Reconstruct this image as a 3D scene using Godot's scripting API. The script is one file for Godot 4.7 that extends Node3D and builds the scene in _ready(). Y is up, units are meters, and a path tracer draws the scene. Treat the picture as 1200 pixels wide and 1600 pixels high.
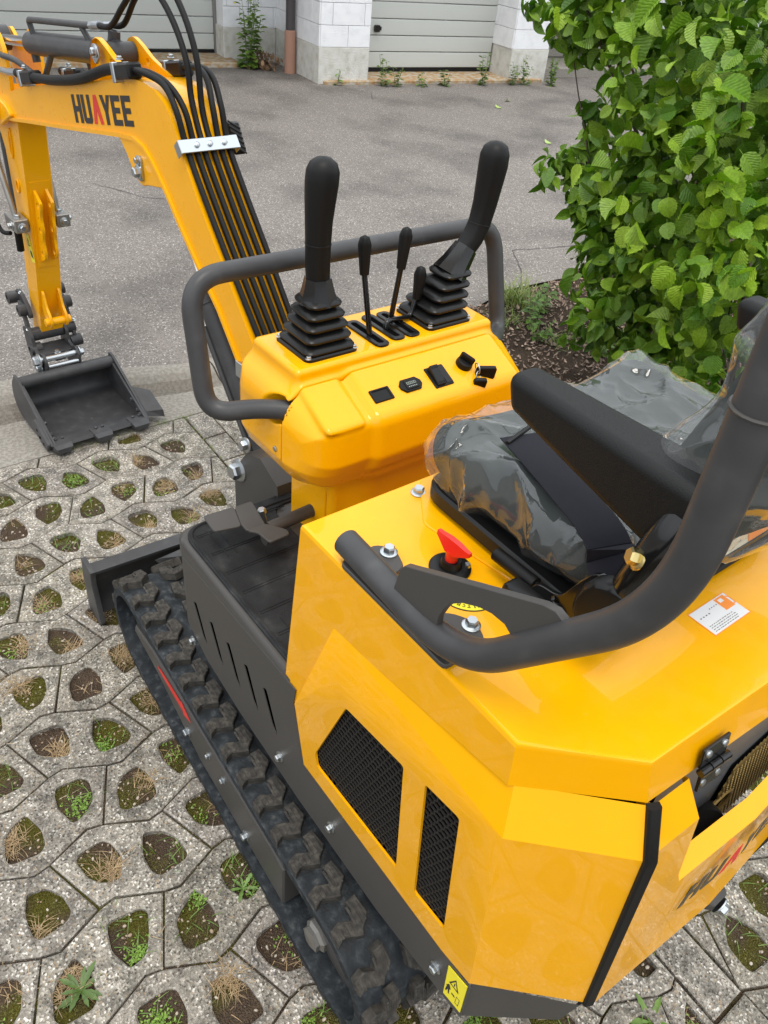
extends Node3D

# ---------------------------------------------------------------- mesh toolkit
class G:
	var v := PackedVector3Array()
	var c := PackedColorArray()
	var xf := Transform3D()
	var col := Color.WHITE
	var colored := false

	func tri(a: Vector3, b: Vector3, d: Vector3) -> void:
		v.push_back(xf * a); v.push_back(xf * b); v.push_back(xf * d)
		if colored:
			c.push_back(col); c.push_back(col); c.push_back(col)

	func quad(a: Vector3, b: Vector3, d: Vector3, e: Vector3) -> void:
		tri(a, b, d); tri(a, d, e)

	func box(p: Vector3, s: Vector3, b := 0.0) -> void:
		var h := s * 0.5
		b = minf(b, minf(h.x, minf(h.y, h.z)) * 0.98)
		if b <= 0.0:
			for ax in 3:
				for sg in [-1.0, 1.0]:
					var n := Vector3.ZERO; n[ax] = sg
					var u := Vector3.ZERO; u[(ax + 1) % 3] = 1.0
					var w := n.cross(u)
					var o := p + n * h
					var uu := u * h; var ww := Vector3(absf(w.x), absf(w.y), absf(w.z)) * h
					if sg > 0.0: quad(o - uu - ww, o - uu + ww, o + uu + ww, o + uu - ww)
					else: quad(o - uu - ww, o + uu - ww, o + uu + ww, o - uu + ww)
			return
		var ring := func(i: int, sx: float, sy: float, sz: float) -> Vector3:
			var q := Vector3(sx * (h.x - b), sy * (h.y - b), sz * (h.z - b))
			q[i] = [sx * h.x, sy * h.y, sz * h.z][i]
			return p + q
		for ax in 3:
			var a1 := (ax + 1) % 3; var a2 := (ax + 2) % 3
			for sg in [-1.0, 1.0]:
				var pts := []
				for k in [[-1.0, -1.0], [1.0, -1.0], [1.0, 1.0], [-1.0, 1.0]]:
					var s3 := Vector3.ZERO; s3[ax] = sg; s3[a1] = k[0]; s3[a2] = k[1]
					pts.append(ring.call(ax, s3.x, s3.y, s3.z))
				if sg > 0.0: quad(pts[0], pts[3], pts[2], pts[1])
				else: quad(pts[0], pts[1], pts[2], pts[3])
			# edges along ax
			for k in [[-1.0, -1.0], [1.0, -1.0], [1.0, 1.0], [-1.0, 1.0]]:
				var lo := Vector3.ZERO; lo[ax] = -1.0; lo[a1] = k[0]; lo[a2] = k[1]
				var hi := lo; hi[ax] = 1.0
				var q0: Vector3 = ring.call(a1, lo.x, lo.y, lo.z); var q1: Vector3 = ring.call(a1, hi.x, hi.y, hi.z)
				var q2: Vector3 = ring.call(a2, hi.x, hi.y, hi.z); var q3: Vector3 = ring.call(a2, lo.x, lo.y, lo.z)
				if k[0] * k[1] > 0.0: quad(q0, q1, q2, q3)
				else: quad(q0, q3, q2, q1)
		for sx in [-1.0, 1.0]:
			for sy in [-1.0, 1.0]:
				for sz in [-1.0, 1.0]:
					var q: Vector3 = ring.call(0, sx, sy, sz); var q1: Vector3 = ring.call(1, sx, sy, sz); var q2: Vector3 = ring.call(2, sx, sy, sz)
					if sx * sy * sz > 0.0: tri(q, q2, q1)
					else: tri(q, q1, q2)

	func tube(path: Array, r, seg := 10, cap := true) -> void:
		var n := path.size()
		var rings := []
		var t0: Vector3 = (path[1] - path[0]).normalized()
		var u := t0.cross(Vector3.UP if absf(t0.y) < 0.9 else Vector3.RIGHT).normalized()
		for i in n:
			var t: Vector3
			if i == 0: t = path[1] - path[0]
			elif i == n - 1: t = path[n - 1] - path[n - 2]
			else: t = (path[i + 1] - path[i]).normalized() + (path[i] - path[i - 1]).normalized()
			t = t.normalized()
			u = (u - t * u.dot(t)).normalized()
			var w := t.cross(u)
			var ring := PackedVector3Array()
			var rr: float = r[i] if r is Array else r
			for k in seg:
				var a := TAU * k / seg
				ring.push_back(path[i] + (u * cos(a) + w * sin(a)) * rr)
			rings.append(ring)
		loft(rings, true, cap)

	func loft(rings: Array, closed := true, cap := true) -> void:
		for i in rings.size() - 1:
			var a: PackedVector3Array = rings[i]; var b: PackedVector3Array = rings[i + 1]
			var m := a.size()
			for k in (m if closed else m - 1):
				var k2 := (k + 1) % m
				quad(a[k], b[k], b[k2], a[k2])
		if cap:
			for e in [0, rings.size() - 1]:
				var a: PackedVector3Array = rings[e]
				var ctr := Vector3.ZERO
				for q in a: ctr += q
				ctr /= a.size()
				for k in a.size():
					if e == 0: tri(ctr, a[k], a[(k + 1) % a.size()])
					else: tri(ctr, a[(k + 1) % a.size()], a[k])

	func lathe(prof: Array, seg := 16) -> void:   # profile of Vector2(radius, height) about local y
		var rings := []
		for q in prof:
			var ring := PackedVector3Array()
			for k in seg:
				var a := TAU * k / seg
				ring.push_back(Vector3(cos(a) * q.x, q.y, sin(a) * q.x))
			rings.append(ring)
		loft(rings, true, true)

	static func inset(poly: PackedVector2Array, d: float) -> PackedVector2Array:
		var n := poly.size()
		var area := 0.0
		for i in n: area += poly[i].cross(poly[(i + 1) % n])
		var s := 1.0 if area > 0.0 else -1.0
		var out := PackedVector2Array()
		for i in n:
			var a := (poly[i] - poly[(i + n - 1) % n]).normalized(); var b := (poly[(i + 1) % n] - poly[i]).normalized()
			var na := Vector2(-a.y, a.x) * s; var nb := Vector2(-b.y, b.x) * s
			var m := na + nb
			out.push_back(poly[i] + m * (d / maxf(0.35, 0.5 * m.length_squared())))
		return out

	static func bridged(poly: PackedVector2Array, holes: Array) -> PackedVector2Array:
		var o := poly.duplicate()
		if Geometry2D.is_polygon_clockwise(o): o.reverse()
		for hh in holes:
			var h: PackedVector2Array = hh.duplicate()
			if not Geometry2D.is_polygon_clockwise(h): h.reverse()
			var best := [1e9, 0, 0]
			for i in o.size():
				for j in h.size():
					var d := o[i].distance_squared_to(h[j])
					if d < best[0]: best = [d, i, j]
			var r := PackedVector2Array()
			for i in range(0, best[1] + 1): r.push_back(o[i])
			for j in h.size() + 1: r.push_back(h[(best[2] + j) % h.size()])
			for i in range(best[1], o.size()): r.push_back(o[i])
			o = r
		return o

	func prism(poly: PackedVector2Array, holes: Array, z0: float, z1: float, bev := 0.0, back := true) -> void:
		var p := poly.duplicate()
		if Geometry2D.is_polygon_clockwise(p): p.reverse()
		var loops := [[p, inset(p, bev)]]
		for h in holes:
			var q: PackedVector2Array = h.duplicate()
			if Geometry2D.is_polygon_clockwise(q): q.reverse()
			loops.append([q, inset(q, -bev)])
		var sg := 1.0 if z1 > z0 else -1.0
		var hs := []
		for i in range(1, loops.size()): hs.append(loops[i][1])
		var top := bridged(loops[0][1], hs)
		var ti := Geometry2D.triangulate_polygon(top)
		for i in range(0, ti.size(), 3):
			var a := top[ti[i]]; var b := top[ti[i + 1]]; var d := top[ti[i + 2]]
			if (b - a).cross(d - a) > 0.0:
				var t := b; b = d; d = t
			if sg > 0.0: tri(Vector3(a.x, a.y, z1), Vector3(b.x, b.y, z1), Vector3(d.x, d.y, z1))
			else: tri(Vector3(a.x, a.y, z1), Vector3(d.x, d.y, z1), Vector3(b.x, b.y, z1))
		if back:
			hs = []
			for i in range(1, loops.size()): hs.append(loops[i][0])
			top = bridged(loops[0][0], hs)
			ti = Geometry2D.triangulate_polygon(top)
			for i in range(0, ti.size(), 3):
				var a := top[ti[i]]; var b := top[ti[i + 1]]; var d := top[ti[i + 2]]
				if (b - a).cross(d - a) > 0.0:
					var t := b; b = d; d = t
				if sg > 0.0: tri(Vector3(a.x, a.y, z0), Vector3(d.x, d.y, z0), Vector3(b.x, b.y, z0))
				else: tri(Vector3(a.x, a.y, z0), Vector3(b.x, b.y, z0), Vector3(d.x, d.y, z0))
		for li in loops.size():
			var o: PackedVector2Array = loops[li][0]; var ins: PackedVector2Array = loops[li][1]
			var flip := (li > 0) != (sg < 0.0)
			for k in o.size():
				var k2 := (k + 1) % o.size()
				var a := Vector3(o[k].x, o[k].y, z0); var b := Vector3(o[k2].x, o[k2].y, z0)
				var a1 := Vector3(o[k].x, o[k].y, z1 - sg * bev); var b1 := Vector3(o[k2].x, o[k2].y, z1 - sg * bev)
				if flip: quad(a, b, b1, a1)
				else: quad(a, a1, b1, b)
				if bev > 0.0:
					var a2 := Vector3(ins[k].x, ins[k].y, z1); var b2 := Vector3(ins[k2].x, ins[k2].y, z1)
					if flip: quad(a1, b1, b2, a2)
					else: quad(a1, a2, b2, b1)

	func mesh(angle := 35.0) -> ArrayMesh:
		var n := v.size()
		var fn := PackedVector3Array(); fn.resize(n / 3)
		var at := {}
		for i in n:
			if i % 3 == 0: fn[i / 3] = (v[i + 2] - v[i]).cross(v[i + 1] - v[i])
			var key := Vector3i((v[i] * 20000.0).round())
			if at.has(key): at[key].append(i / 3)
			else: at[key] = [i / 3]
		var nn := PackedVector3Array(); nn.resize(n)
		var un := PackedVector3Array(); un.resize(n / 3)
		for i in n / 3: un[i] = fn[i].normalized()
		var lim := cos(deg_to_rad(angle))
		for i in n:
			var f := un[i / 3]
			var s := Vector3.ZERO
			for j in at[Vector3i((v[i] * 20000.0).round())]:
				if un[j].dot(f) >= lim: s += fn[j]
			nn[i] = s.normalized() if s.length_squared() > 1e-24 else Vector3.UP
		var arr := []; arr.resize(Mesh.ARRAY_MAX)
		arr[Mesh.ARRAY_VERTEX] = v; arr[Mesh.ARRAY_NORMAL] = nn
		if colored: arr[Mesh.ARRAY_COLOR] = c
		var m := ArrayMesh.new()
		m.add_surface_from_arrays(Mesh.PRIMITIVE_TRIANGLES, arr)
		return m

func frame(o: Vector3, x: Vector3, y: Vector3) -> Transform3D:
	var xx := x.normalized()
	var zz := xx.cross(y).normalized()
	return Transform3D(Basis(xx, zz.cross(xx), zz), o)

func along(o: Vector3, n: Vector3) -> Transform3D:      # local y along n
	n = n.normalized()
	var x := n.cross(Vector3.UP if absf(n.y) < 0.9 else Vector3.RIGHT).normalized()
	return Transform3D(Basis(x, n, x.cross(n)), o)

func pv(a: Array) -> PackedVector2Array:
	var o := PackedVector2Array()
	for i in range(0, a.size(), 2): o.push_back(Vector2(a[i], a[i + 1]))
	return o

func round_poly(p: PackedVector2Array, r: float, n := 4) -> PackedVector2Array:
	var o := PackedVector2Array()
	for i in p.size():
		var a := p[(i + p.size() - 1) % p.size()]; var b := p[i]; var d := p[(i + 1) % p.size()]
		var rr := minf(r, 0.45 * minf(a.distance_to(b), b.distance_to(d)))
		var p0 := b + (a - b).normalized() * rr; var p1 := b + (d - b).normalized() * rr
		for k in n + 1:
			var t := float(k) / n
			o.push_back(p0.lerp(b, t).lerp(b.lerp(p1, t), t))
	return o

func fillet(p: Array, r: float, n := 6) -> Array:
	var o := [p[0]]
	for i in range(1, p.size() - 1):
		var a: Vector3 = p[i - 1]; var b: Vector3 = p[i]; var d: Vector3 = p[i + 1]
		var rr := minf(r, 0.48 * minf(a.distance_to(b), b.distance_to(d)))
		var p0 := b + (a - b).normalized() * rr; var p1 := b + (d - b).normalized() * rr
		for k in n + 1:
			var t := float(k) / n
			o.append(p0.lerp(b, t).lerp(b.lerp(p1, t), t))
	o.append(p[-1])
	return o

func spline(p: Array, n := 6) -> Array:
	var o := []
	for i in p.size() - 1:
		var a: Vector3 = p[maxi(i - 1, 0)]; var b: Vector3 = p[i]; var d: Vector3 = p[i + 1]; var e: Vector3 = p[mini(i + 2, p.size() - 1)]
		for k in n: o.append(b.cubic_interpolate(d, a, e, float(k) / n))
	o.append(p[-1])
	return o

func circle(r: float, n := 20, o := Vector2.ZERO) -> PackedVector2Array:
	var p := PackedVector2Array()
	for k in n: p.push_back(o + Vector2(cos(TAU * k / n), sin(TAU * k / n)) * r)
	return p

# signed distance field to mesh (surface nets), smooth normals from the field
func nets(lo: Vector3, hi: Vector3, cell: float, f: Callable) -> ArrayMesh:
	var nx := int((hi.x - lo.x) / cell) + 2; var ny := int((hi.y - lo.y) / cell) + 2; var nz := int((hi.z - lo.z) / cell) + 2
	var d := PackedFloat32Array(); d.resize(nx * ny * nz)
	var step := 4
	d.fill(1.0)
	for bz in range(0, nz, step):
		for by in range(0, ny, step):
			for bx in range(0, nx, step):
				var ctr := lo + Vector3(bx + 1.5, by + 1.5, bz + 1.5) * cell
				var dd: float = f.call(ctr)
				if absf(dd) > cell * step * 1.25:
					for z in range(bz, mini(bz + step, nz)):
						for y in range(by, mini(by + step, ny)):
							for x in range(bx, mini(bx + step, nx)): d[x + nx * (y + ny * z)] = dd
					continue
				for z in range(bz, mini(bz + step, nz)):
					for y in range(by, mini(by + step, ny)):
						for x in range(bx, mini(bx + step, nx)): d[x + nx * (y + ny * z)] = f.call(lo + Vector3(x, y, z) * cell)
	var id := {}
	var vs := PackedVector3Array(); var ns := PackedVector3Array()
	var off := [0, 1, nx, nx + 1, nx * ny, nx * ny + 1, nx * ny + nx, nx * ny + nx + 1]
	var edges := [[0, 1], [2, 3], [4, 5], [6, 7], [0, 2], [1, 3], [4, 6], [5, 7], [0, 4], [1, 5], [2, 6], [3, 7]]
	var e := cell * 0.4
	for z in nz - 1:
		for y in ny - 1:
			for x in nx - 1:
				var i := x + nx * (y + ny * z)
				var s := 0
				for k in 8:
					if d[i + off[k]] < 0.0: s += 1
				if s == 0 or s == 8: continue
				var p := Vector3.ZERO; var m := 0
				for ed in edges:
					var a: float = d[i + off[ed[0]]]; var b: float = d[i + off[ed[1]]]
					if (a < 0.0) != (b < 0.0):
						var t := a / (a - b)
						var k0: int = ed[0]; var k1: int = ed[1]
						p += Vector3(k0 & 1, (k0 >> 1) & 1, k0 >> 2).lerp(Vector3(k1 & 1, (k1 >> 1) & 1, k1 >> 2), t); m += 1
				p = lo + (Vector3(x, y, z) + p / m) * cell
				id[i] = vs.size()
				var g := Vector3(f.call(p + Vector3(e, 0, 0)) - f.call(p - Vector3(e, 0, 0)), f.call(p + Vector3(0, e, 0)) - f.call(p - Vector3(0, e, 0)), f.call(p + Vector3(0, 0, e)) - f.call(p - Vector3(0, 0, e)))
				vs.push_back(p); ns.push_back(g.normalized())
	var ix := PackedInt32Array()
	for i in id.keys():
		for ax in 3:
			var st: int = [1, nx, nx * ny][ax]; var s1: int = [nx, nx * ny, 1][ax]; var s2: int = [nx * ny, 1, nx][ax]
			if i + st >= d.size() or (d[i] < 0.0) == (d[i + st] < 0.0): continue
			if not (id.has(i - s1) and id.has(i - s2) and id.has(i - s1 - s2)): continue
			var a: int = id[i]; var b: int = id[i - s1]; var c2: int = id[i - s1 - s2]; var b2: int = id[i - s2]
			if d[i] < 0.0: ix.append_array([a, c2, b, a, b2, c2])
			else: ix.append_array([a, b, c2, a, c2, b2])
	var arr := []; arr.resize(Mesh.ARRAY_MAX)
	arr[Mesh.ARRAY_VERTEX] = vs; arr[Mesh.ARRAY_NORMAL] = ns; arr[Mesh.ARRAY_INDEX] = ix
	var mm := ArrayMesh.new()
	mm.add_surface_from_arrays(Mesh.PRIMITIVE_TRIANGLES, arr)
	return mm

func smin(a: float, b: float, k: float) -> float:
	var h := maxf(k - absf(a - b), 0.0) / k
	return minf(a, b) - h * h * k * 0.25

func smax(a: float, b: float, k: float) -> float:
	return -smin(-a, -b, k)

func sd_box(p: Vector3, h: Vector3, r: float) -> float:
	var q := Vector3(absf(p.x), absf(p.y), absf(p.z)) - h + Vector3(r, r, r)
	return Vector3(maxf(q.x, 0), maxf(q.y, 0), maxf(q.z, 0)).length() + minf(maxf(q.x, maxf(q.y, q.z)), 0.0) - r

func sd_poly(p: Vector2, v: PackedVector2Array) -> float:
	var d := p.distance_squared_to(v[0])
	var s := 1.0
	var j := v.size() - 1
	for i in v.size():
		var e := v[j] - v[i]; var w := p - v[i]
		var b := w - e * clampf(w.dot(e) / e.dot(e), 0.0, 1.0)
		d = minf(d, b.length_squared())
		var c1 := p.y >= v[i].y; var c2 := p.y < v[j].y; var c3 := e.x * w.y > e.y * w.x
		if (c1 and c2 and c3) or (not c1 and not c2 and not c3): s = -s
		j = i
	return s * sqrt(d)

# ---------------------------------------------------------------- nodes
var used := {}
func numbered(n: String) -> String:
	if not used.has(n):
		used[n] = 0
		return n
	used[n] += 1
	return "%s_%03d" % [n, used[n]]

func tag(o: Node, label: String, category: String, group := "", kind := "") -> void:
	if label: o.set_meta("label", label)
	if category: o.set_meta("category", category)
	if group: o.set_meta("group", group)
	if kind: o.set_meta("kind", kind)

func thing(n: String, label: String, category: String, at: Vector3, group := "") -> Node3D:
	var o := Node3D.new()
	o.name = numbered(n); o.position = at
	add_child(o)
	tag(o, label, category, group)
	return o

func put(n: String, m: Mesh, mat: Material, parent: Node, at := Transform3D()) -> MeshInstance3D:
	var o := MeshInstance3D.new()
	o.mesh = m; o.material_override = mat; o.name = n
	o.transform = at
	parent.add_child(o, true)
	return o

func struct(n: String, m: Mesh, mat: Material) -> MeshInstance3D:
	var o := put(numbered(n), m, mat, self)
	o.set_meta("kind", "structure")
	return o

func scatter(n: String, m: Mesh, mat: Material, xs: Array, cols: Array, parent: Node, kind := "stuff") -> MultiMeshInstance3D:
	var mm := MultiMesh.new()
	mm.transform_format = MultiMesh.TRANSFORM_3D
	mm.use_colors = cols.size() > 0
	mm.mesh = m
	mm.instance_count = xs.size()
	for i in xs.size():
		mm.set_instance_transform(i, xs[i])
		if cols.size(): mm.set_instance_color(i, cols[i])
	var o := MultiMeshInstance3D.new()
	o.multimesh = mm; o.material_override = mat; o.name = n
	parent.add_child(o, true)
	if kind: o.set_meta("kind", kind)
	return o

# ---------------------------------------------------------------- materials
func lin(r: float, g: float, b: float) -> Color:
	return Color(r, g, b).linear_to_srgb()

func mat(c: Color, rough := 0.6, metal := 0.0) -> StandardMaterial3D:
	var m := StandardMaterial3D.new()
	m.albedo_color = c; m.roughness = rough; m.metallic = metal
	return m

func noise(kind: int, freq: float, octaves := 3, sd := 1) -> FastNoiseLite:
	var n := FastNoiseLite.new()
	n.noise_type = kind; n.frequency = freq; n.seed = sd
	n.fractal_octaves = octaves
	if octaves <= 1: n.fractal_type = FastNoiseLite.FRACTAL_NONE
	return n

func ntex(n: FastNoiseLite, size: int, ramp: Array = [], flat := false) -> NoiseTexture2D:
	var t := NoiseTexture2D.new()
	t.width = size; t.height = size; t.seamless = true; t.noise = n
	t.generate_mipmaps = false
	if ramp.size():
		var g := Gradient.new()
		var os := PackedFloat32Array(); var cs := PackedColorArray()
		for r in ramp: os.push_back(r[0]); cs.push_back(r[1])
		g.offsets = os; g.colors = cs
		if flat: g.interpolation_mode = Gradient.GRADIENT_INTERPOLATE_CONSTANT
		t.color_ramp = g
	return t

func tri_world(m: StandardMaterial3D, s: float) -> StandardMaterial3D:
	m.uv1_triplanar = true; m.uv1_world_triplanar = true; m.uv1_scale = Vector3(s, s, s)
	return m

func bump(m: StandardMaterial3D, t: Texture2D, cm: float) -> StandardMaterial3D:
	m.heightmap_enabled = true; m.heightmap_texture = t; m.heightmap_scale = cm
	return m

func grey(v: float) -> Color:
	return lin(v, v, v)

var leaf_tex := []
func leaf_textures() -> Array:
	var a := Image.create(160, 160, false, Image.FORMAT_RGB8); var h := Image.create(160, 160, false, Image.FORMAT_RGB8)
	var nz := noise(FastNoiseLite.TYPE_SIMPLEX, 0.03, 4, 77)
	for y in 160:
		for x in 160:
			var u := absf(x - 79.5) / 80.0; var t := y / 160.0
			var rib := exp(-pow(u / 0.022, 2.0))
			var s := t * 8.5 - u * 3.4 + 0.15 * sin(u * 9.0)
			var f := absf(s - roundf(s))
			var vein := exp(-pow(f / 0.085, 2.0)) * (1.0 - 0.5 * u)
			var n := nz.get_noise_2d(x, y)
			var k := clampf(0.88 + 0.10 * n - 0.05 * f + 0.10 * maxf(rib, vein * 0.6), 0.0, 1.0)
			a.set_pixel(x, y, Color(clampf(k * 1.02, 0, 1), k, k * 0.92))
			var hh := clampf(0.35 + 0.75 * pow(f * 2.0, 0.8) - 0.5 * rib, 0, 1)
			h.set_pixel(x, y, Color(hh, hh, hh))
	return [ImageTexture.create_from_image(a), ImageTexture.create_from_image(h)]

var M := {}
func make_materials() -> void:
	var speck := ntex(noise(FastNoiseLite.TYPE_CELLULAR, 0.11, 1, 3), 1024, [], false)
	var yl := mat(Color.WHITE, 0.5)
	yl.albedo_texture = ntex(noise(FastNoiseLite.TYPE_SIMPLEX, 0.006, 6, 91), 1024, [[0.0, lin(0.80, 0.366, 0.0006)], [0.3, lin(0.83, 0.380, 0.0)], [0.8, lin(0.84, 0.386, 0.0)], [1.0, lin(0.81, 0.373, 0.002)]])
	yl.roughness = 1.0
	yl.roughness_texture = ntex(noise(FastNoiseLite.TYPE_SIMPLEX, 0.010, 6, 92), 1024, [[0.0, Color(0.26, 0.26, 0.26)], [0.55, Color(0.31, 0.31, 0.31)], [1.0, Color(0.46, 0.46, 0.46)]])
	yl.metallic_specular = 0.30
	yl.clearcoat_enabled = true; yl.clearcoat = 0.42; yl.clearcoat_roughness = 0.02
	tri_world(yl, 1.7)
	bump(yl, ntex(noise(FastNoiseLite.TYPE_SIMPLEX_SMOOTH, 0.10, 2, 93), 512), 0.0045)
	M.yellow = yl
	var dust := ntex(noise(FastNoiseLite.TYPE_SIMPLEX, 0.012, 5, 21), 512, [[0.0, lin(0.036, 0.036, 0.037)], [0.45, lin(0.042, 0.042, 0.044)], [0.7, lin(0.047, 0.047, 0.049)], [1.0, lin(0.066, 0.066, 0.065)]])
	var dg := mat(Color.WHITE, 0.42); dg.albedo_texture = dust
	M.grey = tri_world(dg, 2.3)
	M.skirt = mat(lin(0.054, 0.051, 0.048), 0.42)
	M.hose = bump(tri_world(mat(grey(0.007), 0.5), 30.0), ntex(noise(FastNoiseLite.TYPE_SIMPLEX, 0.08, 2, 5), 256), 0.02)
	M.plastic = bump(tri_world(mat(grey(0.006), 0.48), 9.0), ntex(noise(FastNoiseLite.TYPE_SIMPLEX, 0.12, 2, 6), 512), 0.012)
	M.boot = mat(grey(0.007), 0.34)
	M.gloss_black = mat(grey(0.006), 0.14)
	var arm := bump(tri_world(mat(grey(0.0065), 0.44), 10.0), ntex(noise(FastNoiseLite.TYPE_SIMPLEX, 0.10, 3, 8), 512), 0.035)
	M.armrest = arm
	var rub := mat(Color.WHITE, 0.62)
	rub.albedo_texture = ntex(noise(FastNoiseLite.TYPE_SIMPLEX, 0.014, 5, 9), 512, [[0.0, lin(0.014, 0.016, 0.018)], [0.5, lin(0.022, 0.026, 0.030)], [0.72, lin(0.034, 0.040, 0.046)], [1.0, lin(0.085, 0.085, 0.080)]])
	M.rubber = bump(tri_world(rub, 4.0), ntex(noise(FastNoiseLite.TYPE_SIMPLEX, 0.06, 3, 10), 512), 0.05)
	var lug := mat(Color.WHITE, 0.8)
	lug.albedo_texture = ntex(noise(FastNoiseLite.TYPE_SIMPLEX, 0.02, 4, 12), 512, [[0.0, lin(0.028, 0.027, 0.025)], [0.5, lin(0.048, 0.044, 0.039)], [1.0, lin(0.09, 0.082, 0.070)]])
	M.lug = tri_world(lug, 5.0)
	M.grille = mat(lin(0.022, 0.021, 0.020), 0.45)
	M.zinc = mat(lin(0.46, 0.49, 0.51), 0.33, 1.0)
	M.chrome = mat(lin(0.74, 0.75, 0.76), 0.10, 1.0)
	M.brass = mat(lin(0.62, 0.50, 0.22), 0.3, 1.0)
	M.cast = mat(lin(0.30, 0.29, 0.27), 0.42, 0.8)
	M.red = mat(lin(0.72, 0.018, 0.008), 0.3)
	M.decal_red = mat(lin(0.62, 0.03, 0.022), 0.5)
	M.ink = mat(grey(0.016), 0.45)
	M.white = mat(grey(0.72), 0.4)
	M.orange = mat(lin(0.85, 0.26, 0.03), 0.45)
	M.decal_yellow = mat(lin(0.80, 0.68, 0.02), 0.4)
	M.cream = bump(tri_world(mat(lin(0.66, 0.62, 0.47), 0.85), 20.0), ntex(noise(FastNoiseLite.TYPE_SIMPLEX, 0.05, 3, 41), 256), 0.06)
	M.black_hole = mat(grey(0.004), 0.9)
	var fab := bump(tri_world(mat(lin(0.013, 0.019, 0.017), 0.85), 14.0), speck, 0.02)
	M.fabric = fab
	M.webbing = bump(tri_world(mat(lin(0.014, 0.014, 0.020), 0.7), 40.0), ntex(noise(FastNoiseLite.TYPE_SIMPLEX, 0.1, 2, 14), 256), 0.03)
	var film := mat(Color(0.95, 0.97, 0.98, 0.05), 0.06)
	film.transparency = BaseMaterial3D.TRANSPARENCY_ALPHA
	film.metallic_specular = 0.8
	film.clearcoat_enabled = true; film.clearcoat = 0.7; film.clearcoat_roughness = 0.04
	M.film = film
	var mt := mat(Color.WHITE, 0.7)
	mt.albedo_texture = ntex(noise(FastNoiseLite.TYPE_SIMPLEX, 0.008, 5, 15), 512, [[0.0, lin(0.014, 0.014, 0.015)], [0.55, lin(0.020, 0.021, 0.022)], [0.8, lin(0.030, 0.031, 0.032)], [1.0, grey(0.05)]])
	M.mat = bump(tri_world(mt, 3.0), ntex(noise(FastNoiseLite.TYPE_CELLULAR, 0.16, 1, 16), 1024), 0.10)
	# concrete pavers: exposed aggregate
	var pc := mat(Color.WHITE, 0.88)
	pc.albedo_texture = ntex(noise(FastNoiseLite.TYPE_CELLULAR, 0.058, 1, 31), 2048, [[0.0, lin(0.112, 0.101, 0.084)], [0.10, lin(0.224, 0.204, 0.172)], [0.34, lin(0.302, 0.277, 0.237)], [0.54, lin(0.358, 0.330, 0.286)], [0.68, lin(0.246, 0.222, 0.185)], [0.80, lin(0.459, 0.428, 0.375)], [0.91, lin(0.694, 0.661, 0.605)], [0.972, lin(0.370, 0.280, 0.185)]], true)
	(pc.albedo_texture.noise as FastNoiseLite).cellular_return_type = FastNoiseLite.RETURN_CELL_VALUE
	pc.detail_enabled = true; pc.detail_blend_mode = BaseMaterial3D.BLEND_MODE_MUL
	pc.detail_albedo = ntex(noise(FastNoiseLite.TYPE_SIMPLEX, 0.012, 6, 32), 1024, [[0.0, grey(0.42)], [0.36, grey(0.72)], [0.55, grey(0.95)], [1.0, grey(1.0)]])
	pc.vertex_color_use_as_albedo = true
	M.paver = bump(tri_world(pc, 2.1), ntex(noise(FastNoiseLite.TYPE_CELLULAR, 0.116, 2, 31), 1024), 0.26)
	pc.uv2_triplanar = true; pc.uv2_world_triplanar = true; pc.uv2_scale = Vector3(0.9, 0.9, 0.9); pc.detail_uv_layer = BaseMaterial3D.DETAIL_UV_2
	# asphalt
	var ac := mat(Color.WHITE, 0.86)
	ac.albedo_texture = ntex(noise(FastNoiseLite.TYPE_CELLULAR, 0.075, 1, 51), 2048, [[0.0, lin(0.113, 0.100, 0.089)], [0.16, lin(0.164, 0.147, 0.132)], [0.45, lin(0.196, 0.177, 0.160)], [0.76, lin(0.240, 0.218, 0.196)], [0.91, lin(0.324, 0.302, 0.281)], [0.975, lin(0.497, 0.474, 0.443)]], true)
	(ac.albedo_texture.noise as FastNoiseLite).cellular_return_type = FastNoiseLite.RETURN_CELL_VALUE
	ac.detail_enabled = true; ac.detail_blend_mode = BaseMaterial3D.BLEND_MODE_MUL
	ac.detail_albedo = ntex(noise(FastNoiseLite.TYPE_SIMPLEX, 0.006, 6, 52), 1024, [[0.0, grey(0.52)], [0.36, grey(0.78)], [0.55, grey(0.94)], [1.0, grey(1.0)]])
	ac.uv2_triplanar = true; ac.uv2_world_triplanar = true; ac.uv2_scale = Vector3(0.14, 0.14, 0.14); ac.detail_uv_layer = BaseMaterial3D.DETAIL_UV_2
	M.asphalt = bump(tri_world(ac, 1.15), ntex(noise(FastNoiseLite.TYPE_CELLULAR, 0.104, 2, 51), 1024), 0.35)
	# cast concrete of the kerb
	var kc := mat(Color.WHITE, 0.9)
	kc.albedo_texture = ntex(noise(FastNoiseLite.TYPE_SIMPLEX, 0.045, 6, 61), 1024, [[0.0, lin(0.168, 0.152, 0.129)], [0.4, lin(0.224, 0.206, 0.177)], [0.65, lin(0.269, 0.250, 0.220)], [1.0, lin(0.325, 0.305, 0.273)]])
	kc.vertex_color_use_as_albedo = true
	M.kerb = bump(tri_world(kc, 1.0), ntex(noise(FastNoiseLite.TYPE_SIMPLEX, 0.16, 4, 62), 1024), 0.25)
	var so := mat(Color.WHITE, 0.95)
	so.vertex_color_use_as_albedo = true
	so.albedo_texture = ntex(noise(FastNoiseLite.TYPE_SIMPLEX, 0.05, 5, 71), 1024, [[0.0, grey(0.35)], [0.5, grey(0.7)], [1.0, grey(1.0)]])
	M.soil = bump(tri_world(so, 2.6), ntex(noise(FastNoiseLite.TYPE_SIMPLEX, 0.07, 5, 72), 1024), 0.8)
	var wp := mat(Color.WHITE, 0.75)
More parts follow.
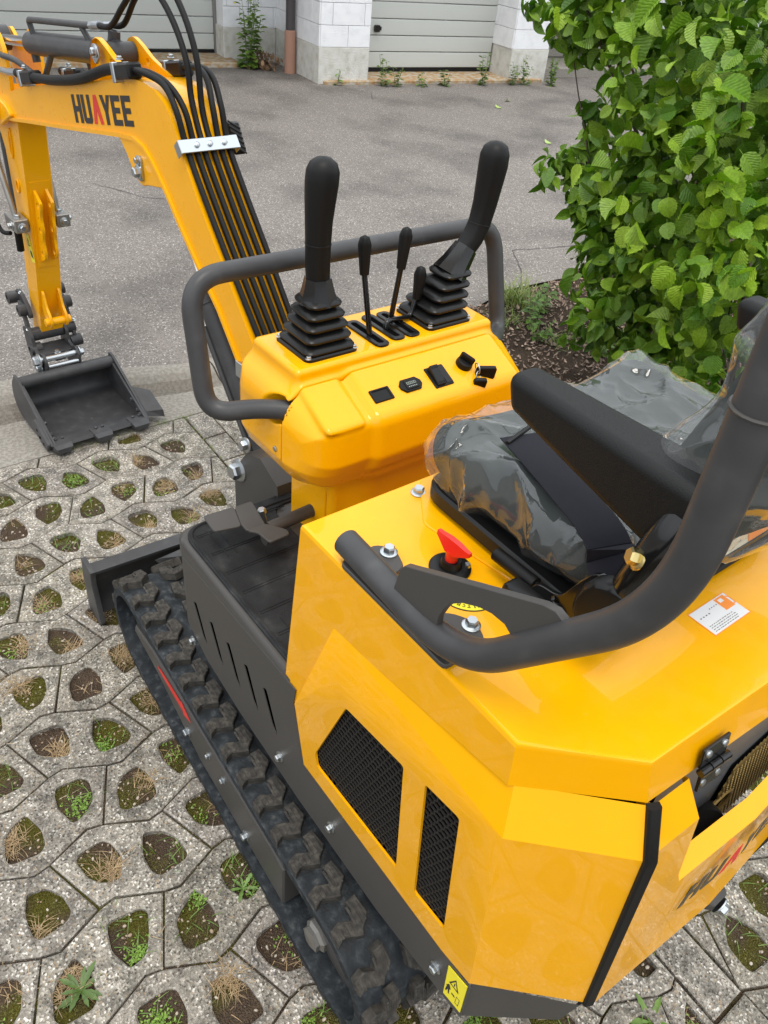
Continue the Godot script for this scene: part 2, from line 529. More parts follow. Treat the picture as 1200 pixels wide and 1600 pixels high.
	wp.albedo_texture = ntex(noise(FastNoiseLite.TYPE_SIMPLEX, 0.008, 5, 81), 512, [[0.0, lin(0.70, 0.71, 0.73)], [0.5, lin(0.79, 0.80, 0.82)], [1.0, lin(0.82, 0.825, 0.835)]])
	M.wall = bump(tri_world(wp, 1.2), ntex(noise(FastNoiseLite.TYPE_SIMPLEX, 0.08, 4, 82), 512), 0.3)
	var pl := mat(Color.WHITE, 0.85)
	pl.albedo_texture = ntex(noise(FastNoiseLite.TYPE_SIMPLEX, 0.01, 6, 83), 512, [[0.0, lin(0.42, 0.40, 0.34)], [0.35, lin(0.54, 0.53, 0.48)], [0.7, lin(0.60, 0.59, 0.55)], [1.0, lin(0.64, 0.635, 0.60)]])
	M.plinth = bump(tri_world(pl, 1.3), ntex(noise(FastNoiseLite.TYPE_SIMPLEX, 0.06, 4, 84), 512), 0.4)
	M.door = bump(tri_world(mat(lin(0.50, 0.52, 0.49), 0.55), 8.0), ntex(noise(FastNoiseLite.TYPE_SIMPLEX, 0.05, 3, 85), 256), 0.06)
	var rs := mat(Color.WHITE, 0.85)
	rs.albedo_texture = ntex(noise(FastNoiseLite.TYPE_SIMPLEX, 0.02, 5, 86), 512, [[0.0, lin(0.32, 0.15, 0.05)], [0.45, lin(0.36, 0.25, 0.13)], [0.7, lin(0.40, 0.36, 0.30)], [1.0, lin(0.42, 0.40, 0.36)]])
	M.sill = tri_world(rs, 0.9)
	M.pipe = mat(lin(0.055, 0.050, 0.052), 0.4)
	M.clay = bump(tri_world(mat(lin(0.36, 0.20, 0.14), 0.85), 6.0), ntex(noise(FastNoiseLite.TYPE_SIMPLEX, 0.05, 4, 87), 256), 0.15)
	leaf_tex = leaf_textures()
	for q in [["leaf", 0.46], ["blade", 0.55], ["litter", 0.8]]:
		var lm := mat(Color.WHITE, q[1])
		lm.vertex_color_use_as_albedo = true
		if q[0] != "litter":
			lm.backlight_enabled = true; lm.backlight = lin(0.20, 0.36, 0.03)
		if q[0] == "leaf":
			lm.albedo_texture = leaf_tex[0]
			bump(lm, leaf_tex[1], 0.14)
		M[q[0]] = lm
	M.stem = mat(lin(0.13, 0.20, 0.05), 0.6)
	M.bark = bump(tri_world(mat(lin(0.075, 0.055, 0.038), 0.85), 14.0), ntex(noise(FastNoiseLite.TYPE_SIMPLEX, 0.05, 4, 88), 256), 0.2)
	M.pebble = mat(Color.WHITE, 0.7)
	M.pebble.vertex_color_use_as_albedo = true
	M.panel_grey = mat(lin(0.085, 0.09, 0.096), 0.35)
	M.mesh_brass = mat(lin(0.42, 0.30, 0.11), 0.38, 0.6)
	M.lcd = mat(lin(0.30, 0.36, 0.30), 0.3)
	M.seal = mat(grey(0.010), 0.5)
	for q in [["black_hole", 0.0], ["plastic", 0.33], ["hose", 0.30], ["armrest", 0.34], ["boot", 0.36], ["mat", 0.28], ["rubber", 0.30], ["lug", 0.3], ["skirt", 0.42], ["grey", 0.42], ["seal", 0.3], ["soil", 0.2], ["fabric", 0.25], ["webbing", 0.3], ["grille", 0.3]]: M[q[0]].metallic_specular = q[1]
	M.moss_green = mat(lin(0.06, 0.075, 0.012), 0.95)

# ---------------------------------------------------------------- scene
var R := RandomNumberGenerator.new()

func _ready() -> void:
	var cam := Camera3D.new()
	cam.name = "camera"
	cam.transform = Transform3D(Basis(Vector3(0.794098, 0.085170, 0.601792), Vector3(0.320803, 0.782242, -0.534026), -Vector3(0.516230, -0.617126, -0.593854)).orthonormalized(), Vector3(-0.873, 1.75, 0.0))
	cam.fov = 65.87
	cam.near = 0.05; cam.far = 200.0
	add_child(cam)
	cam.current = true
	var env := Environment.new()
	env.background_mode = Environment.BG_SKY
	var sky := Sky.new()
	var ps := ProceduralSkyMaterial.new()
	ps.sky_top_color = Color(0.965, 0.985, 1.0); ps.sky_horizon_color = Color(0.64, 0.655, 0.68); ps.sky_curve = 0.45
	ps.ground_bottom_color = Color(0.30, 0.29, 0.27); ps.ground_horizon_color = Color(0.55, 0.55, 0.54)
	ps.sky_energy_multiplier = 1.25
	ps.sun_angle_max = 0.0
	var cl := noise(FastNoiseLite.TYPE_SIMPLEX_SMOOTH, 0.006, 5, 4)
	ps.sky_cover = ntex(cl, 1024, [[0.0, Color(0.55, 0.56, 0.58, 0.5)], [0.5, Color(0.9, 0.9, 0.92, 0.35)], [1.0, Color(1.0, 1.0, 1.0, 0.6)]])
	ps.sky_cover_modulate = Color(1, 1, 1, 0.35)
	sky.sky_material = ps
	env.sky = sky
	env.tonemap_mode = Environment.TONE_MAPPER_LINEAR
	env.tonemap_exposure = 1.3
	env.sdfgi_enabled = true; env.ssao_enabled = true; env.ssil_enabled = true
	var we := WorldEnvironment.new()
	we.name = "environment"; we.environment = env
	add_child(we)
	var sun := DirectionalLight3D.new()
	sun.name = "sun"
	sun.light_energy = 0.5; sun.light_angular_distance = 22.0; sun.light_color = Color(1.0, 0.975, 0.94)
	sun.shadow_enabled = true
	sun.look_at_from_position(Vector3(-0.6, 3.0, 0.7), Vector3.ZERO)
	add_child(sun)
	R.seed = 7
	make_materials()
	ground()
	garage()
	pavement()
	excavator()
	plants()

# ---------------------------------------------------------------- ground, kerb, pavers
func sheet(x0: float, x1: float, z0: float, z1: float, st: float, h: Callable, colr: Callable) -> ArrayMesh:
	var nx := int((x1 - x0) / st) + 1; var nz := int((z1 - z0) / st) + 1
	var vs := PackedVector3Array(); var ns := PackedVector3Array(); var cs := PackedColorArray(); var ix := PackedInt32Array()
	for j in nz:
		for i in nx:
			var x := x0 + (x1 - x0) * i / (nx - 1); var z := z0 + (z1 - z0) * j / (nz - 1)
			var y: float = h.call(x, z)
			vs.push_back(Vector3(x, y, z))
			var e := st * 0.5
			ns.push_back(Vector3(h.call(x - e, z) - h.call(x + e, z), 2 * e, h.call(x, z - e) - h.call(x, z + e)).normalized())
			cs.push_back(colr.call(x, z))
			if i < nx - 1 and j < nz - 1:
				var k := j * nx + i
				ix.append_array([k, k + 1, k + nx, k + 1, k + nx + 1, k + nx])
	var arr := []; arr.resize(Mesh.ARRAY_MAX)
	arr[Mesh.ARRAY_VERTEX] = vs; arr[Mesh.ARRAY_NORMAL] = ns; arr[Mesh.ARRAY_COLOR] = cs; arr[Mesh.ARRAY_INDEX] = ix
	var m := ArrayMesh.new()
	m.add_surface_from_arrays(Mesh.PRIMITIVE_TRIANGLES, arr)
	return m

func flat(poly: PackedVector2Array, y: float) -> ArrayMesh:
	var g := G.new()
	var ti := Geometry2D.triangulate_polygon(poly)
	for i in range(0, ti.size(), 3):
		var a := poly[ti[i]]; var b := poly[ti[i + 1]]; var d := poly[ti[i + 2]]
		if (b - a).cross(d - a) < 0.0:
			var t := b; b = d; d = t
		g.tri(Vector3(a.x, y, a.y), Vector3(b.x, y, b.y), Vector3(d.x, y, d.y))
	return g.mesh()

var soil_n := FastNoiseLite.new()
func soil_h(x: float, z: float) -> float:
	return -0.013 + 0.012 * soil_n.get_noise_2d(x * 9.0, z * 9.0) + 0.006 * soil_n.get_noise_2d(x * 40.0, z * 40.0)

func soil_c(x: float, z: float) -> Color:
	var moss := clampf(soil_n.get_noise_2d(x * 14.0 + 50.0, z * 14.0) * 2.6 + 0.35, 0.0, 1.0)
	return Color(0.135, 0.098, 0.068).lerp(Color(0.13, 0.118, 0.025), moss)

func bed_h(x: float, z: float) -> float:
	var d := clampf((x - 1.2) / 0.5, 0.0, 1.0) * clampf((z + 2.935 + 0.14 * maxf(0.0, x - 3.0) - 0.06 * soil_n.get_noise_2d(x * 7.0, 2.0)) / 0.07, 0.0, 1.0)
	return -0.03 + d * (0.045 + 0.03 * soil_n.get_noise_2d(x * 5.0, z * 5.0) + 0.012 * soil_n.get_noise_2d(x * 30.0, z * 30.0))

func ground() -> void:
	soil_n.noise_type = FastNoiseLite.TYPE_SIMPLEX_SMOOTH; soil_n.frequency = 0.35; soil_n.seed = 17; soil_n.fractal_octaves = 3
	struct("ground", flat(pv([-60, -60, 60, -60, 60, 60, -60, 60]), -0.06), M.kerb)
	struct("soil", sheet(-2.6, 1.6, -2.64, 1.4, 0.022, soil_h, soil_c), M.soil)
	# asphalt yard in front of the garages
	struct("asphalt_yard", flat(pv([-45, -45, 45, -45, 45, -3.45, 3.4, -3.12, 2.95, -2.93, 2.45, -2.96, 2.12, -2.86, 1.2, -2.90, 0.46, -2.985, 0.1, -3.112, -0.27, -3.207, -2.0, -3.30, -45, -3.5]), 0.004), M.asphalt)
	struct("planting_bed", sheet(1.15, 7.0, -3.6, 3.0, 0.05, bed_h, func(x, z): return Color(0.13, 0.095, 0.070).lerp(Color(0.075, 0.056, 0.04), clampf(0.5 + soil_n.get_noise_2d(x * 12.0, z * 12.0), 0, 1))), M.soil)
	# gutter kerb: dished concrete stones between asphalt and pavers
	var prof := pv([0.0, 0.0, 0.10, -0.002, 0.34, -0.016, 0.52, -0.024, 0.62, -0.020, 0.70, -0.002, 0.77, 0.018, 0.84, 0.026, 0.93, 0.025, 0.985, 0.017, 1.01, -0.004, 1.02, -0.06])
	var depth := func(x: float) -> float:
		if x > 0.46: return lerpf(0.38, 0.31, clampf((x - 0.46) / 0.74, 0, 1))
		if x > 0.1: return lerpf(0.51, 0.38, (x - 0.1) / 0.36)
		if x > -0.27: return lerpf(0.605, 0.51, (x + 0.27) / 0.37)
		return lerpf(0.70, 0.605, clampf((x + 2.0) / 1.73, 0, 1))
	var kerb := thing("gutter_kerb", "pale dished concrete gutter kerb running between asphalt yard and grass pavers", "kerb", Vector3(0, 0, -2.9))
	var xs := [-3.2, -2.4, -1.55, -0.72, 0.55, 1.4]
	for i in xs.size() - 1:
		var g := G.new()
		g.colored = true
		var a: float = xs[i] + 0.004; var b: float = xs[i + 1] - 0.004
		for k in prof.size() - 1:
			for s in 12:
				var x0 := lerpf(a, b, s / 12.0); var x1 := lerpf(a, b, (s + 1) / 12.0)
				var hh := func(x: float, q: Vector2) -> Vector3: return Vector3(x, q.y + 0.003 * soil_n.get_noise_2d(x * 9.0, q.x * 12.0), -2.605 - q.x * depth.call(x))
				var dirt := exp(-pow((prof[k].x - 0.56) / 0.13, 2.0)) * clampf(0.75 + 0.9 * soil_n.get_noise_2d(x0 * 4.0, 9.0), 0.0, 1.0)
				g.col = Color.WHITE.lerp(Color(0.34, 0.30, 0.26), dirt)
				g.quad(hh.call(x0, prof[k]), hh.call(x0, prof[k + 1]), hh.call(x1, prof[k + 1]), hh.call(x1, prof[k]))
		for x in [a, b]:
			for k in prof.size() - 1: g.quad(Vector3(x, prof[k].y, -2.605 - prof[k].x * depth.call(x)), Vector3(x, prof[k + 1].y, -2.605 - prof[k + 1].x * depth.call(x)), Vector3(x, -0.06, -2.605 - prof[k + 1].x * depth.call(x)), Vector3(x, -0.06, -2.605 - prof[k].x * depth.call(x)))
		g.quad(Vector3(a, -0.06, -2.605), Vector3(a, 0, -2.605), Vector3(b, 0, -2.605), Vector3(b, -0.06, -2.605))
		put("kerb_stone", g.mesh(50), M.kerb, kerb, Transform3D(Basis(), Vector3(0, 0, 2.9)))
	# cracks in the asphalt
	var crack_sets := [[Vector2(2.55, -2.95), Vector2(2.72, -3.10), Vector2(2.93, -3.41), Vector2(3.2, -3.34), Vector2(3.6, -3.26)], [Vector2(1.05, -5.6), Vector2(1.25, -5.2), Vector2(1.45, -5.05), Vector2(1.42, -4.7), Vector2(1.5, -4.4), Vector2(1.35, -4.1)], [Vector2(4.3, -8.95), Vector2(3.6, -9.1), Vector2(3.0, -9.25)], [Vector2(4.6, -8.0), Vector2(4.9, -7.6), Vector2(4.7, -7.3)]]
	var yard := get_node("asphalt_yard")
	for cs in crack_sets:
		var g := G.new()
		for i in cs.size() - 1:
			for s in 6:
				var p: Vector2 = cs[i].lerp(cs[i + 1], s / 6.0); var q: Vector2 = cs[i].lerp(cs[i + 1], (s + 1) / 6.0)
				var n: Vector2 = (q - p).orthogonal().normalized()
				var jp := n * 0.02 * soil_n.get_noise_2d(p.x * 40.0, p.y * 40.0); var jq := n * 0.02 * soil_n.get_noise_2d(q.x * 40.0, q.y * 40.0)
				var w := 0.0018 + 0.0025 * absf(soil_n.get_noise_2d(p.x * 90, p.y * 90))
				p += jp; q += jq
				g.quad(Vector3(p.x - n.x * w, 0.008, p.y - n.y * w), Vector3(q.x - n.x * w, 0.008, q.y - n.y * w), Vector3(q.x + n.x * w, 0.008, q.y + n.y * w), Vector3(p.x + n.x * w, 0.008, p.y + n.y * w))
		put("crack", g.mesh(), M.ink, yard)

const LO := Vector2(-0.69610, -1.38511)      # a joint crossing of the paver grid
var holes_at := []                            # [centre, polygon] of every opening, in ground coordinates

func grid(p: Vector2) -> Vector2:             # paver grid to ground (x, z); grid turned 3.09 degrees against the machine
	return LO + p.rotated(deg_to_rad(3.0918))

func pavement() -> void:
	var A := Vector2(-0.1594, -0.074); var E2 := Vector2(0.0993, -0.074)
	var half := [A, -E2, Vector2(-0.064, 0.067), Vector2(0.030, 0.1098), Vector2(0.0654, 0.1168)]
	var outline := PackedVector2Array()
	for q in half: outline.push_back(q)
	for q in half: outline.push_back(-q)
	var hole := pv([0.038, -0.037, 0.073, -0.024, 0.096, 0.002, 0.105, 0.048, 0.094, 0.064, 0.037, 0.067, 0.025, 0.055, 0.020, 0.012])
	var root := thing("grass_paver_field", "grey exposed aggregate grass pavers with weedy openings under and beside the excavator", "pavement", Vector3(-0.7, 0, -1.2))
	tag(root, "", "", "", "structure")
	root.remove_meta("label"); root.remove_meta("category")
	var e0 := Vector2(0.205, -2.6)
	var field_l := pv([-3.0, -2.603, 0.262, -2.603, 0.163, -0.1, 0.11, 1.2, -3.0, 1.2])
	var field_r := pv([0.369, -2.603, 1.4, -2.603, 1.4, 1.2, 0.216, 1.2, 0.27, -0.1])
	for fi in 2:
		for m in range(-9, 8):
			for n in range(-8, 6):
				for kind in 2:
					var ctr := Vector2(0.0645 + 0.2587 * m, 0.3994 + 0.3676 * n)
					if kind == 1: ctr += Vector2(0.12935, 0.1838)
					if fi == 1: ctr += Vector2(-0.0411, -0.0601)
					var w := grid(ctr)
					if w.x < -1.75 or w.x > 1.2 or w.y < -2.8 or w.y > 0.55: continue
					if fi == 1 and w.x > 0.3 and w.y < -0.5 and w.x > 0.75: continue
					var poly := PackedVector2Array(); 
					for q in outline:
						var p := q if kind == 0 else Vector2(q.x, -q.y)
						var jit := Vector2(R.randf_range(-1, 1), R.randf_range(-1, 1)) * 0.0012
						poly.push_back(grid(ctr + p) + jit)
					poly = G.inset(poly, 0.0026)
					var parts := Geometry2D.intersect_polygons(poly, field_l if fi == 0 else field_r)
					if parts.size() == 0: continue
					poly = parts[0]
					var area := 0.0
					for i in poly.size(): area += poly[i].cross(poly[(i + 1) % poly.size()]) * 0.5
					if absf(area) < 0.0010: continue
					var hs := []
					for s in [1.0, -1.0]:
						var hp := PackedVector2Array()
						for q in hole:
							var p: Vector2 = q * s * Vector2(1.06, 1.08)
							if kind == 1: p.y = -p.y
							hp.push_back(grid(ctr + p + Vector2(R.randf_range(-1, 1), R.randf_range(-1, 1)) * 0.004))
						hp = round_poly(hp, 0.010, 2)
						var safe := G.inset(poly, 0.014 if Geometry2D.is_polygon_clockwise(poly) == false else 0.014)
						var inside := true
						for q in hp:
							if not Geometry2D.is_point_in_polygon(q, safe): inside = false
						if not inside:
							var cut := Geometry2D.intersect_polygons(hp, safe)
							if cut.size() != 1 or cut[0].size() < 6: continue
							var lo := Vector2(9, 9); var hi := Vector2(-9, -9)
							for q in cut[0]: lo = lo.min(q); hi = hi.max(q)
							if hi.x - lo.x < 0.045 or hi.y - lo.y < 0.05: continue
							hp = cut[0]
						hs.append(hp)
						var hc := Vector2.ZERO
						for q in hp: hc += q
						holes_at.append([hc / hp.size(), hp])
					stone(root, poly, hs)
	# border course of plain stones along the edge of the field
	var z := -2.6
	while z < 0.7:
		var ln := R.randf_range(0.17, 0.205)
		var x0 := 0.262 - 0.0396 * (z + 2.6) + 0.008; var x1 := 0.262 - 0.0396 * (z + ln + 2.6) + 0.008
		stone(root, pv([x0, z, x0 + 0.094, z, x1 + 0.094, z + ln - 0.008, x1, z + ln - 0.008]), [])
		z += ln

func stone(root: Node3D, poly: PackedVector2Array, hs: Array) -> void:
	var g := G.new()
	g.colored = true
	var v := R.randf_range(0.80, 1.06)
	g.col = Color(v, v * R.randf_range(0.985, 1.0), v * R.randf_range(0.95, 1.0))
	var ctr := Vector2.ZERO
	for q in poly: ctr += q
	ctr /= poly.size()
	var dy := R.randf_range(-0.0025, 0.0015)
	var b := Basis(Vector3(1, 0, 0), R.randf_range(-0.006, 0.006)) * Basis(Vector3(0, 0, 1), R.randf_range(-0.006, 0.006))
	# polygon (x, z) in a plane whose normal is up
	g.xf = Transform3D(b * Basis(Vector3(1, 0, 0), Vector3(0, 0, 1), Vector3(0, 1, 0)), Vector3(ctr.x, dy, ctr.y) - root.position)
	var loc := PackedVector2Array(); var lh := []
	for q in poly: loc.push_back(q - ctr)
	for h in hs:
		var o := PackedVector2Array()
		for q in h: o.push_back(q - ctr)
		lh.append(o)
	g.prism(loc, lh, -0.045, 0.0, 0.0035, false)
	put("paver", g.mesh(40), M.paver, root)

# ---------------------------------------------------------------- garages
func garage() -> void:
	var ex := Vector3(0.989, 0, 0.148).normalized(); var eq := Vector3(-0.148, 0, 0.989).normalized()
	var root := thing("garage_building", "white painted block garage building with pale sectional doors behind the yard", "building", Vector3(4.5, 0, -8.6))
	var at := func(s: float, y: float, q: float) -> Vector3: return ex * s + eq * q + Vector3(0, y, 0) - root.position
	var B := func(g: G, s0: float, s1: float, y0: float, y1: float, q0: float, q1: float, bev := 0.0) -> void:
		g.xf = Transform3D(Basis(ex, Vector3.UP, eq), -root.position)
		g.box(Vector3((s0 + s1) / 2, (y0 + y1) / 2, (q0 + q1) / 2), Vector3(s1 - s0, y1 - y0, q1 - q0), bev)
	# facade coordinates: s along, q towards the yard
	var px := func(x: float, z: float) -> Vector2: return Vector2(Vector3(x, 0, z).dot(ex), Vector3(x, 0, z).dot(eq))
	var mp: Vector2 = px.call(4.56, -8.12)          # left front corner of the middle pier
	var S0 := mp.x; var Q0 := mp.y
	var SD := S0 + 0.60                              # right end of middle pier, start of right door
	var SE: float = px.call(7.10, -7.75).x           # end of right door
	var SR := SE + 0.55
	var QL: float = px.call(4.09, -9.40).y           # recessed left wall
	var SL: float = px.call(4.09, -9.40).x
	var H := 3.0
	# walls: solid cores behind the blocks, plinth, then every block a brick of its own
	var g := G.new()
	B.call(g, SL + 0.015, S0 + 0.3, 0.0, H, QL - 1.2, QL - 0.016)
	B.call(g, S0 + 0.016, SD - 0.016, 0.0, H, QL - 1.2, Q0 - 0.016)
	B.call(g, SE + 0.016, SR - 0.016, 0.0, H, Q0 - 1.6, Q0 - 0.016)
	B.call(g, SD - 0.05, SE + 0.05, 2.15, H, Q0 - 0.6, Q0 - 0.18)
	B.call(g, SL - 6.0, SL + 0.05, 2.15, H, QL - 0.6, QL - 0.1)
	B.call(g, SL - 9.0, SL - 5.2, 0.0, H, QL - 1.2, QL - 0.02)
	B.call(g, SR - 0.1, SR + 6.0, 0.0, H, Q0 - 1.9, Q0 - 1.2)
	put("wall", g.mesh(), M.wall, root)
	g = G.new()
	B.call(g, SL - 9.0, SR + 6.0, H, H + 0.25, QL - 8.0, Q0 + 0.25, 0.02)
	put("roof", g.mesh(), M.plinth, root)
	g = G.new()
	B.call(g, SL - 0.002, S0 - 0.014, 0.0, 0.36, QL - 0.5, QL + 0.012, 0.006)
	put("plinth", g.mesh(), M.plinth, root)
	g = G.new()
	B.call(g, S0 - 0.012, SD + 0.004, 0.0, 0.36, QL + 0.012, Q0 + 0.012, 0.006)
	put("plinth", g.mesh(), M.plinth, root)
	g = G.new()
	B.call(g, SE - 0.004, SR + 0.012, 0.0, 0.36, Q0 - 0.6, Q0 + 0.012, 0.006)
	put("plinth", g.mesh(), M.plinth, root)
	var wall: Node = root.get_node("wall")
	var face := func(s0: float, s1: float, q0: float, q1: float, y0: float, course: float, ln: float, shift: float) -> void:
		# blocks along a face from (s0,q0) to (s1,q1)
		var a: Vector2 = Vector2(s0, q0); var b: Vector2 = Vector2(s1, q1)
		var L := a.distance_to(b); var d := (b - a) / L; var n := Vector2(d.y, -d.x)
		var row := 0; var y := y0
		while y < H - 0.1:
			var p := -(ln * 0.5 if row % 2 else 0.0) - shift
			while p < L:
				var p0 := maxf(p, 0.0); var p1 := minf(p + ln, L)
				if p1 - p0 > 0.03:
					var gg := G.new()
					var dd := 0.012 + R.randf_range(-0.0012, 0.0012)
					var o := a + d * ((p0 + p1) * 0.5)
					var w3 := ex * d.x + eq * d.y
					gg.xf = Transform3D(Basis(w3, Vector3.UP, w3.cross(Vector3.UP)), ex * o.x + eq * o.y + Vector3(0, y + course * 0.5, 0) - root.position)
					gg.box(Vector3.ZERO, Vector3(p1 - p0 - 0.004, course - 0.004, dd * 2.0), 0.003)
					put("brick", gg.mesh(50), M.wall, wall)
				p += ln
			y += course; row += 1
	face.call(SL, SL + 0.001 + 0.30, QL, QL, 0.36, 0.205, 0.30, 0.1)
	face.call(SL + 0.31, S0 + 0.012, QL, QL, 0.36, 0.205, 0.30, 0.0)
	face.call(S0, S0, QL + 0.012, Q0, 0.36, 0.205, 0.40, 0.0)
	face.call(S0, SD, Q0, Q0, 0.36, 0.205, 0.38, 0.05)
	face.call(SE, SR, Q0, Q0, 0.36, 0.205, 0.6, 0.0)
	face.call(SE, SE, Q0 - 0.55, Q0, 0.36, 0.205, 0.40, 0.0)
	# doors of horizontal sections
	for dd in [[SD + 0.01, SE - 0.01, Q0 - 0.42, "right"], [SL - 5.2, SL - 0.02, QL - 0.28, "left"]]:
		var y := 0.09
		var fr := G.new()
		B.call(fr, dd[0] - 0.05, dd[0], 0.0, 2.2, dd[2] - 0.05, dd[2] + 0.03, 0.004)
		B.call(fr, dd[1], dd[1] + 0.05, 0.0, 2.2, dd[2] - 0.05, dd[2] + 0.03, 0.004)
		var door := put("garage_door", fr.mesh(), M.cast, root)
		while y < 2.2:
			var sec := G.new()
			B.call(sec, dd[0], dd[1], y + 0.003, y + 0.160, dd[2] - 0.02, dd[2] + 0.012, 0.006)
			put("panel", sec.mesh(50), M.door, door)
			y += 0.166
		var sl := G.new()
		B.call(sl, dd[0], dd[1], 0.045, 0.088, dd[2] - 0.03, dd[2] + 0.004)
		put("rubber_seal", sl.mesh(), M.seal, door)
		if dd[3] == "right":
			var hd := G.new()
			var hs: float = SD + 0.30
			B.call(hd, hs - 0.035, hs + 0.035, 0.455, 0.525, dd[2] + 0.012, dd[2] + 0.05, 0.008)
			B.call(hd, hs + 0.03, hs + 0.06, 0.47, 0.51, dd[2] + 0.012, dd[2] + 0.035, 0.006)
			put("handle", hd.mesh(), M.gloss_black, door)
			hd = G.new()
			B.call(hd, hs + 0.02, hs + 0.075, 0.98, 1.24, dd[2] + 0.012, dd[2] + 0.045, 0.008)
			hd.xf = along(at.call(hs + 0.06, 0.985, dd[2] + 0.05), eq)
			hd.lathe([Vector2(0.034, -0.02), Vector2(0.034, 0.02), Vector2(0.02, 0.028)], 16)
			put("handle", hd.mesh(), M.pipe, door)
		else:
			var hd := G.new()
			var hs2: float = px.call(1.72, -9.85).x
			B.call(hd, hs2 - 0.05, hs2 + 0.04, 0.455, 0.53, dd[2] + 0.012, dd[2] + 0.06, 0.01)
			put("handle", hd.mesh(), M.gloss_black, door)
	# sills and the rough slab at the right
	g = G.new()
	B.call(g, SD - 0.55, SE + 0.5, -0.05, 0.045, Q0 - 1.0, Q0 + 0.06, 0.012)
	B.call(g, SL - 6.0, SL + 0.1, -0.05, 0.055, QL - 0.8, QL + 0.30, 0.012)
	put("sill", g.mesh(), M.sill, root)
	g = G.new()
	B.call(g, SR + 0.02, SR + 6.0, -0.05, 0.12, Q0 - 1.3, Q0 - 0.25, 0.02)
	B.call(g, SR + 0.02, SR + 6.0, 0.12, 0.42, Q0 - 1.5, Q0 - 0.9, 0.02)
	put("step", g.mesh(), M.kerb, root)
	# downpipe
	var dp := thing("downpipe", "dark brown metal downpipe in the wall corner beside the right garage door pier", "downpipe", ex * (S0 - 0.085) + eq * (QL + 0.60))
	g = G.new()
	g.lathe([Vector2(0.052, 0.42), Vector2(0.052, 3.0)], 16)
	g.lathe([Vector2(0.058, 0.74), Vector2(0.058, 0.80)], 16)
	g.xf = Transform3D(Basis(), Vector3(-0.055, 0.77, 0.0))
	g.box(Vector3.ZERO, Vector3(0.02, 0.03, 0.05))
	put("pipe", g.mesh(50), M.pipe, dp)
	g = G.new()
	g.lathe([Vector2(0.064, 0.0), Vector2(0.062, 0.2), Vector2(0.064, 0.205), Vector2(0.062, 0.42), Vector2(0.05, 0.43)], 18)
	put("clay_socket", g.mesh(50), M.clay, dp)

# ---------------------------------------------------------------- excavator (x right, -z forward, metres)
var EX: Node3D
var BFx := Vector3(-0.038388, 0, -0.999263)      # boom heading
var BRx := Vector3(0.999263, 0, -0.038388)
const BOx := Vector3(0, 0, -1.25)

func part(n: String, g: G, m: Material, parent: Node = null, ang := 38.0) -> MeshInstance3D:
	return put_part(n, g.mesh(ang), m, parent)

func put_part(n: String, me: Mesh, m: Material, parent: Node = null) -> MeshInstance3D:
	if parent == null or parent == EX: return put(n, me, m, EX, Transform3D(Basis(), -EX.position))
	return put(n, me, m, parent)

var bolt_meshes := {}
func bolt(p: Vector3, n: Vector3, r: float, parent: Node, m: Material = null, flange := true, called := "bolt") -> void:
	var key := "%.4f%s" % [r, flange]
	if not bolt_meshes.has(key):
		var g := G.new()
		if flange: g.lathe([Vector2(r * 1.45, 0), Vector2(r * 1.45, r * 0.22), Vector2(r * 1.05, r * 0.38)], 18)
		g.xf = Transform3D()
		var rings := []
		for q in [Vector2(r, 0.0), Vector2(r, r * 1.05), Vector2(r * 0.82, r * 1.3)]:
			var ring := PackedVector3Array()
			for k in 6: ring.push_back(Vector3(cos(TAU * k / 6) * q.x, q.y, sin(TAU * k / 6) * q.x))
			rings.append(ring)
		g.loft(rings)
		bolt_meshes[key] = g.mesh(25)
	var t := along(p, n)
	t = t * Transform3D(Basis(Vector3.UP, R.randf() * TAU), Vector3.ZERO)
	if parent == EX: t.origin -= EX.position
	put(called, bolt_meshes[key], m if m else M.zinc, parent, t)

func excavator() -> void:
	EX = thing("mini_excavator", "yellow and dark grey tracked mini excavator parked on the grass pavers", "excavator", Vector3(0, 0, -0.85))
	undercarriage()
	body()
	console()
	seat()
	boom()

func yawed(x: float, y: float, z: float) -> Vector3:
	var p := Vector3(x, y, z) - Vector3(0, 0, -0.85)
	return p.rotated(Vector3.UP, deg_to_rad(-2.2)) + Vector3(0, 0, -0.85)

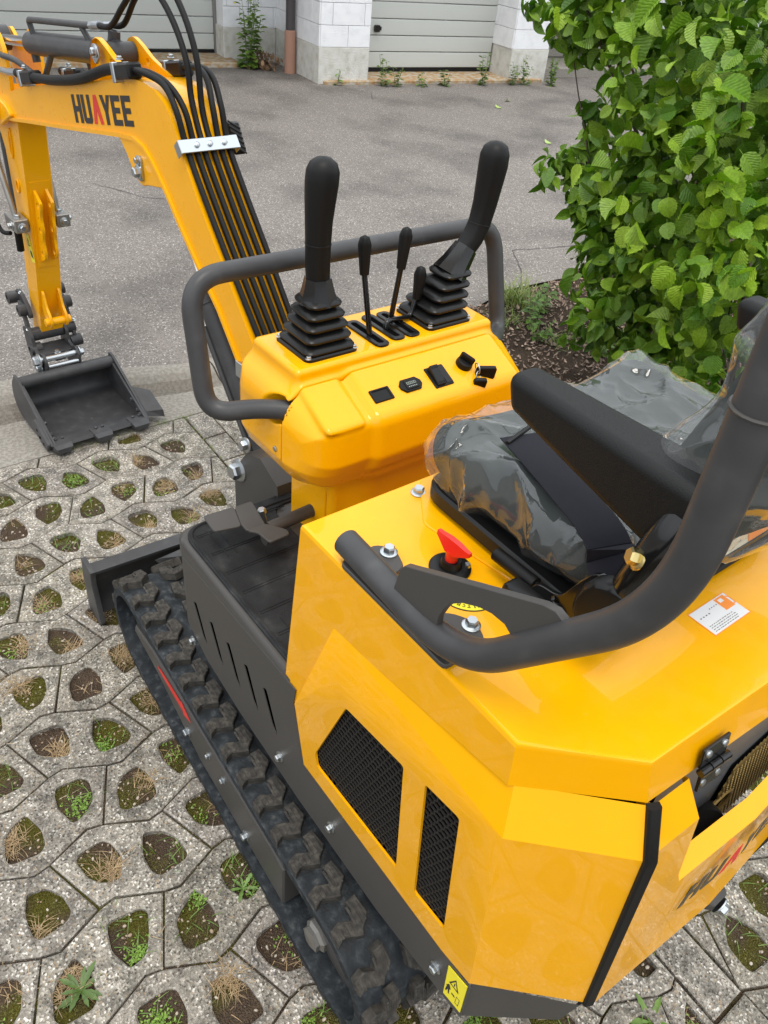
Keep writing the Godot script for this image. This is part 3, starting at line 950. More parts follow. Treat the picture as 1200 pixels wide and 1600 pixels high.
func undercarriage() -> void:
	var uc := Transform3D(Basis(Vector3.UP, deg_to_rad(-2.2)), Vector3(0, 0, -0.85)) * Transform3D(Basis(), Vector3(0, 0, 0.85))
	var lugm: ArrayMesh; var lugm2: ArrayMesh
	for inner in 2:
		var g := G.new()
		var a := pv([0.0, -0.014, 0.022, -0.019, 0.042, -0.012, 0.049, -0.022, 0.047, -0.034, 0.074, -0.036, 0.079, -0.008, 0.058, 0.006, 0.052, 0.014, 0.036, 0.010, 0.018, 0.004, 0.0, 0.010])
		for i in a.size(): a[i].y = -0.010 + (a[i].y + 0.010) * 1.45
		var b := G.inset(a, 0.0025)
		if inner == 1:
			for i in a.size():
				a[i] = Vector2(0.180 - a[i].x, a[i].y); b[i] = Vector2(0.180 - b[i].x, b[i].y)
		# local: x across, y out of the belt, z along travel
		g.xf = Transform3D(Basis(Vector3(1, 0, 0), Vector3(0, 0, 1), Vector3(0, 1, 0)), Vector3.ZERO)
		g.prism(b, [], 0.0, 0.021, 0.002, false)
		# ribs on the tread face
		for k in 7:
			var x := 0.006 + 0.010 * k
			if inner == 1: x = 0.180 - x
			g.xf = Transform3D(Basis(), Vector3(x, 0.0210, 0.001 if k < 4 else -0.016))
			g.box(Vector3.ZERO, Vector3(0.0045, 0.0024, 0.018 if k < 4 else 0.036), 0.0006)
		if inner == 0: lugm = g.mesh(30)
		else: lugm2 = g.mesh(30)
	for side in 2:
		var x0 := -0.455 if side == 0 else 0.275
		# belt
		var path := []     # centre line (z, y) with tangent
		var rb := 0.126; var zc0 := -1.428; var zc1 := -0.490; var yc0 := 0.166; var yc1 := 0.1565
		var zb0 := -1.30
		for k in 25:
			var a := PI * k / 24.0
			path.append(Vector2(zc1 + rb * sin(a), yc1 + rb * cos(a)))
		for k in 9: path.append(Vector2(lerpf(zc1, zb0, (k + 1) / 10.0), yc1 - rb))
		for k in 25:
			var a := PI + PI * k / 24.0
			path.append(Vector2(zc0 + rb * sin(a), yc0 + rb * cos(a)))
		for k in 16: path.append(Vector2(lerpf(zc0, zc1, (k + 1) / 17.0), lerpf(yc0 + rb, yc1 + rb, (k + 1) / 17.0) - 0.004 * sin(PI * (k + 1) / 17.0)))
		var n := path.size()
		var L := [0.0]
		for i in n: L.append(L[-1] + path[i].distance_to(path[(i + 1) % n]))
		var g := G.new()
		var prof := [[0.0, -0.011], [0.0, 0.008], [0.006, 0.0105], [0.078, 0.011], [0.083, 0.015], [0.097, 0.015], [0.102, 0.011], [0.174, 0.0105], [0.180, 0.008], [0.180, -0.011], [0.110, -0.013], [0.107, -0.03], [0.073, -0.03], [0.070, -0.013]]
		for i in n:
			for q in prof.size():
				var c := []
				for u in [i, (i + 1) % n]:
					var tg: Vector2 = (path[(u + 1) % n] - path[(u + n - 1) % n]).normalized()
					var nm := Vector2(tg.y, -tg.x)
					var ctr := (zc0 + zc1) * 0.5
					if nm.dot(path[u] - Vector2(ctr, 0.18)) < 0: nm = -nm
					for w in [q, (q + 1) % prof.size()]:
						var p: Vector2 = path[u] + nm * prof[w][1]
						c.append(Vector3(x0 + prof[w][0], p.y, p.x))
				g.quad(c[0], c[2], c[3], c[1])
		var tr := put("rubber_track", g.mesh(45), M.rubber, EX, Transform3D(Basis(), -EX.position) * uc)
		var cnt := int(round(L[n] / 0.072))
		for k in cnt:
			var s: float = L[n] * (k + 0.4) / cnt
			var i := 0
			while L[i + 1] < s: i += 1
			var t: float = (s - L[i]) / (L[i + 1] - L[i])
			var p: Vector2 = path[i].lerp(path[(i + 1) % n], t)
			var tg: Vector2 = (path[(i + 1) % n] - path[i]).normalized()
			var tg3 := Vector3(0, tg.y, tg.x)
			var nm3 := Vector3(1, 0, 0).cross(tg3)
			if nm3.dot(Vector3(0, p.y - 0.18, p.x - (zc0 + zc1) * 0.5)) < 0: nm3 = -nm3
			var bs := Basis(Vector3(1, 0, 0), nm3, Vector3(1, 0, 0).cross(nm3))
			var o := Vector3(x0, p.y, p.x) + nm3 * 0.0095
			put("lug", lugm, M.lug, tr, Transform3D(bs, o))
			put("lug", lugm2, M.lug, tr, Transform3D(bs, o + bs.z * 0.03))
		# frame, idler, sprocket, rollers
		g = G.new()
		var xo := x0 + (0.012 if side == 0 else 0.168); var sx := 1.0 if side == 0 else -1.0
		g.xf = uc * frame(Vector3(xo, 0, 0), Vector3(0, 0, 1), Vector3.UP)
		g.prism(pv([-1.450, 0.165, -1.440, 0.192, -1.32, 0.212, -0.69, 0.214, -0.655, 0.204, -0.655, 0.068, -1.06, 0.075, -1.15, 0.10, -1.30, 0.145]), [], -0.14 * sx, 0.0, 0.004)
		var fr := part("track_frame", g, M.skirt)
		if side == 0:
			g = G.new()
			g.xf = uc * frame(Vector3(xo - 0.0008, 0, 0), Vector3(0, 0, 1), Vector3.UP)
			g.prism(pv([-1.290, 0.184, -1.262, 0.193, -1.150, 0.198, -1.142, 0.205, -1.095, 0.179, -1.135, 0.164, -1.140, 0.174, -1.262, 0.176]), [], 0.0, 0.0009)
			part("arrow_decal", g, M.decal_red, fr)
			for q in [[-1.12, 0.115], [-1.0, 0.165], [-0.925, 0.165], [-0.818, 0.095]]:
				bolt(uc * Vector3(xo, q[1], q[0]), Vector3(-1, 0, 0), 0.009 if q[1] < 0.15 else 0.0065, fr)
			g = G.new()
			g.xf = uc * along(Vector3(-0.43, 0.118, -0.545), Vector3(-1, 0, 0))
			g.lathe([Vector2(0.034, -0.05), Vector2(0.034, 0.0), Vector2(0.026, 0.006), Vector2(0.026, 0.014), Vector2(0.014, 0.018)], 7)
			part("motor_hub", g, M.cast, fr, 20)
		for q in [[zc0, yc0, 0.106], [zc1, yc1, 0.10]]:
			g = G.new()
			g.xf = uc * along(Vector3(x0 + 0.09, q[1], q[0]), Vector3(1, 0, 0))
			g.lathe([Vector2(0.04, -0.06), Vector2(q[2], -0.05), Vector2(q[2], -0.015), Vector2(q[2] - 0.03, -0.012), Vector2(q[2] - 0.03, 0.012), Vector2(q[2], 0.015), Vector2(q[2], 0.05), Vector2(0.04, 0.06)], 24)
			part("idler_wheel", g, M.skirt, fr)
		for zz in [-1.25, -1.05, -0.88, -0.71]:
			g = G.new()
			g.xf = uc * along(Vector3(x0 + 0.09, 0.085, zz), Vector3(1, 0, 0))
			g.lathe([Vector2(0.03, -0.06), Vector2(0.05, -0.05), Vector2(0.05, 0.05), Vector2(0.03, 0.06)], 18)
			part("roller", g, M.skirt, fr)
	# cross frame and slew ring
	var g := G.new()
	g.xf = uc
	g.box(Vector3(0, 0.235, -0.9), Vector3(0.6, 0.16, 0.5), 0.02)
	g.box(Vector3(0, 0.2, -1.42), Vector3(0.34, 0.1, 0.4), 0.015)
	g.xf = Transform3D(Basis(), Vector3(0, 0, -0.85))
	g.lathe([Vector2(0.2, 0.3), Vector2(0.2, 0.44)], 28)
	part("cross_frame", g, M.skirt)
	# dozer blade
	g = G.new()
	var bl := uc * Transform3D(Basis(), Vector3(0, 0, 0))
	g.xf = bl * frame(Vector3(-0.466, 0, 0), Vector3(0, 0, 1), Vector3.UP)
	# concave blade section (z, y), swept across
	var sec := pv([-1.715, 0.015, -1.742, 0.06, -1.748, 0.115, -1.735, 0.175, -1.715, 0.203, -1.668, 0.206, -1.668, 0.198, -1.705, 0.192, -1.722, 0.165, -1.730, 0.115, -1.724, 0.065, -1.700, 0.018])
	g.prism(sec, [], 0.0, -0.932, 0.0)
	g.xf = bl
	var blade := part("dozer_blade", g, M.grey)
	for sx in [-1.0, 1.0]:
		g = G.new()
		g.xf = bl * frame(Vector3(0.466 * sx, 0, 0), Vector3(0, 0, 1), Vector3.UP)
		g.prism(pv([-1.755, 0.0, -1.760, 0.12, -1.742, 0.208, -1.664, 0.210, -1.675, 0.16, -1.650, 0.03, -1.668, 0.0]), [], 0.0, -0.014 * sx, 0.002)
		part("end_plate", g, M.grey, blade)
	g = G.new()
	for sx in [-1.0, 1.0]:
		g.xf = bl * Transform3D(Basis(Vector3(0, 1, 0), 0.12 * sx), Vector3(0.15 * sx, 0.16, -1.57))
		g.box(Vector3.ZERO, Vector3(0.06, 0.08, 0.34), 0.012)
	g.xf = bl
	g.tube([Vector3(-0.19, 0.19, -1.62), Vector3(-0.12, 0.205, -1.62)], 0.028, 14)
	g.loft([PackedVector3Array([Vector3(-0.30, 0.185, -1.66), Vector3(-0.285, 0.17, -1.64), Vector3(-0.28, 0.20, -1.64)]), PackedVector3Array([Vector3(-0.18, 0.235, -1.62), Vector3(-0.18, 0.15, -1.56), Vector3(-0.16, 0.245, -1.54)])])
	part("blade_arm", g, M.grey, blade)

# ---- superstructure
func side(x: float) -> Transform3D:                    # polygons given as (z, y); +depth goes left
	return frame(Vector3(x, 0, 0), Vector3(0, 0, 1), Vector3.UP)

func letters(map: Callable, depth: Vector3, black: Node, called := "letter", ink: Material = null) -> void:
	var H := [pv([0.0, 0, 0.26, 0, 0.26, 0.40, 0.54, 0.40, 0.54, 0, 0.80, 0, 0.80, 1, 0.54, 1, 0.54, 0.60, 0.26, 0.60, 0.26, 1, 0, 1])]
	var U := [pv([0, 0.12, 0.12, 0, 0.68, 0, 0.80, 0.12, 0.80, 1, 0.54, 1, 0.54, 0.2, 0.26, 0.2, 0.26, 1, 0, 1])]
	var A := [pv([0.0, 0, 0.26, 0, 0.40, 0.52, 0.60, 0, 0.86, 0, 0.52, 1, 0.28, 1])]
	var Y := [pv([0.30, 0, 0.56, 0, 0.56, 0.42, 0.86, 1, 0.58, 1, 0.43, 0.64, 0.28, 1, 0.0, 1, 0.30, 0.42])]
	var E2 := [pv([0, 0, 0.74, 0, 0.74, 0.2, 0.26, 0.2, 0.26, 0.41, 0.66, 0.41, 0.66, 0.6, 0.26, 0.6, 0.26, 0.8, 0.74, 0.8, 0.74, 1, 0, 1])]
	var x := 0.0
	for q in [[H, 0.90, 0], [U, 0.90, 0], [A, 0.84, 1], [Y, 0.92, 0], [E2, 0.86, 0], [E2, 0.80, 0]]:
		for poly in q[0]:
			var g := G.new()
			var ti := Geometry2D.triangulate_polygon(poly)
			var P3 := []
			for p in poly: P3.append(map.call((x + p.x) / 5.16, p.y))
			for i in range(0, ti.size(), 3): g.tri(P3[ti[i]] + depth, P3[ti[i + 1]] + depth, P3[ti[i + 2]] + depth)
			for i in poly.size():
				var j: int = (i + 1) % poly.size()
				g.quad(P3[i], P3[j], P3[j] + depth, P3[i] + depth)
			part(called, g, M.decal_red if q[2] else (ink if ink else M.ink), black, 10)
		x += q[1]

func body() -> void:
	# floor plate with rounded front corners and a rubber mat
	var out := round_poly(pv([-0.402, -0.70, -0.402, -1.190, 0.402, -1.190, 0.402, -0.70]), 0.055, 8)
	var g := G.new()
	var up := func(y: float) -> Transform3D: return Transform3D(Basis(Vector3(1, 0, 0), Vector3(0, 0, 1), Vector3(0, 1, 0)), Vector3(0, y, 0))
	g.xf = up.call(0)
	g.prism(out, [], 0.660, 0.697, 0.008)
	var fl := part("floor_plate", g, M.skirt, null, 60)
	var hole := round_poly(pv([-0.195, -1.145, 0.195, -1.145, 0.195, -0.98, -0.195, -0.98]), 0.035, 6)
	g = G.new(); g.xf = up.call(0)
	var inn := round_poly(pv([-0.388, -0.715, -0.388, -1.176, 0.388, -1.176, 0.388, -0.715]), 0.05, 8)
	g.prism(inn, [hole], 0.697, 0.703, 0.002)
	# raised rim of the mat and ribs
	var mt := part("floor_mat", g, M.mat, fl, 50)
	g = G.new()
	var rim := []
	for q in round_poly(pv([-0.381, -0.74, -0.381, -1.169, -0.21, -1.169]), 0.045, 8): rim.append(Vector3(q.x, 0.7035, q.y))
	rim = rim.slice(4, rim.size() - 4)
	g.tube(rim, 0.0035, 6)
	var zz := -1.14
	while zz < -0.74:
		g.box(Vector3(-0.27, 0.7034, zz), Vector3(0.20, 0.0016, 0.0022))
		g.box(Vector3(-0.27, 0.7034, zz + 0.006), Vector3(0.20, 0.0016, 0.0022))
		zz += 0.062
	for q in [[-0.345, -1.10, 0.09], [-0.325, -1.10, 0.09], [-0.345, -0.82, 0.08], [-0.30, -0.81, 0.06]]:
		g.box(Vector3(q[0], 0.7036, q[1]), Vector3(0.002, 0.0018, q[2]))
	g.box(Vector3(-0.20, 0.7045, -1.158), Vector3(0.13, 0.004, 0.016), 0.0015)
	part("rib", g, M.mat, mt)
	# a dry grass stem lying on the mat
	g = G.new()
	g.tube(spline([Vector3(-0.300, 0.7055, -0.868), Vector3(-0.285, 0.708, -0.874), Vector3(-0.270, 0.706, -0.872)], 4), 0.0008, 4)
	put(numbered("straw"), g.mesh(60), mat(lin(0.5, 0.42, 0.2), 0.8), self)
	tag(get_node("straw"), "short dry straw lying on the black floor mat of the excavator", "straw")
	# skirt panel with slots
	g = G.new(); g.xf = side(-0.398)
	var slots := []
	for k in 5:
		var z0 := -1.104 + 0.0698 * k; var y0 := 0.560 + 0.0036 * k
		slots.append(round_poly(pv([z0 - 0.002, y0 + 0.006, z0 + 0.012, y0 + 0.014, z0 + 0.024, y0 - 0.012, z0 + 0.050, y0 - 0.073, z0 + 0.048, y0 - 0.080, z0 + 0.033, y0 - 0.067]), 0.004, 2))
	g.prism(pv([-1.136, 0.470, -1.136, 0.664, -0.775, 0.684, -0.716, 0.686, -0.722, 0.648, -0.682, 0.520, -0.300, 0.512, -0.236, 0.512, -0.236, 0.402, -0.45, 0.380, -0.70, 0.385, -0.93, 0.405, -1.06, 0.430]), slots, 0.0030, 0.005, 0.0004)
	var sk := part("skirt_panel", g, M.skirt)
	g = G.new()       # wraps round the front corner under the floor
	var rr := []
	for y in [0.47, 0.664]:
		var ring := PackedVector3Array()
		for k in 9:
			var a := PI * 0.5 * k / 8.0
			ring.push_back(Vector3(-0.3475 - 0.055 * cos(a), y, -1.1345 - 0.055 * sin(a)))
		ring.push_back(Vector3(0.348, y, -1.19))
		rr.append(ring)
	g.loft(rr, false, false)
	part("skirt_corner", g, M.skirt, sk)
	for q in [[0.434, -1.122], [0.442, -0.763], [0.441, -0.59], [0.450, -0.302]]:
		bolt(Vector3(-0.403, q[0], q[1]), Vector3(-1, 0, 0), 0.0078, sk)
	# dark interior behind the slots, rear lower apron
	g = G.new()
	g.box(Vector3(0, 0.53, -0.70), Vector3(0.782, 0.22, 0.86), 0.0)
	part("inner_frame", g, M.black_hole)
	g = G.new()
	g.quad(Vector3(-0.400, 0.402, -0.238), Vector3(-0.400, 0.520, -0.240), Vector3(-0.287, 0.512, -0.127), Vector3(-0.295, 0.440, -0.140))
	g.quad(Vector3(-0.295, 0.440, -0.140), Vector3(-0.287, 0.512, -0.127), Vector3(0.40, 0.512, -0.10), Vector3(0.40, 0.47, -0.12))
	part("rear_apron", g, M.skirt)
	# warning label on the skirt
	g = G.new(); g.xf = side(-0.4035)
	g.prism(pv([-0.281, 0.500, -0.241, 0.508, -0.2385, 0.420, -0.276, 0.413]), [], 0.0, 0.0012)
	var lb := part("warning_label", g, M.decal_yellow, sk)
	g = G.new(); g.xf = side(-0.4047)
	g.prism(pv([-0.2715, 0.463, -0.2505, 0.463, -0.261, 0.490]), [pv([-0.2680, 0.4655, -0.2540, 0.4655, -0.261, 0.4845])], 0.0, 0.0004)
	g.prism(pv([-0.2620, 0.4690, -0.2600, 0.4690, -0.2600, 0.4770, -0.2620, 0.4770]), [], 0.0, 0.0004)
	g.prism(pv([-0.2745, 0.430, -0.2725, 0.430, -0.2700, 0.441, -0.2680, 0.430, -0.2660, 0.430, -0.2670, 0.446, -0.2650, 0.448, -0.2670, 0.452, -0.2690, 0.457, -0.2710, 0.457, -0.2725, 0.452, -0.2750, 0.448, -0.2735, 0.446]), [], 0.0, 0.0004)
	g.prism(pv([-0.2630, 0.442, -0.2600, 0.4445, -0.2600, 0.443, -0.2570, 0.443, -0.2570, 0.4445, -0.2540, 0.442, -0.2570, 0.4395, -0.2570, 0.441, -0.2600, 0.441, -0.2600, 0.4395]), [], 0.0, 0.0004)
	g.prism(pv([-0.2520, 0.429, -0.2450, 0.429, -0.2450, 0.450, -0.2520, 0.450]), [pv([-0.2513, 0.4300, -0.2457, 0.4300, -0.2457, 0.4490, -0.2513, 0.4490])], 0.0, 0.0004)
	part("pictogram", g, M.ink, lb)

	# ------------- engine cover: lid
	var bow := func(x: float, z: float) -> float: return z + 0.05 * (minf(x, -x) + 0.295)
	var top := [Vector3(-0.400, 1.043, -0.718), Vector3(-0.402, 1.043, -0.285), Vector3(-0.295, 1.043, -0.185), Vector3(0, 1.043, -0.172), Vector3(0.295, 1.043, -0.185), Vector3(0.402, 1.043, -0.285), Vector3(0.400, 1.043, -0.718)]
	var bot := [Vector3(-0.402, 0.918, -0.722), Vector3(-0.404, 0.976, -0.279), Vector3(-0.288, 0.976, -0.174), Vector3(0, 0.976, -0.159), Vector3(0.288, 0.976, -0.174), Vector3(0.404, 0.976, -0.279), Vector3(0.402, 0.918, -0.722)]
	g = G.new()
	var r := 0.005
	var inn2 := []; var mid := []; var low := []
	var c0 := Vector3(0, 1.043, -0.5)
	for i in 7:
		var d: Vector3 = (c0 - top[i]); d.y = 0; d = d.normalized()
		inn2.append(top[i] + d * r * 1.4)
		mid.append(top[i] + d * r * 0.35 + Vector3(0, -r * 0.30, 0))
		low.append(top[i] + Vector3(0, -r * 1.3, 0))
	for i in 6:
		g.tri(c0, inn2[i], inn2[i + 1])
		g.quad(inn2[i], mid[i], mid[i + 1], inn2[i + 1])
		g.quad(mid[i], low[i], low[i + 1], mid[i + 1])
	g.tri(c0, inn2[6], inn2[0])
	# front face of the lid box
	g.quad(inn2[6], mid[6], mid[0], inn2[0])
	g.quad(mid[6], low[6], low[0], mid[0])
	for i in range(1, 5): g.quad(low[i], bot[i], bot[i + 1], low[i + 1])
	# inner lip that closes the flange
	for i in range(1, 5): g.quad(bot[i], bot[i] + (c0 - bot[i]) * Vector3(0.06, 0, 0.06), bot[i + 1] + (c0 - bot[i + 1]) * Vector3(0.06, 0, 0.06), bot[i + 1])
	# left and right cheeks
	for sx in [-1.0, 1.0]:
		var q := []
		for p in [Vector3(-0.400, 1.0365, -0.718), Vector3(-0.402, 1.0365, -0.285), Vector3(-0.404, 0.976, -0.279), Vector3(-0.4005, 0.918, -0.60), Vector3(-0.401, 0.560, -0.660), Vector3(-0.400, 0.690, -0.752)]:
			q.append(Vector3(p.x * -sx, p.y, p.z))
		var ctr: Vector3 = (q[0] + q[3]) * 0.5
		for i in 6:
			if i == 3: g.tri(ctr, q[3], q[4])
			else: g.tri(ctr, q[i], q[(i + 1) % 6])
	# front wall down to the floor
	g.quad(Vector3(-0.400, 1.0365, -0.718), Vector3(0.400, 1.0365, -0.718), Vector3(0.400, 0.698, -0.752), Vector3(-0.400, 0.698, -0.752))
	var lid := part("engine_lid", g, M.yellow, null, 32)
	# plate under the seat, a sheet lying on the lid with a visible seam
	g = G.new(); g.xf = up.call(0)
	g.prism(round_poly(pv([-0.190, -0.712, 0.20, -0.712, 0.27, -0.64, 0.24, -0.345, -0.205, -0.345, -0.251, -0.628]), 0.012, 4), [], 1.0430, 1.0462, 0.0016)
	part("seat_plate", g, M.yellow, lid)
	bolt(Vector3(-0.209, 1.0434, -0.690), Vector3.UP, 0.0085, lid)
	# bulged side covers with grilles, rear chamfer
	var P0 := Vector3(-0.42, 0.86, -0.586); var P1 := Vector3(-0.42, 0.914, -0.255)
	var F0 := Vector3(-0.4002, 0.918, -0.625); var F1 := Vector3(-0.398, 0.978, -0.275)
	var G0 := Vector3(-0.4135, 0.674, -0.702); var B0 := Vector3(-0.408, 0.528, -0.676); var B1 := Vector3(-0.4055, 0.516, -0.300); var Q1 := Vector3(-0.405, 0.525, -0.240)
	var F2 := Vector3(-0.288, 0.974, -0.171); var P2 := Vector3(-0.302, 0.9097, -0.1437); var Q2 := Vector3(-0.285, 0.5206, -0.1267)
	g = G.new()
	g.tri(F0, P0, G0)
	g.tri(F0, G0, G0 + Vector3(0.020, 0.0, 0.0))
	g.quad(G0, B0, B0 + Vector3(0.020, 0, 0), G0 + Vector3(0.020, 0, 0))
	g.quad(F0, F1, P1, P0)
	g.quad(F1, F2, P2, P1)
	g.quad(P1, P2, Q2, Q1)
	# grille panel in its own plane
	var px := (P1 - P0).normalized(); var nn := px.cross(B0 - P0).normalized()
	if nn.x > 0.0: nn = -nn
	var py := px.cross(nn).normalized()
	if py.y < 0: py = -py
	var to2 := func(p: Vector3) -> Vector2: return Vector2((p - P0).dot(px), (p - P0).dot(py))
	var zy := func(z: float, y: float) -> Vector2:
		var den := nn.x
		var x := P0.x - ((z - P0.z) * nn.z + (y - P0.y) * nn.y) / den
		return to2.call(Vector3(x, y, z))
	var h1 := PackedVector2Array(); var h2 := PackedVector2Array()
	for q in [[-0.560, 0.819], [-0.428, 0.838], [-0.417, 0.577], [-0.634, 0.575], [-0.640, 0.606]]: h1.push_back(zy.call(q[0], q[1]))
	for q in [[-0.385, 0.853], [-0.320, 0.863], [-0.305, 0.579], [-0.373, 0.575]]: h2.push_back(zy.call(q[0], q[1]))
	h1 = round_poly(h1, 0.006, 3); h2 = round_poly(h2, 0.006, 3)
	var outp := PackedVector2Array()
	for p in [P0, P1, Q1, B1, B0, G0]: outp.push_back(to2.call(p))
	g.xf = Transform3D(Basis(px, py, px.cross(py)), P0)
	var outward := 1.0 if px.cross(py).dot(nn) > 0 else -1.0
	g.prism(outp, [h1, h2], -0.004 * outward, 0.0, 0.0)
	g.xf = Transform3D()
	var cov := part("side_cover", g, M.yellow, null, 20)
	# expanded metal behind the openings
	for hh in [h1, h2]:
		var gm := G.new()
		gm.xf = Transform3D(Basis(px, py, px.cross(py)), P0 - nn * 0.006)
		var grow: PackedVector2Array = G.inset(hh, -0.006)
		var lo := Vector2(1e9, 1e9); var hi := -lo
		for q in grow: lo = lo.min(q); hi = hi.max(q)
		var ax := 0.0135; var ay := 0.0110
		for j in range(int(lo.y / ay) - 1, int(hi.y / ay) + 2):
			for i in range(int(lo.x / ax) - 1, int(hi.x / ax) + 2):
				var c := Vector2((i + (0.5 if j % 2 else 0.0)) * ax, j * ay)
				if not Geometry2D.is_point_in_polygon(c, grow): continue
				# hexagonal cell outline: three struts
				var v := [c + Vector2(0, ay * 0.62), c + Vector2(ax * 0.5, ay * 0.36), c + Vector2(ax * 0.5, -ay * 0.36), c + Vector2(0, -ay * 0.62)]
				for k in 3:
					var a: Vector2 = v[k]; var b: Vector2 = v[k + 1]
					var d := (b - a).normalized() * 0.0003; var n := Vector2(-d.y, d.x).normalized() * 0.00100
					var z0 := -0.0014; var z1 := 0.0014
					var A := [a - d - n, b + d - n, b + d + n, a - d + n]
					gm.quad(Vector3(A[0].x, A[0].y, z1), Vector3(A[1].x, A[1].y, z1), Vector3(A[2].x, A[2].y, z1), Vector3(A[3].x, A[3].y, z1))
					gm.quad(Vector3(A[0].x, A[0].y, z0), Vector3(A[0].x, A[0].y, z1), Vector3(A[1].x, A[1].y, z1), Vector3(A[1].x, A[1].y, z0))
					gm.quad(Vector3(A[3].x, A[3].y, z0), Vector3(A[3].x, A[3].y, z1), Vector3(A[2].x, A[2].y, z1), Vector3(A[2].x, A[2].y, z0))
		part("grille", gm, M.grille, cov, 5).set_meta("kind", "stuff")
	var gi := G.new()
	gi.quad(Vector3(-0.375, 0.52, -0.68), Vector3(-0.375, 0.90, -0.60), Vector3(-0.375, 0.90, -0.28), Vector3(-0.375, 0.52, -0.27))
	part("core_shroud", gi, M.black_hole, cov)
	# rubber strip between chamfer and rear door
	g = G.new()
	var sp := [F2 + Vector3(0.004, 0.002, 0.004), P2 + Vector3(0.006, 0, 0.004), Q2 + Vector3(0.008, -0.004, 0.004)]
	var rings := []
	for i in 3:
		var ring := PackedVector3Array()
		for q in [[-0.0085, -0.004], [-0.0085, 0.003], [-0.006, 0.0055], [0.006, 0.0055], [0.0085, 0.003], [0.0085, -0.004]]:
			ring.push_back(sp[i] + Vector3(0.90, 0, 0.43) * q[0] + Vector3(-0.43, 0, 0.90) * q[1])
		rings.append(ring)
	g.loft(rings)
	part("rubber_seal", g, M.seal, cov, 30)
	# rear door with a cut-out
	var dz := func(x: float, y: float) -> float: return -0.143 + 0.05 * (minf(x, -x) + 0.295) + (0.905 - y) * 0.062
	var D := func(x: float, y: float) -> Vector3: return Vector3(x, y, dz.call(x, y))
	g = G.new()
	var d0 := Vector3(-0.276, 0.966, -0.170); var d1 := Vector3(-0.212, 0.966, -0.168)
	var d2: Vector3 = D.call(-0.203, 0.912); var d3: Vector3 = D.call(-0.292, 0.906)
	g.quad(d0, d1, d2, d3)
	var dl: Array = [D.call(-0.292, 0.906), D.call(-0.203, 0.912), D.call(-0.184, 0.772), D.call(-0.172, 0.745), D.call(0, 0.745), D.call(0.40, 0.745), D.call(0.40, 0.512), D.call(0, 0.512), D.call(-0.272, 0.511)]
	var cc: Vector3 = D.call(-0.18, 0.62)
	for i in 9: g.tri(cc, dl[i], dl[(i + 1) % 9])
	# thickness at the left edge and inward lip along the cut-out
	g.quad(d3, d3 + Vector3(-0.005, 0, -0.02), dl[8] + Vector3(-0.005, 0, -0.02), dl[8])
	g.quad(d0, d0 + Vector3(-0.005, 0, -0.02), d3 + Vector3(-0.005, 0, -0.02), d3)
	g.quad(d1, d1 + Vector3(0, -0.002, -0.012), d2 + Vector3(0, 0, -0.012), d2)
	g.quad(d2, d2 + Vector3(0, 0, -0.012), dl[2] + Vector3(0, 0, -0.012), dl[2])
	g.quad(dl[3], dl[3] + Vector3(0.012, 0.022, -0.024), dl[4] + Vector3(0, 0.022, -0.024), dl[4])
	g.quad(dl[4], dl[4] + Vector3(0, 0.022, -0.024), dl[5] + Vector3(0, 0.022, -0.024), dl[5])
	var door := part("rear_door", g, M.yellow, null, 20)
	var l0 := Vector2(-0.140, 0.628); 
	var lm := func(u: float, v: float) -> Vector3:
		var x := -0.132 + 0.275 * u + 0.014 * v; var y := 0.632 + 0.046 * v
		return Vector3(x, y, dz.call(x, y) + 0.0006)
	letters(lm, Vector3(0, 0, 0.0006), door, "letter", mat(lin(0.055, 0.042, 0.022), 0.4))
	g = G.new()
	var rp := []
	g.quad(Vector3(-0.22, 0.975, -0.188), Vector3(-0.22, 0.56, -0.188), Vector3(0.0, 0.56, -0.182), Vector3(0.0, 0.975, -0.182))
	g.quad(Vector3(0.0, 0.975, -0.182), Vector3(0.0, 0.56, -0.182), Vector3(0.38, 0.56, -0.192), Vector3(0.38, 0.975, -0.192))
	var rpanel := part("rear_panel", g, M.panel_grey)
	g = G.new()      # hole frame for the mesh: darker recess
	g.quad(Vector3(0.0, 0.80, -0.180), Vector3(0.0, 0.57, -0.180), Vector3(0.36, 0.57, -0.189), Vector3(0.36, 0.80, -0.189))
	part("recess", g, M.black_hole, rpanel)
	var gm2 := G.new()
	gm2.xf = frame(Vector3(0, 0, -0.174), Vector3(1, 0, -0.025), Vector3.UP)
	for j in 21:
		for i in 32:
			var c := Vector2(0.008 + (i + (0.5 if j % 2 else 0.0)) * 0.0108, 0.580 + j * 0.0105)
			if Vector2(c.x - 0.022, c.y - 0.675).length() < 0.040: continue
			for k in 2:
				var a := c + Vector2(-0.0054, 0.0); var b := c + Vector2(0.0, 0.0054 if k else -0.0054) * 2.0
				var d := (b - a).normalized(); var n := Vector2(-d.y, d.x) * 0.0014
				gm2.quad(Vector3(a.x - n.x, a.y - n.y, 0), Vector3(b.x - n.x, b.y - n.y, 0.001), Vector3(b.x + n.x, b.y + n.y, 0.001), Vector3(a.x + n.x, a.y + n.y, 0))
				gm2.quad(Vector3(a.x - n.x, a.y - n.y, 0), Vector3(a.x - n.x, a.y - n.y, -0.003), Vector3(b.x - n.x, b.y - n.y, -0.003), Vector3(b.x - n.x, b.y - n.y, 0.001))
			gm2.box(Vector3(c.x + 0.0027, c.y, 0.0012), Vector3(0.003, 0.0022, 0.001))
	part("grille", gm2, M.mesh_brass, rpanel, 5).set_meta("kind", "stuff")
	g = G.new()
	g.tube([Vector3(0.010, 0.672, -0.20), Vector3(-0.030, 0.700, -0.160)], 0.024, 20)
	g.tube([Vector3(-0.024, 0.696, -0.166), Vector3(-0.031, 0.701, -0.1585)], 0.0255, 20)
	part("exhaust_pipe", g, M.seal, rpanel, 50)
	g = G.new()
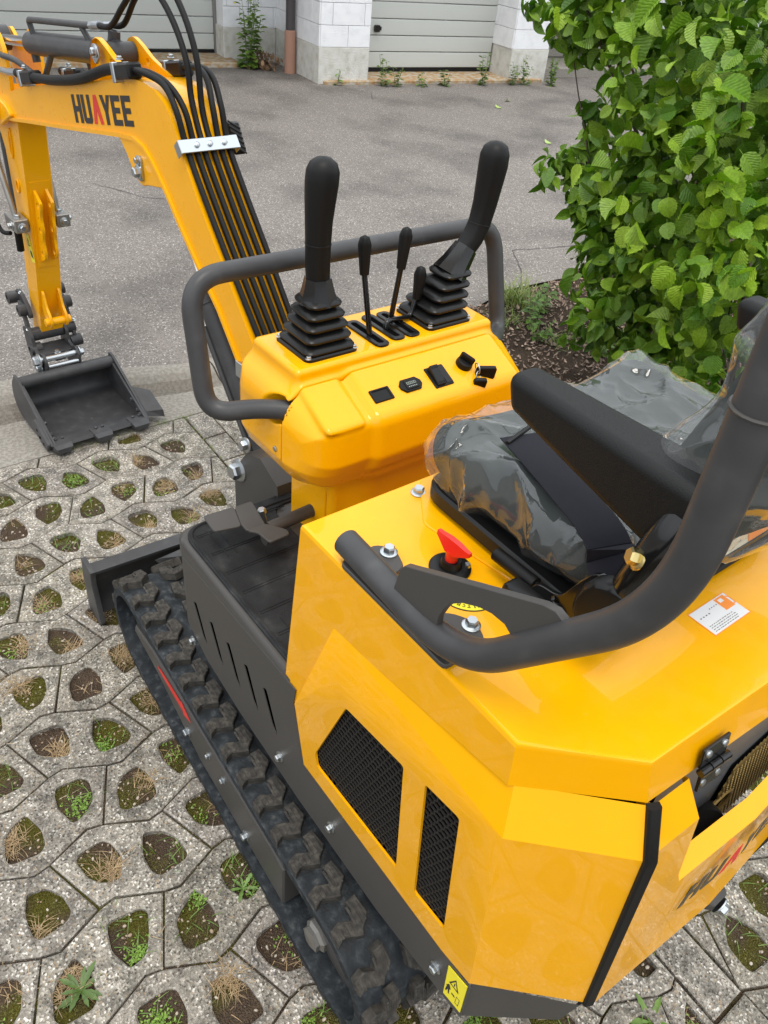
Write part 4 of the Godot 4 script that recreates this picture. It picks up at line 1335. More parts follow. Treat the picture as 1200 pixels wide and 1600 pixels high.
	g.xf = along(Vector3(0.022, 0.675, -0.174), Vector3(0, 0, 1))
	g.tube(range(25).map(func(k): return Vector3(cos(TAU * k / 24.0) * 0.038, 0, sin(TAU * k / 24.0) * 0.038)), 0.003, 6, false)
	part("exhaust_collar", g, M.mesh_brass, rpanel)
	# hinge
	g = G.new()
	var hx := Vector3(1, 0, 0.05).normalized()
	g.xf = frame(Vector3(-0.184, 0.981, -0.1635), hx, Vector3(0, 1, -0.15))
	g.box(Vector3(0, 0.020, 0.0), Vector3(0.050, 0.030, 0.004), 0.001)
	g.box(Vector3(0.004, -0.022, 0.001), Vector3(0.044, 0.034, 0.004), 0.001)
	for k in 3:
		g.tube([Vector3(-0.025 + 0.0185 * k, 0, 0.004), Vector3(-0.0085 + 0.0185 * k, 0, 0.004)], 0.0055, 12)
	var hg := part("hinge", g, M.gloss_black, lid, 30)
	for q in [[-0.014, 0.024], [0.016, 0.024], [-0.010, -0.026], [0.018, -0.026]]:
		var g2 := G.new()
		g2.xf = along(g.xf * Vector3(q[0], q[1], 0.002), g.xf.basis.z)
		g2.lathe([Vector2(0.0052, 0), Vector2(0.0048, 0.002), Vector2(0.0026, 0.003)], 14)
		part("screw", g2, M.zinc, hg)
	# tow pin under the rear door
	g = G.new()
	g.box(Vector3(0.03, 0.492, -0.112), Vector3(0.05, 0.03, 0.03), 0.008)
	var tw := part("tow_bracket", g, M.skirt)
	bolt(Vector3(0.035, 0.480, -0.096), Vector3(0.2, -0.3, 1), 0.011, tw)

	# ------------- roll bar
	g = G.new()
	var T := 0.0185; var xb := -0.395
	var path := fillet([Vector3(-0.384, 1.068, -0.632), Vector3(-0.395, 1.069, -0.388), Vector3(-0.396, 1.318, -0.192), Vector3(-0.396, 2.35, -0.192)], 0.085, 12)
	g.tube(path, T, 26)
	var rbm := part("roll_bar", g, M.grey, null, 50)
	g = G.new()
	g.tube(range(19).map(func(k): return Vector3(-0.396 + cos(TAU * k / 18.0) * 0.0192, 1.508, -0.192 + sin(TAU * k / 18.0) * 0.0192)), 0.0016, 6, false)
	part("weld_ring", g, M.skirt, rbm)
	g = G.new(); g.xf = side(-0.388)
	g.prism(pv([-0.516, 1.080, -0.508, 1.121, -0.501, 1.132, -0.306, 1.234, -0.291, 1.238, -0.276, 1.233, -0.262, 1.222, -0.318, 1.150, -0.328, 1.165, -0.343, 1.174, -0.362, 1.173, -0.380, 1.167, -0.404, 1.153, -0.420, 1.138, -0.428, 1.122, -0.434, 1.105, -0.434, 1.080]), [], 0.0, 0.009, 0.0008)
	part("gusset", g, M.skirt, rbm)
	g = G.new(); g.xf = up.call(0)
	g.prism(round_poly(pv([-0.402, -0.620, -0.340, -0.624, -0.322, -0.602, -0.334, -0.566, -0.368, -0.560, -0.368, -0.490, -0.336, -0.468, -0.320, -0.440, -0.332, -0.410, -0.402, -0.405]), 0.010, 3), [], 1.0435, 1.0500, 0.0012)
	part("foot_plate", g, M.skirt, rbm)
	bolt(Vector3(-0.335, 1.050, -0.600), Vector3.UP, 0.0084, rbm)
	bolt(Vector3(-0.331, 1.050, -0.438), Vector3.UP, 0.0084, rbm)
	g = G.new()
	g.tube([Vector3(0.396, 1.05, -0.45), Vector3(0.396, 1.318, -0.192), Vector3(0.396, 2.35, -0.192)], T, 20)
	g.tube([Vector3(-0.396, 2.35, -0.192), Vector3(0.396, 2.35, -0.192)], T, 20)
	part("roll_bar_top", g, M.grey, rbm)
	# ------------- battery switch
	g = G.new()
	g.xf = Transform3D(Basis(), Vector3(-0.279, 1.0434, -0.537))
	g.lathe([Vector2(0.029, 0), Vector2(0.029, 0.003), Vector2(0.025, 0.006), Vector2(0.016, 0.006), Vector2(0.013, 0.016)], 26)
	var sw := part("battery_switch", g, M.boot, lid, 40)
	g = G.new()
	g.xf = Transform3D(Basis(Vector3.UP, deg_to_rad(-88)).scaled(Vector3(0.84, 0.9, 0.84)), Vector3(-0.279, 1.0434, -0.537))
	g.lathe([Vector2(0.0105, 0.014), Vector2(0.0105, 0.036)], 20)
	g.loft([PackedVector3Array([Vector3(-0.036, 0.046, -0.004), Vector3(-0.036, 0.046, 0.004), Vector3(-0.036, 0.053, 0.003), Vector3(-0.036, 0.053, -0.003)]), PackedVector3Array([Vector3(-0.026, 0.041, -0.006), Vector3(-0.026, 0.041, 0.006), Vector3(-0.026, 0.053, 0.004), Vector3(-0.026, 0.053, -0.004)]), PackedVector3Array([Vector3(-0.009, 0.033, -0.010), Vector3(-0.009, 0.033, 0.010), Vector3(-0.009, 0.055, 0.005), Vector3(-0.009, 0.055, -0.005)]), PackedVector3Array([Vector3(0.009, 0.033, -0.010), Vector3(0.009, 0.033, 0.010), Vector3(0.009, 0.055, 0.005), Vector3(0.009, 0.055, -0.005)]), PackedVector3Array([Vector3(0.026, 0.041, -0.006), Vector3(0.026, 0.041, 0.006), Vector3(0.026, 0.053, 0.004), Vector3(0.026, 0.053, -0.004)]), PackedVector3Array([Vector3(0.036, 0.046, -0.004), Vector3(0.036, 0.046, 0.004), Vector3(0.036, 0.053, 0.003), Vector3(0.036, 0.053, -0.003)])])
	part("switch_key", g, M.red, sw, 60)
	bolt(Vector3(-0.262, 1.0495, -0.522), Vector3.UP, 0.0045, sw, null, false, "screw")
	# crescent shaped switch sticker
	var sk2: MeshInstance3D
	for q in [[0.0455, 0.0006], [0.0440, 0.0009]]:
		var cp := PackedVector2Array()
		for k in 25:
			var a := deg_to_rad(78.0 + 114.0 * k / 24.0)
			cp.push_back(Vector2(cos(a), sin(a)) * q[0])
		for k in 9:
			var a := deg_to_rad(180.0 - 90.0 * k / 8.0)
			cp.push_back(Vector2(cos(a), sin(a)) * 0.018)
		g = G.new(); g.xf = Transform3D(Basis(Vector3(1, 0, 0), Vector3(0, 0, 1), Vector3(0, 1, 0)), Vector3(-0.282, 1.0431, -0.497))
		g.prism(cp, [], 0.0, q[1])
		if q[0] > 0.045: sk2 = part("switch_sticker", g, M.ink, lid)
		else: part("face", g, M.decal_yellow, sk2)
	g = G.new()
	for k in 10:
		var a0 := deg_to_rad(100 + 5.6 * k); var a1 := deg_to_rad(100 + 5.6 * (k + 1))
		var q := []
		for rr2 in [[0.024, a0], [0.0325, a0], [0.0325, a1], [0.024, a1]]: q.append(Vector3(-0.282 + cos(rr2[1]) * rr2[0], 1.0444, -0.497 + sin(rr2[1]) * rr2[0]))
		g.quad(q[0], q[1], q[2], q[3])
	var ae := deg_to_rad(156); var at2 := deg_to_rad(170)
	g.tri(Vector3(-0.282 + cos(ae) * 0.020, 1.0444, -0.497 + sin(ae) * 0.020), Vector3(-0.282 + cos(ae) * 0.0365, 1.0444, -0.497 + sin(ae) * 0.0365), Vector3(-0.282 + cos(at2) * 0.0285, 1.0444, -0.497 + sin(at2) * 0.0285))
	part("arrow", g, M.red, sk2)
	var word := "SWITCH"
	for k in 6:
		var tm := TextMesh.new()
		var sf := SystemFont.new(); sf.font_names = PackedStringArray(["Droid Serif"]); sf.font_weight = 700
		tm.font = sf; tm.font_size = 16; tm.pixel_size = 0.00040; tm.depth = 0.0004; tm.text = word[k]
		var a := deg_to_rad(98 + 10.5 * k)
		var o := Vector3(-0.282 + cos(a) * 0.0375, 1.0445, -0.497 + sin(a) * 0.0375)
		# letters stand with their heads outwards, read from the seat
		var upv := Vector3(cos(a), 0, sin(a)); var rt := upv.cross(Vector3.UP) * -1.0
		var zz2 := Vector3.UP
		put("letter", tm, M.ink, sk2, Transform3D(Basis(upv.cross(zz2), upv, zz2), o))
	# fuel sticker
	g = G.new(); g.xf = Transform3D(Basis(), Vector3(-0.031, 1.0432, -0.2800))
	g.box(Vector3.ZERO, Vector3(0.080, 0.0006, 0.0440))
	var fs := part("fuel_sticker", g, M.orange, lid)
	g = G.new(); g.xf = Transform3D(Basis(), Vector3(-0.031, 1.0436, -0.2800))
	g.box(Vector3.ZERO, Vector3(0.0775, 0.0006, 0.0415))
	part("face", g, M.white, fs)
	g = G.new()
	# the pump, printed on its side: local u along +x to the right edge, w along z
	var fb := Transform3D(Basis(Vector3(1, 0, 0), Vector3(0, 0, 1), Vector3(0, 1, 0)), Vector3(-0.007, 1.0439, -0.288))
	g.xf = fb
	g.prism(pv([-0.010, -0.011, 0.010, -0.011, 0.010, 0.010, -0.010, 0.010]), [pv([-0.006, -0.0085, 0.003, -0.0085, 0.003, -0.0025, -0.006, -0.0025])], 0, 0.0004)
	g.prism(pv([0.011, -0.008, 0.0155, -0.005, 0.0155, 0.008, 0.011, 0.008, 0.011, 0.0065, 0.014, 0.0065, 0.014, -0.004, 0.011, -0.006]), [], 0, 0.0004)
	part("pump_sign", g, M.orange, fs)
	g = G.new()
	for j in 4:
		var xx := -0.064
		while xx < -0.012:
			var w := R.randf_range(0.0015, 0.0045)
			g.box(Vector3(xx + w * 0.5, 1.0440, -0.2722 + j * 0.0032), Vector3(w, 0.0003, 0.0008))
			xx += w + R.randf_range(0.0012, 0.0026)
	for j in 4: g.box(Vector3(-0.062 + j * 0.006, 1.0440, -0.2870), Vector3(0.0022, 0.0003, 0.0016))
	for j in 4: g.box(Vector3(-0.036 + j * 0.005, 1.0440, -0.2920), Vector3(0.0018, 0.0003, 0.0014))
	part("print_line", g, M.ink, fs).set_meta("kind", "stuff")
	# pedals left of the console
	g = G.new()
	g.tube([Vector3(-0.10, 0.762, -1.035), Vector3(-0.262, 0.748, -1.040)], 0.0135, 16)
	var pd := part("foot_pedal", g, M.skirt, null, 50)
	g = G.new()
	var pl3 := func(q: Array, y: float, tilt: Vector3) -> void:
		var o := Vector3(q[0], y, q[1])
		g.xf = Transform3D(Basis(Vector3(1, 0, 0), Vector3(0, 0, 1), Vector3(0, 1, 0)), Vector3.ZERO)
		var nn0 := tilt.normalized()
		var xx := Vector3(0, 0, -1).cross(nn0).normalized() * -1.0
		xx = Vector3(1, 0, 0) - nn0 * nn0.x; xx = xx.normalized()
		var yy := xx.cross(nn0) * -1.0
		g.xf = Transform3D(Basis(xx, yy, xx.cross(yy)), o)
		var pp := PackedVector2Array()
		for i in range(0, q.size(), 2):
			var d := Vector3(q[i], 0, q[i + 1]) - Vector3(o.x, 0, o.z)
			pp.push_back(Vector2(d.x, d.dot(Vector3(0, 0, yy.z).normalized())))
		var sgz := 1.0 if g.xf.basis.z.y > 0.0 else -1.0
		g.prism(round_poly(pp, 0.007, 3), [], 0.0, 0.004 * sgz, 0.001)
	pl3.call([-0.300, -1.110, -0.366, -1.112, -0.367, -1.064, -0.314, -1.054], 0.768, Vector3(0.03, 1, 0.10))
	pl3.call([-0.300, -1.108, -0.314, -1.056, -0.314, -1.033, -0.273, -1.033, -0.259, -1.112], 0.768, Vector3(0.10, 1, 0.04))
	pl3.call([-0.314, -1.034, -0.300, -1.016, -0.299, -0.975, -0.254, -0.976, -0.250, -0.992, -0.273, -1.034], 0.766, Vector3(0.0, 1, -0.12))
	g.xf = Transform3D()
	g.tube([Vector3(-0.285, 0.742, -1.020), Vector3(-0.268, 0.742, -1.022)], 0.011, 14)
	part("pedal_plate", g, M.skirt, pd, 30)
	g = G.new()
	g.tube([Vector3(-0.238, 0.703, -1.085), Vector3(-0.246, 0.745, -1.092)], 0.005, 10)
	part("stop_bolt", g, M.zinc, fl)
	bolt(Vector3(-0.246, 0.744, -1.092), Vector3(-0.18, 1, -0.15), 0.009, fl, null, false)
	# collar of the swing post seen in front of the floor
	g = G.new()
	g.xf = side(-0.165)
	g.prism(pv([-1.36, 0.50, -1.36, 0.66, -1.30, 0.74, -1.24, 0.76, -1.17, 0.73, -1.15, 0.60, -1.20, 0.50]), [], 0.0, -0.33, 0.01)
	g.xf = Transform3D()
	g.box(Vector3(0, 0.55, -1.15), Vector3(0.5, 0.12, 0.16), 0.01)
	var swb := part("swing_bracket", g, M.skirt)
	bolt(Vector3(-0.165, 0.672, -1.335), Vector3(-1, 0.1, 0.1), 0.019, swb)
	bolt(Vector3(-0.165, 0.762, -1.300), Vector3(-1, 0.1, 0.1), 0.012, swb)

# ---- console
var CPROF := pv([-1.150, 1.056, -1.000, 1.056, -0.918, 1.018, -0.914, 0.965, -0.935, 0.915, -1.0, 0.885, -1.150, 0.885])
func con_sdf(p: Vector3) -> float:
	var d := sd_poly(Vector2(p.z, p.y), CPROF) - 0.02
	var ax := absf(p.x)
	var hw := 0.267 - 0.16 * maxf(0.0, p.y - 1.02) - 0.45 * maxf(0.0, 0.94 - p.y) - 0.22 * maxf(0.0, p.z + 0.985)
	var b := smax(d, ax - hw, 0.055)
	b = smin(b, sd_box(p - Vector3(0, 1.076, -1.078), Vector3(0.230, 0.0265, 0.078), 0.012), 0.016)
	var bul := smax(smax(d - 0.011, absf(p.x - 0.040) - 0.176, 0.018), smax(0.918 - p.y, -1.0 - p.z, 0.02), 0.02)
	b = smin(b, bul, 0.010)
	var deck := smax(smax(d - 0.006, absf(p.x + 0.192) - 0.040, 0.010), smax(1.028 - p.y, -0.995 - p.z, 0.01), 0.01)
	b = smin(b, deck, 0.006)
	var pp := Vector3(ax, p.y, p.z) - Vector3(0.285, 1.030, -1.044); var dd := Vector3(-0.085, 0, 0.079)
	b = smax(b, 0.0235 - (pp - dd * clampf(pp.dot(dd) / dd.dot(dd), -0.3, 0.75)).length(), 0.004)
	b = smin(b, sd_box(p - Vector3(0, 0.79, -1.045), Vector3(0.165, 0.12, 0.078), 0.012), 0.035)
	b = smin(b, sd_box(p - Vector3(0.03, 0.79, -1.02), Vector3(0.150, 0.12, 0.082), 0.03), 0.06)
	return b

func rsq(h: float, r: float, y: float, dx := 0.0, n := 5) -> PackedVector3Array:
	var o := PackedVector3Array()
	for k in 4:
		var cx: float = [1, -1, -1, 1][k] * (h - r); var cz: float = [1, 1, -1, -1][k] * (h - r)
		for i in n + 1:
			var a := PI * 0.5 * (k + float(i) / n)
			o.push_back(Vector3(cx + cos(a) * r + dx, y, cz + sin(a) * r))
	return o

func console() -> void:
	var lo := Vector3(-0.31, 0.69, -1.19); var hi := Vector3(0.31, 1.12, -0.86)
	var rear := put_part("console", nets(Vector3(-0.31, 0.69, -1.0), hi, 0.0045, func(p): return smax(con_sdf(p), -0.9895 - p.z, 0.003)), M.yellow)
	put_part("console_front", nets(lo, Vector3(0.31, 1.12, -0.985), 0.0045, func(p): return smax(con_sdf(p) + 0.001, p.z + 0.9925, 0.003)), M.yellow)
	var g := G.new()
	g.box(Vector3(0, 0.97, -0.991), Vector3(0.47, 0.16, 0.008))
	part("seam_backing", g, M.black_hole, rear)
	for x in [-0.106, 0.092]:
		var sg := G.new()
		sg.xf = along(Vector3(x, 1.0775, -0.983), Vector3(0, 1, 0.25))
		sg.lathe([Vector2(0.006, 0), Vector2(0.0055, 0.002), Vector2(0.003, 0.0032)], 14)
		part("screw", sg, M.zinc, rear)
	bolt(Vector3(-0.2625, 0.957, -1.008), Vector3(-1, 0, 0.1), 0.0055, rear, null, false, "screw")
	# lever slots
	g = G.new()
	for q in [[-0.037, -1.064], [0.006, -1.072], [0.040, -1.070]]:
		g.xf = Transform3D(Basis(Vector3(1, 0, 0), Vector3(0, 0, 1), Vector3(0, 1, 0)), Vector3(q[0], 1.1015, q[1]))
		g.prism(round_poly(pv([-0.015, -0.056, 0.015, -0.056, 0.015, 0.056, -0.015, 0.056]), 0.0145, 6), [round_poly(pv([-0.006, -0.046, 0.006, -0.046, 0.006, 0.046, -0.006, 0.046]), 0.0055, 4)], 0.0, 0.0042, 0.001)
	var fr := part("slot_frame", g, M.boot, rear, 40)
	g = G.new()
	for q in [[-0.037, -1.064], [0.006, -1.072], [0.040, -1.070]]: g.box(Vector3(q[0], 1.1022, q[1]), Vector3(0.014, 0.002, 0.096))
	part("slot", g, M.black_hole, fr)
	# joysticks
	for sd in 2:
		var x := -0.143 if sd == 0 else 0.130
		var lean := 0.0 if sd == 0 else 0.030
		var zc := -1.072
		g = G.new()
		g.xf = Transform3D(Basis(), Vector3(x, 0, zc))
		g.loft([rsq(0.055, 0.012, 1.100), rsq(0.055, 0.012, 1.106), rsq(0.052, 0.012, 1.108)])
		var js := part("joystick", g, M.boot, null, 30)
		g = G.new()
		g.xf = Transform3D(Basis(), Vector3(x, 0, zc))
		var rings := []
		var y := 1.106
		for k in 5:
			var h := lerpf(0.0525, 0.034, k / 4.0); var dx := lean * pow(k / 4.0, 1.3)
			rings.append(rsq(h - 0.012, 0.012, y, dx))
			rings.append(rsq(h - 0.001, 0.016, y + 0.0035, dx))
			rings.append(rsq(h, 0.016, y + 0.0075, dx))
			rings.append(rsq(h - 0.003, 0.015, y + 0.0115, dx))
			rings.append(rsq(h - 0.011, 0.012, y + 0.0145, dx))
			y += 0.0185
		rings.append(rsq(0.024, 0.012, y, lean))
		g.loft(rings)
		part("boot", g, M.boot, js, 50)
		for q in [[-0.048, 0.048], [0.048, 0.048], [-0.048, -0.048], [0.048, -0.048]]:
			bolt(Vector3(x + q[0], 1.107, zc + q[1]), Vector3.UP, 0.0042, js, null, true, "screw")
		# collar and grip
		var pts: Array; var col: Array
		if sd == 0:
			pts = [Vector3(-0.145, 1.222, zc), Vector3(-0.1465, 1.25, zc), Vector3(-0.147, 1.285, zc), Vector3(-0.147, 1.32, zc), Vector3(-0.1455, 1.355, zc), Vector3(-0.144, 1.380, zc), Vector3(-0.1425, 1.398, zc), Vector3(-0.142, 1.410, zc), Vector3(-0.142, 1.417, zc), Vector3(-0.142, 1.4195, zc)]
			col = [Vector3(-0.143, 1.185, zc), Vector3(-0.144, 1.205, zc), Vector3(-0.145, 1.228, zc)]
		else:
			pts = [Vector3(0.190, 1.225, zc), Vector3(0.206, 1.244, zc), Vector3(0.218, 1.270, zc), Vector3(0.2245, 1.305, zc), Vector3(0.228, 1.345, zc), Vector3(0.230, 1.372, zc), Vector3(0.230, 1.392, zc), Vector3(0.2295, 1.405, zc), Vector3(0.229, 1.412, zc), Vector3(0.229, 1.4145, zc)]
			col = [Vector3(0.158, 1.180, zc), Vector3(0.172, 1.200, zc), Vector3(0.192, 1.228, zc)]
		g = G.new()
		g.tube(pts, [0.0205, 0.0212, 0.0215, 0.0228, 0.0255, 0.0272, 0.0268, 0.0220, 0.0125, 0.002], 24)
		var gr := part("grip", g, M.plastic, js, 60)
		g = G.new()
		var ax: Vector3 = (pts[3] - pts[2]).normalized()
		g.xf = along(pts[2], ax)
		g.lathe([Vector2(0.0222, -0.0012), Vector2(0.0226, 0), Vector2(0.0222, 0.0012)], 24)
		part("grip_ring", g, M.boot, gr)
		g = G.new()
		g.tube(col, [0.036, 0.029, 0.0235], 8)
		part("collar", g, M.gloss_black, js, 20)
	# small levers
	var sets := [[[Vector3(-0.037, 1.09, -1.052), Vector3(-0.042, 1.218, -1.080)], [Vector3(-0.042, 1.212, -1.0785), Vector3(-0.0445, 1.265, -1.080), Vector3(-0.045, 1.277, -1.080), Vector3(-0.045, 1.281, -1.080)]],
		[[Vector3(0.030, 1.09, -1.083), Vector3(0.043, 1.214, -1.080)], [Vector3(0.0425, 1.208, -1.080), Vector3(0.0468, 1.267, -1.080), Vector3(0.0475, 1.279, -1.080), Vector3(0.0476, 1.283, -1.080)]],
		[[Vector3(0.006, 1.09, -1.060), Vector3(0.006, 1.118, -1.066), Vector3(0.078, 1.107, -1.078), Vector3(0.092, 1.155, -1.082)], [Vector3(0.091, 1.140, -1.081), Vector3(0.0935, 1.187, -1.082), Vector3(0.0938, 1.199, -1.082), Vector3(0.0938, 1.203, -1.082)]]]
	for q in sets:
		g = G.new()
		g.tube(fillet(q[0], 0.014, 5), 0.0052, 12)
		var lv := part("lever", g, M.gloss_black, null, 50)
		g = G.new()
		g.tube(q[1], [0.0086, 0.0122, 0.0085, 0.002], 16)
		part("knob", g, M.plastic, lv, 60)
	# grab bar round the console
	g = G.new()
	var bar := [Vector3(-0.20, 1.030, -0.965), Vector3(-0.275, 1.030, -1.035), Vector3(-0.352, 1.006, -1.096), Vector3(-0.344, 1.228, -1.154), Vector3(0.344, 1.228, -1.154), Vector3(0.352, 1.006, -1.096), Vector3(0.275, 1.030, -1.035), Vector3(0.20, 1.030, -0.965)]
	g.tube(fillet(bar, 0.062, 9), 0.0172, 22)
	part("grab_bar", g, M.grey, null, 60)
	# switches on the deck
	var dk := frame(Vector3(0, 1.0572, -0.930), Vector3(1, 0, 0), Vector3(0, 0.42, -0.907))
	g = G.new(); g.xf = dk * Transform3D(Basis(), Vector3(-0.099, 0.001, 0))
	g.prism(round_poly(pv([-0.021, -0.0135, 0.021, -0.0135, 0.021, 0.0135, -0.021, 0.0135]), 0.002, 2), [pv([-0.0165, -0.0095, 0.0165, -0.0095, 0.0165, 0.0095, -0.0165, 0.0095])], -0.004, 0.0035, 0.001)
	g.box(Vector3(0, 0, 0.0005), Vector3(0.033, 0.019, 0.002))
	part("blank_cover", g, M.plastic, rear)
	g = G.new(); g.xf = dk * Transform3D(Basis(), Vector3(-0.033, 0.003, 0))
	g.prism(pv([-0.024, -0.004, -0.016, -0.0135, 0.016, -0.0135, 0.024, -0.004, 0.024, 0.004, 0.016, 0.0135, -0.016, 0.0135, -0.024, 0.004]), [], -0.004, 0.0045, 0.0012)
	g.box(Vector3(0, 0, 0.005), Vector3(0.027, 0.020, 0.003), 0.001)
	var hm := part("hour_meter", g, M.plastic, rear)
	g = G.new(); g.xf = dk * Transform3D(Basis(), Vector3(-0.033, 0.003, 0))
	g.box(Vector3(0, 0.0015, 0.0066), Vector3(0.020, 0.0052, 0.0006))
	for k in 5: g.box(Vector3(-0.008 + 0.004 * k, -0.0055, 0.0066), Vector3(0.0022, 0.0014, 0.0005))
	part("display", g, M.lcd, hm)
	g = G.new(); g.xf = dk * Transform3D(Basis(), Vector3(-0.033, 0.003, 0))
	for k in 5: g.box(Vector3(-0.0078 + 0.0039 * k, 0.0015, 0.0071), Vector3(0.0028, 0.0040, 0.0004))
	part("digit_wheel", g, M.ink, hm)
	g = G.new(); g.xf = dk * Transform3D(Basis(), Vector3(0.034, 0.003, 0))
	g.prism(round_poly(pv([-0.0215, -0.023, 0.0215, -0.023, 0.0215, 0.023, -0.0215, 0.023]), 0.002, 2), [], -0.004, 0.003, 0.001)
	var rsw := part("rocker_switch", g, M.plastic, rear)
	g = G.new(); g.xf = dk * Transform3D(Basis(Vector3(1, 0, 0), 0.22), Vector3(0.027, 0.003, 0.006))
	g.box(Vector3.ZERO, Vector3(0.019, 0.040, 0.010), 0.0015)
	for k in 6: g.box(Vector3(-0.007 + 0.0028 * k, 0.015, 0.0052), Vector3(0.0012, 0.004, 0.001))
	for k in 6: g.box(Vector3(-0.007 + 0.0028 * k, -0.015, 0.0052), Vector3(0.0012, 0.004, 0.001))
	part("rocker", g, M.boot, rsw)
	g = G.new(); g.xf = dk * Transform3D(Basis(), Vector3(0.0475, 0.003, 0.0032))
	g.box(Vector3.ZERO, Vector3(0.014, 0.038, 0.0012))
	part("rocker_blank", g, M.boot, rsw)
	# ignition switch
	g = G.new(); g.xf = dk * Transform3D(Basis(Vector3(1, 0, 0), PI / 2), Vector3(0.102, 0.012, -0.002))
	g.lathe([Vector2(0.0165, 0), Vector2(0.0165, 0.006), Vector2(0.0150, 0.014), Vector2(0.012, 0.015)], 24)
	var ig := part("ignition_switch", g, M.plastic, rear)
	g = G.new(); g.xf = dk * Transform3D(Basis(Vector3(0, 0, 1), 0.5), Vector3(0.102, 0.012, 0.016))
	g.box(Vector3(0, 0, 0.003), Vector3(0.007, 0.030, 0.016), 0.003)
	part("turn_knob", g, M.plastic, ig)
	# keys hanging from the ignition: a thing of its own
	var kp := dk * Vector3(0.110, -0.002, 0.020)
	var keys := thing("key_bunch", "bunch of black headed keys on wire rings hanging from the ignition switch", "keys", kp)
	g = G.new()
	for q in [[Vector3(0.003, -0.010, 0.006), 0.010, Vector3(1, 0.2, 0.3)], [Vector3(0.002, -0.022, 0.012), 0.0085, Vector3(0.4, 0.3, 1)]]:
		g.xf = along(q[0], q[2])
		g.tube(range(19).map(func(k): return Vector3(cos(TAU * k / 18.0) * q[1], 0, sin(TAU * k / 18.0) * q[1])), 0.0012, 7, false)
	put("ring", g.mesh(60), M.zinc, keys)
	for q in [[Vector3(0.019, -0.022, 0.012), 0.15, Vector2(0.021, 0.015)], [Vector3(-0.002, -0.040, 0.020), 0.35, Vector2(0.014, 0.020)]]:
		g = G.new()
		g.xf = Transform3D(Basis(Vector3.UP, -0.5) * Basis(Vector3(1, 0, 0), q[1]), q[0])
		g.prism(round_poly(pv([-q[2].x, -q[2].y, q[2].x * 0.9, -q[2].y * 0.8, q[2].x, q[2].y, -q[2].x * 0.8, q[2].y]), 0.006, 4), [], -0.004, 0.004, 0.0015)
		g.box(Vector3(0.003, -q[2].y - 0.006, 0), Vector3(0.006, 0.014, 0.003), 0.001)
		put("key_head", g.mesh(40), M.plastic, keys)
	g = G.new()
	g.tube(spline([Vector3(0.0, -0.028, 0.018), Vector3(0.010, -0.05, 0.030), Vector3(0.012, -0.080, 0.030), Vector3(0.011, -0.098, 0.024)], 5), 0.0012, 6)
	put("wire", g.mesh(60), M.zinc, keys)

# ---- seat
var wr := FastNoiseLite.new()
func cushion(p: Vector3) -> float:
	var q := p - Vector3(0.020, 1.106, -0.522)
	q.y -= 0.024 * pow(clampf(absf(q.x) / 0.20, 0, 1.1), 2.0) - 0.010 + 0.010 * clampf((-q.z - 0.10) / 0.08, 0.0, 1.0)
	return sd_box(q, Vector3(0.234, 0.051, 0.176), 0.049)

func back_local(p: Vector3) -> Vector3:
	return (p - Vector3(0, 1.240, -0.352)).rotated(Vector3(1, 0, 0), deg_to_rad(-17.0))

func backrest(p: Vector3) -> float:
	var q := back_local(p) - Vector3(0, 0.23, 0.052)
	q.z += 0.020 * pow(clampf(absf(q.x) / 0.19, 0, 1.1), 2.0)
	return sd_box(q, Vector3(0.205, 0.23, 0.052), 0.045)

func wrinkle(p: Vector3) -> float:
	p = p.rotated(Vector3.UP, 0.6)
	var a := wr.get_noise_3d(p.x * 0.7, p.y * 1.6, p.z * 1.5)
	var b := wr.get_noise_3d(p.x * 2.6 + 40.0, p.y * 1.2, p.z * 1.6)
	var c := wr.get_noise_3d(p.x * 4.5 + 9.0, p.y * 2.0 + 3.0, p.z * 4.8)
	return 0.0075 * (1.0 - 2.6 * absf(a)) + 0.0034 * (1.0 - 2.6 * absf(b)) + 0.0008 * (1.0 - 2.4 * absf(c))

